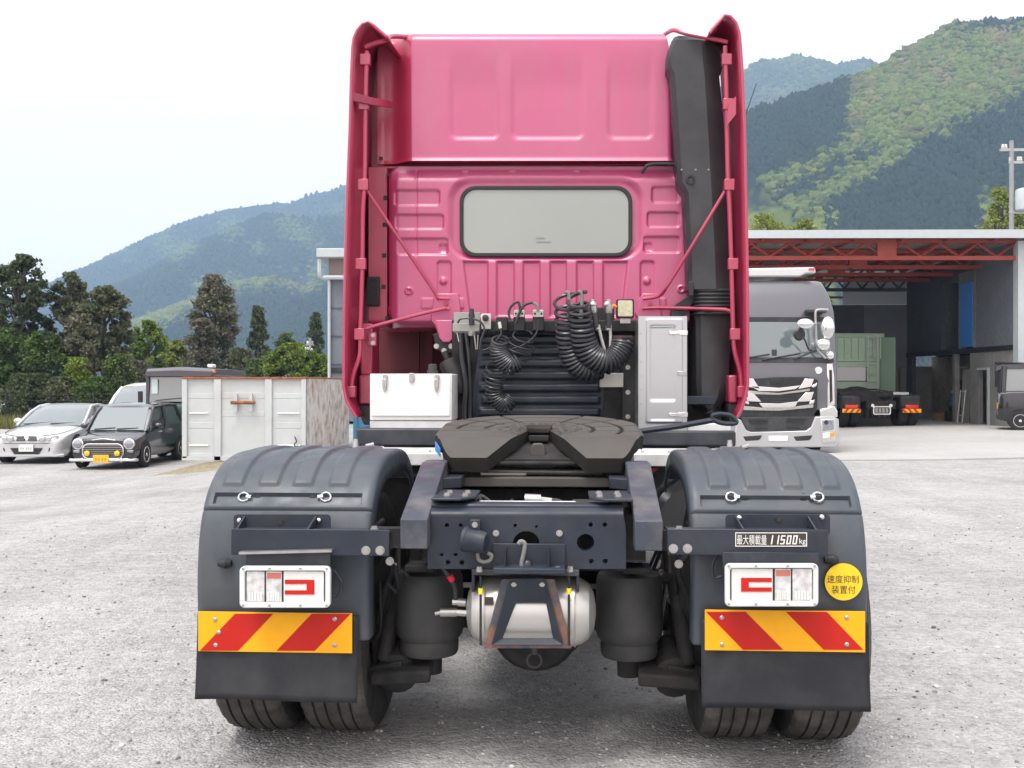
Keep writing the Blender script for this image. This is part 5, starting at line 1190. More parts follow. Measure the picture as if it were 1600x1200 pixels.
b = MB(); loft(b, [(y, [(w_ + .01, zt - .04), (w_ * .93, zt + .012), (w_ * .5, zt + .026), (0, zt + .03)]) for y, w_, zb, zt in gs[3:6]]); b.build('roof', M['silverpaint'], root, angle=40)
for s in (-1, 1):
    b = MB(); b.tube([(s * .80, 1.18, .86), (s * .77, 1.45, 1.0), (s * .72, 1.75, 1.18), (s * .65, 2.05, 1.31), (s * .63, 2.5, 1.345), (s * .64, 3.0, 1.30), (s * .67, 3.5, 1.15), (s * .74, 3.95, .95)], .035, 8); b.build('pillar', M['silverpaint'], root)
    b = MB(); b.tube([(s * .69, 2.55, 1.33), (s * .85, 2.6, .92)], .03, 8); b.build('pillar', M['silverpaint'], root)
    b = MB(); b.ell((s * .98, 1.62, .96), (.11, .06, .07)); b.build('door_mirror', M['silverpaint'], root)
    car_wheel(root, s * .80, .72, .315, .22, s); car_wheel(root, s * .80, 3.45, .315, .22, s)
    b = MB(); b.lathe([(.345, 0), (.345, .012)], (s * .865, .72, .33), (s, 0, 0), 28); b.build('wheel_arch', M['under'], root); b = MB(); b.lathe([(.345, 0), (.345, .012)], (s * .865, 3.45, .33), (s, 0, 0), 28); b.build('wheel_arch', M['under'], root)
    xa, xb = (.28, .70) if s > 0 else (-.70, -.28)
    b = MB(); pts = [(xa, .0, .555), (xb, .09, .565), (xb, .11, .665), (xa + .02, .02, .650)] if s > 0 else [(xa, .09, .565), (xb, .0, .555), (xb - .02, .02, .650), (xa, .11, .665)]
    b.prism(pts, (0, -.045, 0)); hl = b.build('headlamp', M['headlamp'], root, bevel=.01)
    b = MB(); [b.lathe([(.06, 0), (.062, .008), (.045, .012)], (s * x, -.03 + (.03 if x > .45 else 0), .605), BK, 18) for x in (.37, .52)]; b.build('lamp_reflectors', M['chrome'], hl)
    b = MB(); b.prism([(s * .03, -.012, .545), (s * .24, .0, .545), (s * .235, .0, .655), (s * .05, -.008, .66)], (0, -.012, 0)); k_ = b.build('kidney_grille', M['black'], root, bevel=.01)
    b = MB(); [b.box((min(s * x, s * (x + .008)), -.028, .555), (max(s * x, s * (x + .008)), -.014, .65)) for x in np.linspace(.06, .21, 7)]; b.build('grille_bars', M['zinc'], k_)
    b = MB(); b.prism([(s * .50, .03, .30), (s * .76, .14, .31), (s * .74, .14, .40), (s * .52, .03, .39)], (0, -.045, 0)); b.build('fog_recess', M['black'], root, bevel=.012)
b = MB(); b.prism([(-.38, -.005, .385), (.38, -.005, .385), (.28, -.005, .235), (-.28, -.005, .235)], (0, -.02, 0)); b.build('lower_grille', M['black'], root, bevel=.01)
b = MB(); loft(b, [(-.03, [(.72, .19), (.74, .21), (.70, .23), (0, .235)]), (.1, [(.82, .17), (.83, .22), (.8, .25), (0, .26)])]); b.build('splitter', M['silverpaint'], root)
b = MB(); b.box((-.17, -.04, .30), (.17, -.025, .465)); np_ = b.build('number_plate', M['platewht'], root, bevel=.004)
b = MB(); [b.box((x, -.0415, .34), (x + .035, -.0405, .40)) for x in (-.13, -.08, .0, .05, .1)]; b.build('plate_print', mat('faint_plate_print', (.45, .5, .48), .5), np_)
for s in (-1, 1): b = MB(); b.tube(catmull([(s * .25, .03, .655), (s * .62, .25, .70), (s * .74, .7, .775), (s * .78, 1.15, .845)], 5), .006, 5); b.build('bonnet_gap', M['rubberseal'], root)
b = MB(); b.tube(catmull([(-.80, .12, .50), (-.5, -.005, .49), (0, -.03, .485), (.5, -.005, .49), (.80, .12, .50)], 5), .007, 5); b.build('bumper_gap', M['duct'], root)
b = MB(); b.tube([(-.66, 1.22, .895), (-.1, 1.30, .93), (.0, 1.34, .955)], .012, 6); b.tube([(.0, 1.22, .91), (.55, 1.30, .92)], .012, 6); b.build('wipers', M['black'], root)

# ---------------------------------------------------------------- plum-black retro car
F = Frame((-8.86, 22.2, -.385)); root = empty('retro_car', F.loc, 0, 'small black retro car with round headlamps and yellow number plate', 'car')
st = [(.0, .60, .22, .60), (.03, .68, .2, .645), (.12, .71, .2, .67), (.5, .73, .2, .74), (.9, .735, .22, .80), (1.4, .735, .22, .83), (2.6, .735, .22, .85), (3.1, .73, .24, .86), (3.32, .69, .28, .86), (3.39, .62, .32, .82)]
b = MB(); loft(b, [(y, body_sec(w_, zb, zt, .025)) for y, w_, zb, zt in st]); b.build('body', M['plumpaint'], root, angle=40)
gs = [(.80, .66, .78, .80), (1.0, .645, .8, 1.0), (1.18, .62, .82, 1.18), (1.38, .585, .83, 1.325), (1.7, .575, .83, 1.375), (2.4, .575, .84, 1.385), (2.95, .57, .85, 1.35), (3.15, .58, .85, 1.18), (3.32, .60, .85, .90)]
b = MB(); loft(b, [(y, [(w_ + .06 * (1.38 - zt) / .5, zb), (w_ + .03, zb + (zt - zb) * .5), (w_, zt - .03), (w_ * .92, zt), (w_ * .5, zt + .01), (0, zt + .012)]) for y, w_, zb, zt in gs]); b.build('side_glass', M['carglass'], root, angle=40)
b = MB(); b.prism([(-.60, .775, .80), (.60, .775, .80), (.52, 1.335, 1.31), (-.52, 1.335, 1.31)], (0, -.018, .016)); b.build('windscreen', M['screen'], root)
b = MB(); loft(b, [(y, [(w_ + .012, zt - .05), (w_ * .94, zt + .012), (w_ * .5, zt + .03), (0, zt + .034)]) for y, w_, zb, zt in [(1.30, .60, .8, 1.29)] + gs[3:7]]); b.build('roof', M['plumpaint'], root, angle=40)
for s in (-1, 1):
    b = MB(); b.tube([(s * .68, .78, .80), (s * .66, 1.0, 1.0), (s * .635, 1.18, 1.17), (s * .60, 1.38, 1.31), (s * .59, 2.4, 1.37), (s * .59, 2.95, 1.33), (s * .62, 3.3, .92)], .032, 8); b.build('pillar', M['plumpaint'], root)
    b = MB(); b.tube([(s * .60, 2.0, 1.36), (s * .68, 2.02, .84)], .04, 8); b.build('pillar', M['plumpaint'], root)
    b = MB(); b.ell((s * .83, 1.02, .90), (.10, .06, .065)); b.build('door_mirror', M['plumpaint'], root)
    car_wheel(root, s * .665, .55, .28, .16, s, 9); car_wheel(root, s * .665, 2.9, .28, .16, s, 9)
    b = MB(); b.lathe([(.31, 0), (.31, .012)], (s * .722, .55, .29), (s, 0, 0), 26); b.build('wheel_arch', M['under'], root)
    b = MB(); b.lathe([(.31, 0), (.31, .012)], (s * .722, 2.9, .29), (s, 0, 0), 26); b.build('wheel_arch', M['under'], root)
    b = MB(); b.lathe([(.115, 0), (.125, .03), (.12, .06), (.095, .07)], (s * .555, .06, .545), BK, 28); hl = b.build('headlamp', M['chrome'], root)
    b = MB(); b.lathe([(.094, 0), (.085, .018), (.05, .028), (.01, .032)], (s * .555, -.012, .545), BK, 24); b.build('lamp_glass', M['headlamp'], hl)
    b = MB(); b.box((s * .58 - .07, -.01, .36), (s * .58 + .07, .05, .415)); b.build('indicator', M['headlamp'], root, bevel=.012)
    b = MB(); b.lathe([(.055, 0), (.062, .01), (.058, .035), (.03, .045)], (s * .325, -.05, .345), BK, 22); b.build('fog_lamp', M['fogyel'], root)
    b = MB(); b.box((s * .70, 1.5, .74), (s * .745, 1.62, .765)); b.build('door_handle', M['chrome'], root, bevel=.004)
    b = MB(); b.ell((s * .42, -.09, .20), (.03, .03, .055)); b.build('bumper_overrider', M['chrome'], root)
g_ = rrect(-.44, .23, .44, .545, .13, 6)
b = MB(); b.prism([(x, -.018, z) for x, z in g_], (0, .03, 0)); gr = b.build('grille', M['black'], root)
b = MB(); b.tube([(x, -.022, z) for x, z in g_], .016, 8, closed=True); b.build('grille_surround', M['chrome'], gr)
b = MB(); [b.box((-.42, -.03, z), (.42, -.018, z + .012)) for z in (.28, .325, .37, .415, .46, .50)]; b.build('grille_bars', M['zinc'], gr)
b = MB(); b.tube(catmull([(-.72, .05, .20), (-.66, -.05, .20), (-.3, -.085, .20), (.3, -.085, .20), (.66, -.05, .20), (.72, .05, .20)], 5), .034, 10); b.build('bumper', M['chrome'], root)
b = MB(); b.box((-.17, -.14, .15), (.17, -.125, .315)); np_ = b.build('number_plate', M['plateyel'], root, bevel=.004)
b = MB(); [b.box((x, -.1415, .19), (x + .035, -.1405, .25)) for x in (-.12, -.06, .02, .08)]; b.build('plate_print', mat('worn_plate_print', (.5, .28, .03), .5), np_)
b = MB(); b.tube([(-.50, .765, .835), (-.05, .80, .865)], .012, 6); b.tube([(.0, .765, .84), (.46, .80, .86)], .012, 6); b.build('wipers', M['black'], root)
b = MB(); b.tube(catmull([(-.40, .02, .60), (0, .0, .655), (.40, .02, .60)], 6), .008, 6); b.build('bonnet_trim', M['chrome'], root)

# ---------------------------------------------------------------- white van behind
F = Frame((-10.15, 27.2, -.40)); root = empty('white_van', F.loc, 0, 'white van half hidden behind the black retro car', 'van')
st = [(.0, .78, .25, .85), (.1, .83, .22, .95), (.6, .85, .22, 1.05), (1.4, .85, .22, 1.08), (4.2, .85, .22, 1.08), (4.4, .8, .3, 1.05)]
b = MB(); loft(b, [(y, body_sec(w_, zb, zt, .02)) for y, w_, zb, zt in st]); b.build('body', M['whitecar'], root, angle=40)
gs = [(.35, .80, 1.0, 1.02), (1.0, .76, 1.05, 1.55), (1.35, .70, 1.05, 1.80), (2, .70, 1.05, 1.86), (4.0, .70, 1.05, 1.86), (4.3, .72, 1.05, 1.7)]
b = MB(); loft(b, [(y, [(w_ + .05, zb), (w_ + .03, (zb + zt) / 2), (w_, zt - .04), (w_ * .9, zt), (0, zt + .02)]) for y, w_, zb, zt in gs]); b.build('glass', M['screen'], root, angle=40)
b = MB(); loft(b, [(y, [(w_ + .02, zt - .09), (w_ * .97, zt), (w_ * .85, zt + .03), (0, zt + .05)]) for y, w_, zb, zt in gs[2:]]); b.build('roof', M['whitecar'], root, angle=40)
for s in (-1, 1):
    b = MB(); b.tube([(s * .82, .35, 1.02), (s * .785, 1.0, 1.52), (s * .72, 1.35, 1.76)], .045, 8); b.build('pillar', M['whitecar'], root)
    b = MB(); b.box((s * .98 - .07, .5, 1.10), (s * .98 + .07, .58, 1.32)); b.build('door_mirror', M['black'], root, bevel=.02)
    car_wheel(root, s * .76, .9, .32, .19, s); car_wheel(root, s * .76, 3.6, .32, .19, s)
b = MB(); b.tube([(-.6, .33, 1.06), (.55, .36, 1.10)], .014, 6); b.build('wiper', M['black'], root)

# ---------------------------------------------------------------- dark green minibus
F = Frame((-8.30, 25.6, -.40)); root = empty('green_minibus', F.loc, 0, 'dark green minibus with plum roof peak, mostly hidden behind the white skip', 'bus')
b = MB(); b.box((-0.84, .0, .30), (0.84, 3.2, 1.40)); b.build('body', M['darkgreen'], root, bevel=.06)
b = MB(); b.box((-0.82, .06, 1.40), (0.82, 3.15, 2.08)); b.build('cabin_glass', M['carglass'], root, bevel=.04)
b = MB(); b.prism([(-.76, .0, 1.42), (.76, .0, 1.42), (.74, .045, 2.06), (-.74, .045, 2.06)], (0, -.015, 0)); ws = b.build('windscreen', M['screendark'], root)
b = MB(); b.box((-.70, -.03, 1.62), (-.55, -.018, 1.98)); b.build('sun_sticker', mat('pale_screen_sheet', (.55,.68,.66), .3), ws)
b = MB(); b.tube([(-.6, -.03, 1.45), (.1, -.03, 1.52)], .014, 6); b.tube([(.05, -.03, 1.44), (.65, -.03, 1.50)], .014, 6); b.build('wipers', M['black'], ws)
b = MB(); loft(b, [(-.12, [(0.80, 2.05), (0.84, 2.09), (0.81, 2.17), (0, 2.20)]), (.05, [(0.84, 2.05), (0.86, 2.12), (0.82, 2.24), (0, 2.29)]), (3.1, [(0.84, 2.05), (0.86, 2.12), (0.82, 2.24), (0, 2.29)])]); b.build('roof', M['plumroof'], root, angle=40)
for s in (-1, 1):
    b = MB(); b.box((s * 0.81 - .04, -.01, 1.38), (s * 0.81 + .04, .1, 2.08)); b.build('pillar', M['plumroof'], root, bevel=.01)
    b = MB(); b.box((s * 0.94 - .05, -.18, 1.42), (s * 0.94 + .05, -.1, 1.68)); b.tube([(s * 0.94, -.14, 1.42), (s * 0.82, .0, 1.32)], .012, 6); b.build('door_mirror', M['black'], root, bevel=.01)
    b = MB(); b.lathe([(.1, 0), (.11, .02), (.06, .03)], (s * .58, .0, .85), BK, 18); b.build('headlamp', M['headlamp'], root)
    for y_ in (.8, 2.5): car_wheel(root, s * .72, y_, .36, .2, s)
b = MB(); b.box((.62, .2, 2.27), (.76, .5, 2.36)); b.build('roof_lamp', M['platewht'], root, bevel=.02)
b = MB(); b.box((.81, -.04, 2.14), (.87, .1, 2.22)); b.build('marker_lamp', M['amber'], root, bevel=.01)

# ---------------------------------------------------------------- grey lorry, facing the camera
LZ = -.02
F = Frame((5.56, 21.3, LZ)); root = empty('grey_lorry', F.loc, 0, 'dark grey lorry with chrome grille parked behind the red truck', 'lorry')
def gp(b, pts, yl, dep): return b.prism(F.poly(pts, yl), (0, dep, 0))
def gb(b, x0, y0, x1, y1, yl, dep): return gp(b, [(x0, y0), (x1, y0), (x1, y1), (x0, y1)], yl, dep)
# cab: loft of horizontal sections, front bowed
rows = []
def hw(z): return 1.235 if z < 2.9 else 1.235 - .18 * sstep(2.9, 3.72, z) ** 1.5
for z, dy in ((.95, .0), (1.2, .0), (1.55, -.02), (1.95, .02), (2.3, .07), (2.75, .14), (3.0, .19), (3.3, .27), (3.55, .38), (3.66, .50), (3.70, .75)):
    w_ = float(hw(z)); xs = np.concatenate([[-w_, -w_], np.linspace(-w_ + .05, w_ - .05, 9), [w_, w_]])
    ys = np.concatenate([[2.2, dy + .12], dy + .06 * (np.linspace(-1, 1, 9) ** 4), [dy + .12, 2.2]]); rows.append([(x, y, z) for x, y in zip(xs, ys)])
b = MB(); b.grid(np.array(rows)); b.add(rows[-1], [tuple(range(13))]); b.build('cab', M['lorrygrey'], root, angle=45)
b = MB(); b.prism([(-1.10, .065, 2.02), (1.10, .065, 2.02), (1.08, .155, 2.79), (-1.08, .155, 2.79)], (0, -.035, 0)); b.build('windscreen', M['screen'], root, bevel=.02)
b = MB(); b.prism([(-1.12, .15, 2.79), (1.12, .15, 2.79), (1.10, .165, 2.88), (-1.10, .165, 2.88)], (0, -.035, 0)); b.build('visor_strip', M['black'], root)
b = MB(); b.prism([(-1.15, .04, 1.93), (1.15, .04, 1.93), (1.12, .062, 2.03), (-1.12, .062, 2.03)], (0, -.05, 0)); b.build('scuttle', M['duct'], root, bevel=.01)
for x0, x1, z0, z1 in ((-.95, -.2, 1.98, 2.10), (-.35, .45, 1.98, 2.12), (.3, .95, 2.0, 2.25)):
    b = MB(); b.tube([(x0, -.02, z0), (x1, .01, z1)], .018, 6); b.build('wiper', M['black'], root)
b = MB(); gb(b, 1206, 546, 1214, 556, .03, .02); b.build('sensor_box', M['duct'], root, bevel=.01)
# grille
b = MB(); gp(b, [(1150, 600), (1170, 592), (1215, 589), (1262, 589), (1278, 593), (1277, 640), (1270, 652), (1155, 652), (1147, 640)], -.05, .06); gr = b.build('grille', M['black'], root, bevel=.01)
def bar(pts, nm='chrome_bar', m='chrome', yl=-.10): b = MB(); gp(b, pts, yl, .05); return b.build(nm, M[m], gr, bevel=.008)
mir = lambda P: [(2 * 1217.5 - x, y) for x, y in P]
bar([(1172, 603), (1183, 603.5), (1217, 606), (1252, 602), (1243, 608), (1217, 611.5), (1186, 611)])
for P in ([(1258, 591), (1272, 592), (1268, 604), (1247, 608), (1252, 601)], [(1268, 603), (1277, 598), (1276, 603), (1270, 606)]):
    bar(P, m='chrome'); bar(mir(P), m='chrome')
bar([(1165, 610), (1217, 614), (1266, 607), (1265, 611), (1217, 617), (1168, 616)], m='zinc', yl=-.08)
bar([(1186, 630), (1217, 630.5), (1247, 627), (1243, 635), (1234, 637), (1192, 637)])
for P in ([(1258, 614), (1272, 612), (1267, 627), (1245, 628)], [(1265, 628), (1273, 624), (1272, 630), (1264, 632)]): bar(P); bar(mir(P))
bar([(1160, 634), (1190, 637), (1244, 635), (1271, 631), (1271, 637), (1217, 642), (1162, 641)], m='zinc', yl=-.08)
for y_ in (618, 622.5, 627): b = MB(); gb(b, 1176, y_, 1258, y_ + 1.6, -.07, .03); b.build('grille_slat', M['duct'], gr)
b = MB(); gp(b, rrect(1204, 594.5, 1221, 598.5, 1.5), -.08, .04); b.build('front_emblem', M['rubberseal'], gr)
# bumper
bo = [(1151, 653), (1158, 656), (1166, 672), (1174, 675), (1260, 673), (1268, 667), (1274, 651), (1300, 650), (1311, 655), (1312, 692), (1306, 699), (1128, 699), (1124, 690), (1126, 654)]
M['bumpersilver'] = mat('silver_bumper_paint', (.44,.45,.46), .35, .4, coat=.4)
b = MB(); gp(b, bo, -.12, .5); bu = b.build('bumper', M['bumpersilver'], root, bevel=.02)
b = MB(); gp(b, [(1157, 652), (1274, 651), (1268, 667), (1260, 673), (1174, 675), (1166, 672)], -.07, .1); lg = b.build('lower_grille', M['duct'], root, bevel=.01)
for x0, x1, y0, y1 in ((1170, 1200, 655, 657.5), (1230, 1259, 653.5, 656), (1173, 1200, 659, 661.5), (1230, 1256, 657.5, 660), (1180, 1200, 668, 670.5), (1230, 1250, 666, 669)): b = MB(); gb(b, x0, y0, x1, y1, -.09, .03); b.build('grille_slot', M['rubberseal'], lg)
for x0, x1 in ((1161, 1191), (1240, 1270)): b = MB(); gp(b, [(x0, 682), (x1, 680), (x1 - 3, 686), (x1 - 6, 688), (x0 + 4, 689)], -.128, .02); b.build('fog_slot', M['black'], bu, bevel=.01)
b = MB(); gb(b, 1201, 681, 1231, 689, -.13, .02); b.build('plate_holder', M['platewht'], bu, bevel=.004)
b = MB(); b.cyl(F.p(1279, 578.5, .02), F.p(1279, 578.5, -.005), F.size(5.6, 0), n=24); b.build('round_sticker', M['platewht'], root)
for s in (1, -1):
    q = (lambda P: P) if s > 0 else mir
    b = MB(); gp(b, q([(1282, 655), (1305, 654), (1307, 690), (1284, 692)]), -.14, .1); hl = b.build('headlamp', M['chrome'], root, bevel=.01)
    b = MB(); gp(b, q([(1285, 657), (1303, 656), (1303, 671), (1286, 674)]), -.15, .03); b.build('lamp_glass', M['headlamp'], hl, bevel=.01)
    b = MB(); b.cyl(F.p(*q([(1291, 660)])[0], -.15), F.p(*q([(1291, 660)])[0], -.165), .045, n=16); b.build('lamp_bowl', M['black'], hl)
    b = MB(); gp(b, q([(1286, 677), (1304, 675), (1304, 682), (1286, 685)]), -.15, .03); b.build('lower_lamp', M['platewht'], hl, bevel=.006)
    b = MB(); gp(b, q([(1297, 676), (1304, 675), (1304, 682), (1297, 683.5)]), -.156, .02); b.build('indicator', M['amber'], hl)
    b = MB(); gp(b, q([(1281, 640), (1304, 634), (1309, 642), (1309, 652), (1282, 654)]), -.10, .3); b.build('corner_panel', M['chrome'], root, bevel=.02)
    b = MB(); gp(b, q([(1292, 567), (1301, 567), (1304, 590), (1305, 632), (1293, 640)]), .02, .5); b.build('step_panel', M['chrome'], root, bevel=.02)
    b = MB(); gp(b, q([(1296, 578), (1300, 578), (1301, 626), (1297, 630)]), .01, .02); b.build('step_slot', M['black'], root)
    b = MB(); b.tube(catmull([F.p(*p, -.18) for p in q([(1294, 484), (1278, 484), (1274, 490), (1275, 515), (1277, 545), (1290, 560)])], 4), .025, 8); ma_ = b.build('mirror_arm', M['zinc'], root)
    m0 = q([(1293, 512)])[0]
    b = MB(); b.ell(F.p(*m0, -.2), (.15, .11, .235), 18, 12); b.build('mirror_housing', M['chrome'], root)
    m0 = q([(1286, 538)])[0]; b = MB(); b.ell(F.p(*m0, -.2), (.15, .11, .13), 16, 10); b.build('mirror_housing', M['chrome'], root)
    m0 = q([(1296, 555)])[0]; b = MB(); b.ell(F.p(*m0, -.1), (.10, .10, .09), 14, 8); b.build('mirror_housing', M['chrome'], root)
m0 = F.p(1258, 506, -.45)
b = MB(); b.ell(m0, (.17, .08, .11), 18, 10); fm = b.build('forward_mirror', M['chrome'], root)
b = MB(); b.tube([m0, F.p(1268, 506, -.35), F.p(1276, 506, -.2)], .016, 6); b.build('mirror_stem', M['zinc'], fm)
m0 = F.p(1248, 522.5, -.40)
b = MB(); b.lathe([(.12, 0), (.13, .03), (.10, .06)], m0, (.2, -1, -.1), 22); km = b.build('round_mirror', M['black'], root)
b = MB(); b.tube(catmull([m0, F.p(1257, 530, -.3), F.p(1263, 545, -.2), F.p(1268, 548, -.05)], 4), .018, 6); b.build('mirror_stem', M['black'], km)
b = MB(); gb(b, 1262, 483, 1292, 489, -.05, .25); b.build('mirror_visor', M['duct'], root, bevel=.02)
# roof spoiler and box body
b = MB(); gp(b, [(1160, 425), (1168, 419), (1274, 417), (1276, 427), (1260, 428), (1250, 433), (1165, 433)], .5, .9); rs = b.build('roof_spoiler', M['silverpaint'], root, bevel=.04)
b = MB(); gb(b, 1264, 419, 1273, 422.5, .48, .03); b.build('marker_lamp', M['lensred'], rs)
b = MB(); b.box((-1.24, 2.3, .95), (1.24, 8.5, 3.65)); b.build('cargo_box', M['silverpaint'], root, bevel=.03)
for s in (-1, 1):
    for y_ in (1.3, 6.4): car_wheel(root, s * 1.05, y_, .5, .3, s, 8)
b = MB(); b.box((-.45, .6, .45), (.45, 8.4, .95)); b.build('chassis', M['under'], root)

# ---------------------------------------------------------------- green tractor unit in the workshop
F = Frame((11.36, 31.5, .14)); root = empty('green_tractor_truck', F.loc, 0, 'pale green tractor unit standing inside the open workshop', 'truck')
GP = mat('pale_green_cab_paint', (.29,.40,.29), .4, var=.05); GD = mat('dark_green_cab_paint', (.12,.2,.13), .5)
b = MB(); b.box((-1.22, 2.3, 1.75), (.95, 4.6, 3.0)); b.build('cab', GP, root, bevel=.04)
b = MB(); b.box((-1.22, 2.1, 2.05), (.72, 2.3, 2.85)); 
up = b.build('cab_top', GP, root, bevel=.02)
for k in range(9): b = MB(); x = -1.15 + k * .23; b.box((x, 2.06, 2.15), (x + .05, 2.1, 2.82)); b.build('cab_rib', GP, up)
b = MB(); b.prism([(.74, 2.2, .9), (1.2, 2.0, .9), (1.2, 2.0, 2.85), (.74, 2.2, 2.85)], (0, 2.0, 0)); b.build('side_deflector', GD, root, bevel=.02)
b = MB(); b.box((-.75, 2.05, 1.42), (.35, 2.10, 1.88)); b.build('rear_window', M['carglass'], root, bevel=.01)
b = MB(); b.box((-1.0, 2.11, 1.15), (.72, 2.3, 2.05)); b.build('cab_rear_wall', GP, root, bevel=.03)
for x in (.28, .60): b = MB(); b.tube([(x, 1.95, .95), (x, 1.95, 2.9)], .022, 6); b.build('ladder_rail', M['zinc'], root)
for k in range(7): b = MB(); b.tube([(.28, 1.95, 1.1 + k * .28), (.60, 1.95, 1.1 + k * .28)], .016, 6); b.build('ladder_rung', M['zinc'], root)
b = MB(); b.box((-1.2, .2, .75), (.45, 2.1, 1.10)); b.ell((-.5, .8, 1.0), (.5, .5, .25)); b.ell((.2, .5, .95), (.35, .4, .18)); b.build('fifth_wheel', M['under'], root, bevel=.02)
b = MB(); b.box((-.45, .0, .55), (.45, 4.5, .80)); b.build('chassis', M['under'], root)
for s in (-1, 1):
    b = MB(); b.box((s * .92 - .32, .0, .55), (s * .92 + .32, 1.15, .98)); b.build('mudguard', M['black'], root, bevel=.08)
    for x in (.75, 1.07): b = MB(); tyre_mesh(b, s * x, .27, .5, .28, .55, .49, 48); b.build('rear_wheel', [M['rubberflat'], M['rubberflat']], root)
    b = MB(); b.box((s * .93 - .28, -.05, .44), (s * .93 + .28, -.03, .56)); mb_ = b.build('marker_board', M['orange'], root)
    for k in range(3): b = MB(); x = s * .93 - .24 + k * .18; b.prism([(x, -.053, .445), (x + .08, -.053, .445), (x + .08 - s * .09, -.053, .555), (x - s * .09, -.053, .555)], (0, .004, 0)); b.build('red_stripe', M['redfilm'], mb_)
    b = MB(); b.box((s * .93 - .2, -.06, .58), (s * .93 + .2, -.03, .68)); b.build('tail_lamp', M['lensred'], root, bevel=.01)
    b = MB(); b.lathe([(.05, 0), (.05, .02)], (s * .28, -.03, .66), BK, 12); b.build('reflector', M['platewht'], root)
b = MB(); b.prism(  [(x, -.06, z) for x, z in rrect(-.27, .38, .27, .64, .05)], (0, .02, 0)); np_ = b.build('number_plate', M['duct'], root)
b = MB(); b.frame_prism([(x, -.064, z) for x, z in rrect(-.27, .38, .27, .64, .05)], [(x, -.064, z) for x, z in rrect(-.24, .41, .24, .61, .04)], (0, .004, 0)); b.build('plate_rim', M['platewht'], np_)
b = MB(); [b.box((-.2 + k * .105, -.064, .44), (-.13 + k * .105, -.0605, .58)) for k in range(4)]; b.build('plate_print', M['greybox'], np_)
b = MB(); b.box((.35, .9, .98), (1.2, 1.7, 1.06)); b.build('side_deck', M['aludeck'], root)

# ---------------------------------------------------------------- black kei van at the right edge (seen from behind)
F = Frame((13.75, 29.0, .17)); root = empty('black_minivan', F.loc, -pi / 2 - .42, 'black box-shaped minivan cut off by the right edge', 'van')
st = [(0, .70, .33, 1.05), (.06, .735, .28, 1.08), (.3, .74, .24, 1.08), (3.0, .74, .24, 1.06), (3.3, .7, .3, .95)]
b = MB(); loft(b, [(y, body_sec(w_, zb, zt, .01)) for y, w_, zb, zt in st]); b.build('body', M['blackcar'], root, angle=40)
gs = [(.03, .66, 1.02, 1.10), (.08, .66, 1.02, 1.70), (.16, .655, 1.02, 1.82), (2.4, .65, 1.02, 1.84), (2.75, .66, 1.02, 1.5), (3.1, .68, 1.0, 1.1)]
b = MB(); loft(b, [(y, [(w_ + .05, zb), (w_ + .03, (zb + zt) / 2), (w_, zt - .04), (w_ * .9, zt), (0, zt + .01)]) for y, w_, zb, zt in gs]); b.build('glasshouse', M['carglass'], root, angle=40)
b = MB(); loft(b, [(y, [(w_ + .03, zt - .13), (w_ * 1.02, zt), (w_ * .88, zt + .05), (0, zt + .07)]) for y, w_, zb, zt in [(-.04, .65, 1, 1.79), (.1, .655, 1, 1.83)] + gs[3:4]]); b.build('roof', M['blackcar'], root, angle=40)
b = MB(); b.prism([(-.55, .02, 1.16), (.55, .02, 1.16), (.53, .065, 1.66), (-.53, .065, 1.66)], (0, -.015, 0)); b.build('rear_window', M['carglass'], root, bevel=.02)
b = MB(); b.frame_prism([(-.57, .005, 1.14), (.57, .005, 1.14), (.55, .05, 1.68), (-.55, .05, 1.68)], [(-.545, .003, 1.165), (.545, .003, 1.165), (.525, .047, 1.655), (-.525, .047, 1.655)], (0, -.012, 0)); b.build('window_trim', M['duct'], root)
for s in (-1, 1):
    b = MB(); b.tube([(s * .70, .06, 1.05), (s * .685, .1, 1.7)], .05, 8); b.build('pillar', M['blackcar'], root)
    b = MB(); b.box((s * .66 - .05, .0, .72), (s * .66 + .05, .08, 1.02)); b.build('tail_lamp', M['carglass'], root, bevel=.015)
    for y_ in (.55, 2.85): car_wheel(root, s * .675, y_, .28, .155, s, 7)
    b = MB(); b.lathe([(.31, 0), (.31, .012)], (s * .728, .55, .3), (s, 0, 0), 26); b.build('wheel_arch', M['under'], root)
    for y_ in (.12, 1.05, 2.05): b = MB(); b.tube([(s * .72, y_, 1.05), (s * .70, y_ + .02, 1.4), (s * .675, y_ + .04, 1.78)], .045 if y_ > .2 else .07, 6); b.build('side_pillar', M['blackcar'], root)
    b = MB(); b.tube([(s * .735, .15, 1.09), (s * .735, 2.6, 1.08)], .018, 6); b.build('waist_trim', M['duct'], root)
    b = MB(); b.box((s * .74 - .012, 1.12, .88), (s * .74 + .012, 1.28, .91)); b.build('door_handle', M['chrome'], root)
    b = MB(); b.box((s * .742 - .004, 1.07, .35), (s * .742 + .004, 1.08, 1.05)); b.build('door_gap', M['rubberseal'], root)
b = MB(); b.box((-.66, -.05, .30), (.66, .1, .48)); b.build('rear_bumper', M['blackcar'], root, bevel=.04)
b = MB(); b.box((-.5, -.01, .80), (.5, .02, .84)); b.build('trim_strip', M['duct'], root)
b = MB(); b.box((-.17, -.02, .6), (.17, .0, .765)); b.build('number_plate', M['plateyel'], root)
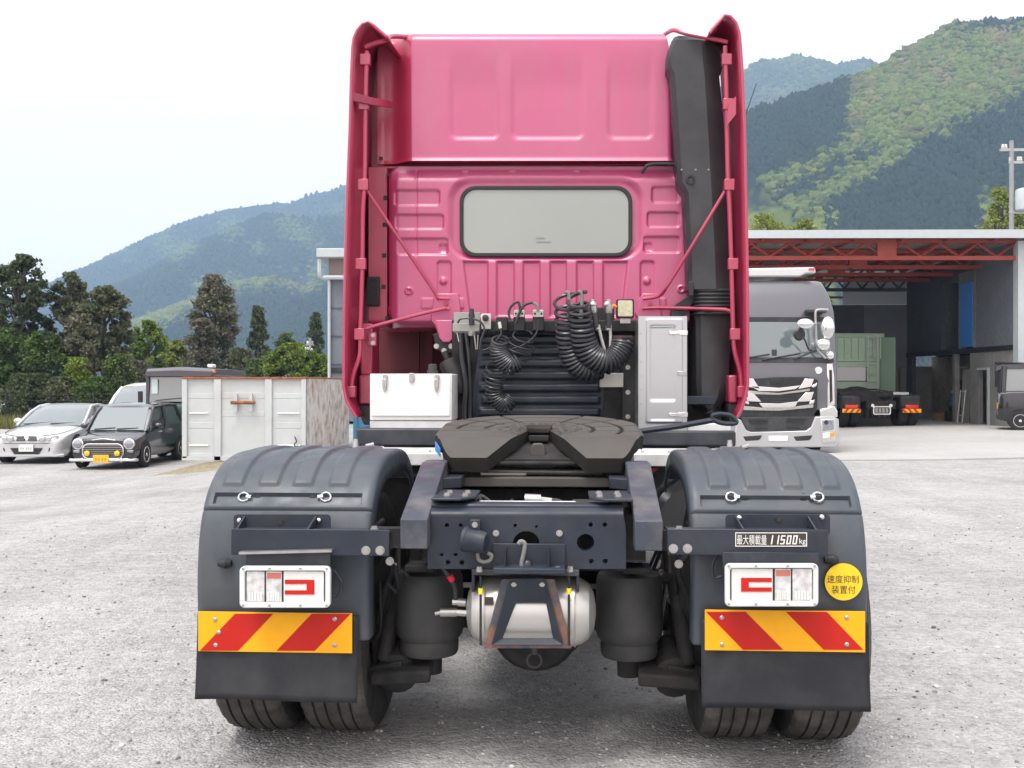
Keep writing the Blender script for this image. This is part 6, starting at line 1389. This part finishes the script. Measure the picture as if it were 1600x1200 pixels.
# ================================================================== YARD, WORKSHOP, FENCE, TREES
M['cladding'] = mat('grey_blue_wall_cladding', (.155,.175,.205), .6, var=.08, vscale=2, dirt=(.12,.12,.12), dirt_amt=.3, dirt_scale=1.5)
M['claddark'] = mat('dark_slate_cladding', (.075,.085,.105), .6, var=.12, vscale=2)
M['concretewall'] = mat('stained_concrete_wall', (.26,.26,.25), .85, var=.12, vscale=2, dirt=(.12,.11,.10), dirt_amt=.5, dirt_scale=1.3, bump=.1)
M['redsteel'] = mat('red_oxide_steel', (.34,.055,.04), .55, var=.15, vscale=3, dirt=(.12,.04,.03), dirt_amt=.4)
M['roofsheet'] = mat('pale_roof_sheet', (.26,.28,.27), .6, var=.1, vscale=1.5)
M['fascia'] = mat('light_grey_fascia', (.46,.51,.53), .45, var=.04)
M['skipwhite'] = mat('chalky_white_skip_paint', (.50,.535,.535), .5, var=.05, vscale=2, dirt=(.40,.30,.22), dirt_amt=.25, dirt_scale=1.6)
M['skiprust'] = mat('flaking_rusty_skip_side', (.54,.52,.48), .7, var=.12, vscale=5, dirt=(.22,.10,.05), dirt_amt=1.0, dirt_scale=3.4)
M['rust'] = mat('rust', (.28,.10,.04), .85, var=.4, vscale=9)
M['skipblue'] = mat('blue_skip_paint', (.06,.22,.38), .5, var=.1, vscale=2, dirt=(.25,.15,.1), dirt_amt=.3)
M['blueshutter'] = mat('blue_sheet', (.04,.22,.62), .5, var=.05)
M['wood'] = mat('weathered_board', (.24,.20,.16), .8, var=.2, vscale=4)
M['polec'] = mat('concrete_pole', (.30,.30,.31), .8, var=.1, vscale=2)

# ---- white skip container
root = empty('white_skip', (-5.37, 20.5, -.09), 0, 'white steel skip with a rusted flaking side standing on gravel', 'skip')
W2, H = 1.24, 1.68; Lg = 5.4
b = MB(); b.box((-W2 + .03, .05, .10), (W2 - .03, .09, H - .03)); b.build('front_wall', M['skipwhite'], root)
b = MB(); b.box((W2 - .05, .06, .10), (W2, Lg, H)); b.build('side_wall', M['skiprust'], root)
b = MB(); b.box((-W2, .06, .10), (-W2 + .05, Lg, H)); b.build('side_wall', M['skiprust'], root)
b = MB(); b.box((-W2, Lg, .10), (W2, Lg + .05, H)); b.build('rear_wall', M['skipwhite'], root)
b = MB(); b.box((-W2, .0, .02), (W2, Lg, .10)); b.build('floor_plate', M['skipwhite'], root)
for x0, x1 in ((-W2, -W2 + .10), (-.60, -.46), (.42, .56), (W2 - .09, W2)): b = MB(); b.box((x0, .0, .06 if abs(x0) > 1 else .0), (x1, .10, H - .01)); b.build('wall_post', M['skipwhite'], root, bevel=.008)
for x0, x1, z0, z1 in ((-1.13, -.61, 1.26, 1.36), (-.45, .41, 1.26, 1.38), (.57, 1.14, 1.26, 1.36), (-1.13, -.61, .66, .78), (.57, 1.14, .66, .78), (-.45, .41, .90, 1.00), (-1.13, -.61, .10, .16)):
    b = MB(); b.box((x0, .045, z0), (x1, .085, z1)); b.build('wall_rail', M['skipwhite'], root, bevel=.006)
for x0, x1, z in ((-1.10, -.72, .965), (-1.10, -.72, .32), (.68, 1.1, .965), (.68, 1.12, .32)): b = MB(); b.tube([(x0, .03, z), (x1, .03, z)], .012, 6); b.build('hook_rod', M['zinc'], root)
b = MB(); b.box((-W2, -.01, H - .03), (W2, .12, H + .01)); b.box((W2 - .07, .12, H - .02), (W2 + .01, Lg, H + .015)); b.box((-W2 - .01, .12, H - .02), (-W2 + .07, Lg, H + .015)); b.build('top_rim', M['rust'], root, bevel=.006)
for s in (-1, 1): b = MB(); b.prism([(s * .15 - .03, .02, 1.02), (s * .15 + .03, .02, 1.02), (s * .15 + .03, .02, 1.36), (s * .15 - .03, .02, 1.36)], (0, -.08, 0)); b.build('hook_cheek', M['skipwhite'], root)
b = MB(); b.cyl((-.24, -.07, 1.18), (.24, -.07, 1.18), .035, n=12); b.build('lifting_bar', M['rust'], root)
b = MB(); b.tube(catmull([(1.02, -.01, .50), (1.06, -.02, .40), (1.02, -.02, .34), (1.10, -.02, .22)], 5), .012, 6); b.build('wire_tie', M['black'], root)
# sandy mound under its corner
gxx, gyy = np.meshgrid(np.linspace(-7.3, -4.2, 26), np.linspace(19.6, 21.6, 18)); zz = ground_z(gxx, gyy) + .16 * np.exp(-(((gxx + 6.0) / .75) ** 2 + ((gyy - 20.6) / .45) ** 2)) + .05 * (fbm(gxx * 4, gyy * 4, 71, 3) - .5) - .01
b = MB(); b.grid(np.stack([gxx, gyy, zz], -1)); o = b.build('earth_mound', surf_mat('sandy_earth', (.16,.14,.09), (.34,.30,.21), 40, 2, .6), angle=90); tag(o, kind='structure')
# blue skip behind it
root = empty('blue_skip', (-3.0, 26.8, -.2), 0, 'blue steel skip showing beside the rusted white one', 'skip')
b = MB(); b.box((-1.15, 0, .08), (1.15, 4.0, 1.10)); b.build('bin', M['skipblue'], root, bevel=.02)
b = MB(); b.box((-1.2, -.05, 1.05), (1.2, 4.05, 1.15)); b.build('rim', M['skipblue'], root, bevel=.01)
for x in (-1.1, -.4, .4, 1.1): b = MB(); b.box((x - .05, -.05, .08), (x + .05, .0, 1.05)); b.build('rib', M['skipblue'], root)

# ---- small grey shed behind the truck, left
F = Frame((0, 40, 0)); root = empty('grey_shed', (-7.1, 40, 0), 0, 'tall grey-blue shed with pale eaves, partly hidden by the truck', 'shed')
b = MB(); b.box((-.05, 0, 0), (6.5, 6, 5.6)); b.build('wall', M['cladding'], root)
b = MB(); b.box((-.05, -.06, 5.6), (6.5, 6, 6.35)); b.build('upper_wall', mat('reddish_louvre_sheet', (.25,.19,.18), .7), root)
b = MB(); b.box((-.45, -.5, 6.35), (6.8, 6.4, 6.70)); b.build('roof', M['fascia'], root, bevel=.03)
b = MB(); b.tube(catmull([(-.35, -.3, 6.3), (-.35, -.3, 5.75), (-.25, -.2, 5.6), (.3, -.2, 5.6), (6.0, -.2, 5.55)], 4), .09, 8); b.tube([(-.02, -.12, 5.6), (-.02, -.12, 0)], .06, 8); b.build('downpipe', M['fascia'], root)
for z in (1.1, 2.2, 3.3, 4.4): b = MB(); b.box((0, -.03, z), (6.5, .0, z + .05)); b.build('wall_batten', M['claddark'], root)
b = MB(); b.box((.05, -.05, 1.9), (1.1, -.0, 2.1)); b.build('wall_bracket', M['black'], root)

# ---- open workshop on the right
root = empty('workshop', (0, 30, .12), 0, 'open-fronted workshop with red roof trusses and grey walls', 'workshop')
XR, XL, DB = 14.8, 2.6, 8.4
ZR = 5.62
b = MB(); b.prism([(XL - .3, -.4, ZR), (XL - .3, DB + .5, ZR - .05), (XL - .3, DB + .5, ZR + .05), (XL - .3, -.4, ZR + .12)], (XR - XL + 8, 0, 0)); b.build('roof', M['roofsheet'], root)
b = MB(); b.prism([(XL - .3, -.5, ZR - .08), (XR + 8, -.5, ZR - .06), (XR + 8, -.5, ZR + .20), (XL - .3, -.5, ZR + .14)], (0, .1, 0)); b.build('fascia', M['fascia'], root)
def truss(y, z, h, x0, x1, n, plates=(), m='redsteel'):
    b = MB(); b.box((x0, y - .06, z), (x1, y + .06, z + .11)); b.build('truss_chord', M[m], root)
    b = MB(); b.box((x0, y - .06, z - h), (x1, y + .06, z - h + .12)); b.build('truss_chord', M[m], root)
    dx = (x1 - x0) / n
    for k in range(n):
        xa = x0 + k * dx; xm = xa + dx / 2
        for (p, q) in (((xa, z), (xm, z - h + .1)), ((xm, z - h + .1), (xa + dx, z))):
            b = MB(); b.tube([(p[0], y, p[1]), (q[0], y, q[1])], .035, 4); b.build('truss_web', M[m], root)
    for xp in plates: b = MB(); b.box((xp - .28, y - .07, z - h + .1), (xp + .28, y + .07, z)); b.build('truss_plate', M[m], root)
truss(.1, ZR - .14, .50, XL, XR, 11, (11.0,)); truss(2.3, ZR - .16, .5, XL, XR, 11, (10.9,)); truss(4.4, ZR - .16, .5, XL, XR, 11, (10.9,)); truss(6.3, ZR - .16, .5, XL, XR, 11)
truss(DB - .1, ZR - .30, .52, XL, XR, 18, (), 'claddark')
for x in np.arange(XL + .6, XR, 1.35): b = MB(); b.box((x, -.3, ZR - .12), (x + .06, DB, ZR - .06)); b.build('purlin', M['redsteel'], root)
# back wall: concrete base, dark sheet, bright gap under the eaves
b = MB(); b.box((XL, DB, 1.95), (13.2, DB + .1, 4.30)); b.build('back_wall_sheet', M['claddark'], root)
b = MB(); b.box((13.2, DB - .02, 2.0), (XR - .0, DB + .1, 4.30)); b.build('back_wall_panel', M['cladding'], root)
b = MB(); b.box((12.4, DB + .02, 4.32), (XR, DB + .1, ZR - .1)); b.build('skylight_sheet', mat('pale_translucent_sheet', (.55,.62,.70), .5), root)
b = MB(); b.box((XL, DB + .12, 0), (XR + 1.3, DB + .25, 2.0)); b.build('back_wall_base', M['concretewall'], root)
b = MB(); b.box((XL, DB + .0, 4.55), (12.4, DB + .1, 4.63)); b.build('wall_girt', M['claddark'], root)
for k in range(8): b = MB(); b.box((13.0 + k * .22, DB - .04, 0), (13.015 + k * .22, DB + .11, 1.95)); b.build('wall_board_joint', M['wood'], root)
# right wall (runs away from the camera), panels with openings
def wallbox(y0, y1, z0, z1, nm, m, dx=0.0): b = MB(); b.box((XR + dx, y0, z0), (XR + dx + .15, y1, z1)); return b.build(nm, m, root)
ZW = 5.0
wallbox(.2, 2.7, 2.5, ZW, 'side_wall_panel', M['cladding']); wallbox(2.7, 2.82, 2.5, ZW, 'shutter_post', M['wood'], -.02)
wallbox(2.82, 3.75, 4.62, ZW, 'side_wall_panel', M['cladding']); wallbox(3.75, 4.0, 2.5, ZW, 'side_wall_panel', M['wood'], .02)
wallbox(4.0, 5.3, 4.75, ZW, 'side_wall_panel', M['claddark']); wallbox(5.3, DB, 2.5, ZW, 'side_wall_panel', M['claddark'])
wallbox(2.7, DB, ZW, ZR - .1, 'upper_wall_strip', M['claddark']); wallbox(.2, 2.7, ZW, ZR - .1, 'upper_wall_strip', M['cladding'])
wallbox(3.2, DB, 2.3, 5.2, 'loft_back', M['under'], 1.1)
wallbox(2.82, 3.75, 2.55, 4.62, 'blue_shutter', M['blueshutter'], -.05)
wallbox(.2, DB, 2.34, 2.50, 'wall_beam', M['black'], -.03)
wallbox(.2, 1.75, 0, 2.34, 'lower_wall', M['concretewall']); wallbox(2.5, 3.1, 0, 2.34, 'lower_wall', M['concretewall']); wallbox(1.75, 2.5, 1.8, 2.34, 'door_lintel', M['concretewall'])
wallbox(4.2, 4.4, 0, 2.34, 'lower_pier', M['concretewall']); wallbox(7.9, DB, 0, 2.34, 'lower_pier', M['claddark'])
wallbox(1.0, DB + .2, 0, 2.34, 'inner_wall', M['wood'], 1.0)
b = MB(); b.box((XR, .2, 2.40), (XR + 1.2, DB + .2, 2.48)); b.build('loft_floor', M['wood'], root)
b = MB(); b.box((XR - .06, 1.72, .0), (XR + .02, 1.80, 1.85)); b.build('door_jamb', M['fascia'], root); b = MB(); b.box((XR - .05, 1.80, 1.78), (XR + .02, 2.5, 1.85)); b.build('door_head', M['fascia'], root)
wallbox(.75, 1.35, 1.25, 2.0, 'wall_window', M['carglass'], -.02)
b = MB(); b.box((XR - .02, -.1, 0), (XR + .3, .2, ZR - .1)); b.build('front_post', M['fascia'], root)
b = MB(); b.box((XR + .3, .0, 0), (XR + 7.5, .15, ZR - .08)); b.build('front_wall', M['cladding'], root)
for z in (1.2, 2.4, 3.6, 4.8): b = MB(); b.box((XR + .3, -.02, z), (XR + 7.5, .0, z + .04)); b.build('wall_batten', M['fascia'], root)
b = MB(); b.box((XL - .2, .0, 0), (XL, .25, ZR - .1)); b.build('front_post', M['redsteel'], root)
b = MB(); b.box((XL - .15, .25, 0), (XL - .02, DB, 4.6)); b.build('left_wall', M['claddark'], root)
b = MB(); b.box((XL, .1, -.2), (XR + 1.1, DB + .1, -.03)); b.build('floor_slab', M['concrete'], root)
# odds and ends inside
def wp(x, y, z=.0): return (x, 30 + y, .12 + z)
o = empty('hose_reel', wp(XR + .75, 5.6, 0), 0, 'dark hose reel hanging on the workshop wall', 'hose reel')
b = MB(); b.torus((0, 0, 1.28), (1, 0, 0), .20, .045); b.torus((0, 0, 1.28), (1, 0, 0), .12, .03); b.build('coil', M['hose'], o); b = MB(); b.cyl((.04, 0, 1.28), (-.06, 0, 1.28), .05); b.build('hub', M['zinc'], o)
o = empty('hanging_hose', wp(XR + .75, 4.9, 0), 0, 'black hose hung in a long loop beside the reel', 'hose')
b = MB(); b.tube(catmull([(0, -.1, 1.3), (0, 0, 1.5), (0, .1, 1.3), (0, .08, .95), (0, -.08, .8), (0, -.1, 1.0)], 5), .03, 8); b.build('loop', M['hose'], o)
o = empty('gas_cylinder', wp(XR + .5, 5.6, 0), 0, 'blue gas cylinder standing below the hose reel', 'cylinder')
b = MB(); b.lathe([(.11, 0), (.115, .03), (.115, .80), (.09, .92), (.03, .98), (.03, 1.05)], (0, 0, 0), (0, 0, 1), 18); b.build('bottle', mat('faded_blue_steel', (.05,.10,.2), .5, var=.2), o); b = MB(); b.cyl((0, 0, 1.03), (0, 0, 1.1), .04); b.build('valve', M['zinc'], o)
o = empty('sack_trolley', wp(XR - .25, 3.3, 0), 0, 'pale tubular trolley frame leaning by the doorway', 'trolley')
for y_ in (-.18, .18): b = MB(); b.tube([(0, y_, 0), (.12, y_, 1.15)], .018, 6); b.build('rail', M['offwhite'], o)
for z in (.02, .32, 1.1): b = MB(); b.tube([(z * .1, -.18, z), (z * .1, .18, z)], .016, 6); b.build('rung', M['offwhite'], o)
b = MB(); b.box((-.2, -.2, .0), (.02, .2, .03)); b.build('toe_plate', M['zinc'], o)
o = empty('plywood_board', wp(XR + .1, 3.75, 0), 0, 'light grey sheet leaning upright behind the trolley', 'board')
b = MB(); b.prism([(0, -.3, .02), (0, .3, .02), (.1, .3, 1.9), (.1, -.3, 1.9)], (.02, 0, 0)); b.build('sheet', M['greybox'], o); b = MB(); b.box((-.005, -.31, 1.86), (.13, .31, 1.92)); b.build('edge', M['zinc'], o)
o = empty('cardboard_box', wp(XR + .1, 5.5, 0), .2, 'brown cardboard box on the workshop floor', 'box')
b = MB(); b.box((-.25, -.2, 0), (.25, .2, .34)); b.build('carton', mat('cardboard', (.22,.13,.09), .8, var=.15), o, bevel=.01); b = MB(); b.box((-.26, -.05, .335), (.26, .05, .345)); b.build('tape', M['wood'], o)
o = empty('blue_bucket', wp(XR - .3, 6.9, 0), 0, 'blue bucket with a broom handle beside the workshop wall', 'bucket')
b = MB(); b.lathe([(.12, 0), (.16, .30), (.17, .31)], (0, 0, 0), (0, 0, 1), 18); b.build('pail', M['blueshutter'], o); b = MB(); b.tube([(0, 0, .05), (-.12, 0, 1.0)], .015, 6); b.build('broom_handle', mat('green_stick', (.4,.45,.2), .6), o)
o = empty('dark_machine', wp(XR + .25, 4.8, 0), 0, 'dark oily machine standing on the workshop floor', 'machine')
b = MB(); b.box((-.25, -.25, 0), (.25, .25, .42)); b.ell((0, 0, .5), (.18, .2, .14)); b.build('casing', M['under'], o, bevel=.03); b = MB(); b.tube([(-.2, 0, .42), (-.3, -.1, .75), (-.1, .1, .8)], .025, 6); b.build('handle', M['black'], o)

# ---- utility poles
def pole(x, y, z0, h, r, label, arms, trans):
    o = empty('utility_pole', (x, y, z0), 0, label, 'utility pole')
    b = MB(); b.cyl((0, 0, 0), (0, 0, h), r, r * .7, n=14); b.build('shaft', M['polec'], o)
    for (dz, wl_, wr) in arms:
        b = MB(); b.box((-wl_, -.06, h - dz), (wr, .06, h - dz + .10)); a_ = b.build('crossarm', M['zinc'], o)
        for xx in (-wl_ + .12, -wl_ * .5, wr * .6, wr - .1): b = MB(); b.lathe([(.05, 0), (.08, .06), (.05, .10), (.07, .15), (.03, .2)], (xx, 0, h - dz + .1), (0, 0, 1), 10); b.build('insulator', M['offwhite'], a_)
    if trans:
        for xx, zz_ in trans: b = MB(); b.lathe([(.30, 0), (.33, .04), (.33, .85), (.30, .92), (.12, .98)], (xx, -.2, zz_), (0, 0, 1), 22); b.build('transformer', M['fascia'], o)
        b = MB(); b.box((-.1, -.1, trans[0][1] - .1), (trans[0][0] + .2, .05, trans[0][1])); b.build('transformer_bracket', M['zinc'], o)
pole(21.95, 45, 0, 12.15, .13, 'concrete utility pole with transformer rising behind the workshop', [(.45, .5, 1.1), (1.0, .1, .5)], [(.42, 9.05)])
pole(-13.8, 70, 0, 4.6, .11, 'distant pale utility pole among the green trees', [(.5, .3, .25), (1.0, .3, .2)], [(-.25, 3.0)])
# overhead aerial beside the right fairing
o = empty('whip_aerial', (6.55, 30.8, 5.95), 0, 'thin leaning aerial standing up beyond the right fairing', 'aerial')
b = MB(); b.tube([(0, 0, 0), (.2, 0, 2.8), (.80, 0, 4.55)], [.02, .018, .012], 6); b.build('rod', M['black'], o); b = MB(); b.cyl((0, 0, -.05), (0, 0, .15), .06); b.build('base', M['black'], o)

# ---- boundary fence, left
o = empty('wire_fence', (0, 41, -.05), 0, 'dark wire fence with posts in front of the left trees', 'fence')
for x in np.arange(-25.5, -12, 1.75): b = MB(); b.cyl((x, 0, 0), (x, 0, 1.15), .035, n=8); b.build('post', M['black'], o)
for z in (.25, .55, .85, 1.1): b = MB(); b.tube([(-25.5, 0, z), (-12, 0, z)], .005, 4); b.build('wire', M['black'], o)
b = MB(); b.tube([(-27, -.4, .06), (-19, -.5, .04)], .035, 8); b.build('ground_rail', M['wood'], o)

# ---- vegetation
def leaf_mat(name, c, var=.3):
    m = bpy.data.materials.new(name); m.use_nodes = True; N = m.node_tree.nodes; K = m.node_tree.links; b = N['Principled BSDF']
    b.inputs['Roughness'].default_value = .7; b.inputs['Specular IOR Level'].default_value = .2
    vc = N.new('ShaderNodeVertexColor'); vc.layer_name = 'Col'; K.new(vc.outputs[0], b.inputs['Base Color'])
    tr = N.new('ShaderNodeBsdfTranslucent'); K.new(vc.outputs[0], tr.inputs[0]); mx = N.new('ShaderNodeMixShader'); mx.inputs[0].default_value = .3
    K.new(b.outputs[0], mx.inputs[1]); K.new(tr.outputs[0], mx.inputs[2]); K.new(mx.outputs[0], N['Material Output'].inputs[0]); return m
M['leaf'] = leaf_mat('foliage', (.06,.1,.03)); M['bark'] = mat('bark', (.10,.085,.07), .9, var=.3, vscale=4, bump=.4, bscale=12)
def leaves(C, sizes, cols, parent, name):
    n = len(C); u = RNG.standard_normal((n, 3)); u /= np.linalg.norm(u, axis=1)[:, None]; v = RNG.standard_normal((n, 3)); v -= u * (u * v).sum(1)[:, None]; v /= np.linalg.norm(v, axis=1)[:, None]
    s = sizes[:, None]; asp = RNG.uniform(.45, .9, (n, 1))
    V = np.stack([C - u * s, C + v * s * asp, C + u * s, C - v * s * asp], 1).reshape(-1, 3)
    me = bpy.data.meshes.new(name); me.vertices.add(4 * n); me.vertices.foreach_set('co', V.ravel()); me.loops.add(4 * n); me.loops.foreach_set('vertex_index', np.arange(4 * n, dtype=np.int32))
    me.polygons.add(n); me.polygons.foreach_set('loop_start', np.arange(n, dtype=np.int32) * 4); me.update(calc_edges=True)
    ca = me.color_attributes.new('Col', 'FLOAT_COLOR', 'POINT'); cc = np.repeat(np.concatenate([cols, np.ones((n, 1))], 1), 4, 0); ca.data.foreach_set('color', cc.ravel()); me.materials.append(M['leaf'])
    o = bpy.data.objects.new(name, me); col.objects.link(o); o.parent = parent; return o
def tree(px, top, wpx, Y, shape, c1, c2, label, n=5200, leaf=.16, base_z=None, name='tree', clumps=110, basepy=None, gap=.5):
    x = (px - 800) / 1600 * Y; z0 = float(ground_z(x, Y)) if base_z is None else base_z
    H_ = CAM_H + (600 - top) / 1600 * Y - z0; R_ = wpx / 3200 * Y
    n = int(n * 2.6); leaf = leaf * .55
    o = empty(name, (x, Y, z0), 0, label, 'bush' if name == 'bush' else 'tree')
    low = {'cone': .12, 'column': .06, 'round': .25, 'pine': .38, 'bush': .0}[shape]
    cl = []
    for k in range(clumps):
        h = low + (1 - low) * ((k + random.random()) / clumps)
        f = (h - low) / (1 - low)
        env = {'cone': (1 - f) ** .75 * .95 + .08, 'column': np.interp(f, [0, .25, .7, .9, 1], [.95, 1, .72, .4, .1]), 'round': sqrt(max(.03, 1 - (2 * f - .95) ** 2)), 'pine': np.interp(f, [0, .3, .6, .85, 1], [.55, 1, .9, .6, .2]), 'bush': sqrt(max(.05, 1 - f ** 2))}[shape]
        a = random.uniform(0, 6.28); r = R_ * float(env) * sqrt(random.uniform(.15, 1))
        cl.append(np.array([r * cos(a), r * sin(a), h * H_]))
    per = n // clumps; C_ = []; S_ = []; K_ = []
    for c in cl:
        cr_ = R_ * (random.uniform(.07, .2) if shape == 'pine' else random.uniform(.09, .24)) if shape != 'bush' else R_ * random.uniform(.18, .36)
        p = RNG.standard_normal((per, 3)) * (cr_ * .55, cr_ * .55, cr_ * .42 * (1.2 if shape == 'column' else 1)) + c
        p[:, 2] = np.clip(p[:, 2], .03, H_ * 1.01)
        C_.append(p); S_.append(RNG.uniform(.6, 1.3, per) * leaf); t = min(1, max(0, random.gauss(.5, .32))); cc = np.array(c1) * (1 - t) + np.array(c2) * t
        K_.append(cc[None] * RNG.uniform(.65, 1.35, (per, 1)))
    leaves(np.concatenate(C_), np.concatenate(S_), np.concatenate(K_), o, 'crown')
    b = MB(); tr_ = max(.06, H_ * .018); b.tube([(0, 0, -.1), (R_ * .03, 0, H_ * .4), (0, R_ * .03, H_ * .9)], [tr_ * 1.3, tr_, tr_ * .3], 8)
    for c in cl[::3]:
        h0 = c[2] * .78; b.tube([(0, 0, h0), (c[0] * .5, c[1] * .5, (h0 + c[2]) / 2), tuple(c)], [tr_ * .45, tr_ * .3, tr_ * .12], 5, caps=False)
    b.build('trunk', M['bark'], o); return o
DK = (.056,.082,.040); DK2 = (.108,.130,.066); GR = (.095,.160,.032); LG = (.20,.27,.045); YG = (.26,.28,.07); BN = (.115,.122,.074); GY = (.18,.165,.125)
tree(30, 402, 92, 46, 'pine', DK, DK2, 'tall dark open-crowned conifer at the far left edge', 6500, .17)
tree(-45, 430, 110, 48, 'pine', DK, DK2, 'dark conifer cut off by the left edge', 5000, .18)
tree(108, 428, 74, 47, 'pine', DK2, BN, 'tall brownish-green conifer second from the left edge', 5500, .16)
tree(163, 450, 88, 45, 'pine', DK2, BN, 'broad dark conifer right of the brownish one', 6500, .16)
tree(130, 480, 70, 44, 'column', DK2, GY, 'shaggy brown-green tree filling the gap between two conifers', 4500, .15)
tree(70, 520, 80, 43.5, 'round', DK, GR, 'leafy green tree below the leftmost conifer', 4500, .14)
tree(10, 515, 90, 43.8, 'round', DK, GR, 'dark leafy tree low at the far left', 4500, .15)
tree(120, 560, 50, 42.6, 'bush', GR, LG, 'bright green shrub at the foot of the conifers', 3000, .11, name='bush')
tree(185, 555, 60, 43, 'bush', DK2, GR, 'dull green shrub behind the white van roof', 3000, .12, name='bush')
tree(45, 585, 90, 42.4, 'bush', DK, DK2, 'dark undergrowth bush behind the silver coupe', 3500, .12, name='bush')
tree(95, 590, 60, 42.2, 'bush', BN, DK2, 'brownish bush behind the wire fence', 2500, .11, name='bush')
tree(150, 590, 70, 42.2, 'bush', DK, GR, 'dark bush left of the white van', 2500, .11, name='bush')
tree(232, 503, 62, 55, 'round', GR, LG, 'fresh green round tree right of the dark conifers', 4500, .15)
tree(277, 533, 50, 60, 'round', LG, YG, 'yellow-green tree beside the shaggy cypress', 3500, .16)
tree(215, 565, 60, 50, 'bush', BN, GY, 'brown leafless-looking shrub above the white van', 3000, .12, name='bush')
tree(335, 432, 92, 58, 'column', DK2, GY, 'tall shaggy grey-brown cypress standing alone', 9000, .17)
tree(318, 500, 60, 56.5, 'column', GY, BN, 'grey-brown lower cypress in front of the tall one', 4500, .15)
tree(375, 545, 60, 57, 'bush', BN, DK2, 'olive shrub at the foot of the shaggy cypress', 3000, .14, name='bush')
tree(403, 480, 50, 72, 'cone', DK, DK2, 'dark pointed conifer right of the shaggy cypress', 5000, .19)
tree(493, 490, 44, 76, 'cone', DK, DK2, 'small dark conifer next to the grey shed', 4500, .19)
tree(448, 522, 50, 74, 'round', DK2, GR, 'dull green tree between two dark conifers', 3500, .18)
tree(455, 538, 80, 52, 'round', GR, LG, 'bright green spreading tree above the white skip', 6000, .14)
tree(505, 555, 60, 53, 'round', GR, LG, 'bright green tree beside the grey shed', 4000, .14)
tree(405, 562, 60, 54, 'bush', DK2, GR, 'dull green shrub left of the bright spreading tree', 3500, .13, name='bush')
tree(-110, 470, 120, 46, 'round', DK, GR, 'dark tree just outside the left edge', 3500, .2)
tree(1195, 338, 95, 75, 'round', LG, YG, 'fresh green tree rising behind the workshop roof beside the truck', 5000, .2)
tree(1255, 346, 80, 78, 'round', LG, YG, 'smaller fresh green tree above the workshop fascia', 4500, .2)
tree(1562, 296, 70, 80, 'round', LG, YG, 'yellow-green tree behind the transformer pole', 5000, .22)
tree(1605, 306, 70, 78, 'round', LG, YG, 'green tree at the right edge above the workshop', 4500, .22)
for k_, (px_, tp_, sh_) in enumerate(((-190, 440, 'pine'), (-270, 480, 'round'), (-360, 450, 'pine'))): tree(px_, tp_, 120, 47, sh_, DK, DK2, ['tall dark conifer beyond the left edge', 'dark round tree between two conifers beyond the left edge', 'farthest conifer beyond the left edge'][k_], 3000, .22)
# little dark roof between the trees
o = empty('small_house', (-14.9, 62, 0), 0, 'small house with dark blue-grey roof among the trees', 'house')
b = MB(); b.box((-.7, 0, 0), (2.0, 3, 1.5)); b.build('wall', M['concretewall'], o); b = MB(); b.prism([(-.9, -.4, 1.45), (-.9, 3.4, 1.45), (-.9, 1.5, 2.35)], (3.1, 0, 0)); b.build('roof', mat('blue_grey_roof', (.05,.075,.09), .6), o)
# tall grass strip along the fence
n = 9000; gx_ = RNG.uniform(-27, -11.5, n); gy_ = RNG.uniform(38.2, 42, n); gz_ = ground_z(gx_, gy_); hh_ = RNG.uniform(.12, .5, n) * (1 + .8 * (fbm(gx_ * .8, gy_ * .8, 81, 2) - .3))
ang = RNG.uniform(0, 6.28, n); w_ = .03; dx_ = np.cos(ang) * w_; dy_ = np.sin(ang) * w_; lx = RNG.normal(0, .12, n); ly = RNG.normal(0, .12, n)
V = np.stack([np.stack([gx_ - dx_, gy_ - dy_, gz_], -1), np.stack([gx_ + dx_, gy_ + dy_, gz_], -1), np.stack([gx_ + lx, gy_ + ly, gz_ + hh_], -1)], 1).reshape(-1, 3)
me = bpy.data.meshes.new('roadside_grass'); me.from_pydata(V.tolist(), [], np.arange(3 * n).reshape(-1, 3).tolist())
t = RNG.uniform(0, 1, (n, 1)); cc = np.array([[.10,.14,.03]]) * (1 - t) + np.array([[.30,.26,.10]]) * t
ca = me.color_attributes.new('Col', 'FLOAT_COLOR', 'POINT'); ca.data.foreach_set('color', np.repeat(np.concatenate([cc, np.ones((n, 1))], 1), 3, 0).ravel()); me.materials.append(M['leaf'])
o = bpy.data.objects.new('roadside_grass', me); col.objects.link(o); tag(o, 'rough yellow-green grass along the fence', 'grass', kind='stuff')
b = MB(); gx2, gy2 = np.meshgrid(np.linspace(-30, -10, 30), np.linspace(38.5, 43, 12)); b.grid(np.stack([gx2, gy2, ground_z(gx2, gy2) + .035 + .05 * fbm(gx2, gy2, 5, 2)], -1)); o = b.build('verge', surf_mat('dry_grass_verge', (.07,.08,.02), (.26,.24,.09), 12, 1, .6), angle=180); tag(o, kind='structure')

# ------------------------------------------------------------------ air between the camera and the hills
b = MB(); b.box((-2980, -80, -1.6), (2980, 2980, 740)); hz = b.mesh('haze'); o = bpy.data.objects.new('haze', hz); col.objects.link(o)
m = bpy.data.materials.new('pale_haze'); m.use_nodes = True; N = m.node_tree.nodes; N.remove(N['Principled BSDF'])
pv = N.new('ShaderNodeVolumePrincipled'); pv.inputs['Color'].default_value = (.52,.75,1.0,1); pv.inputs['Density'].default_value = .00030; pv.inputs['Anisotropy'].default_value = .2
m.node_tree.links.new(pv.outputs[0], N['Material Output'].inputs['Volume']); hz.materials.append(m); tag(o, 'pale haze hanging between the yard and the hills', 'haze', kind='stuff')
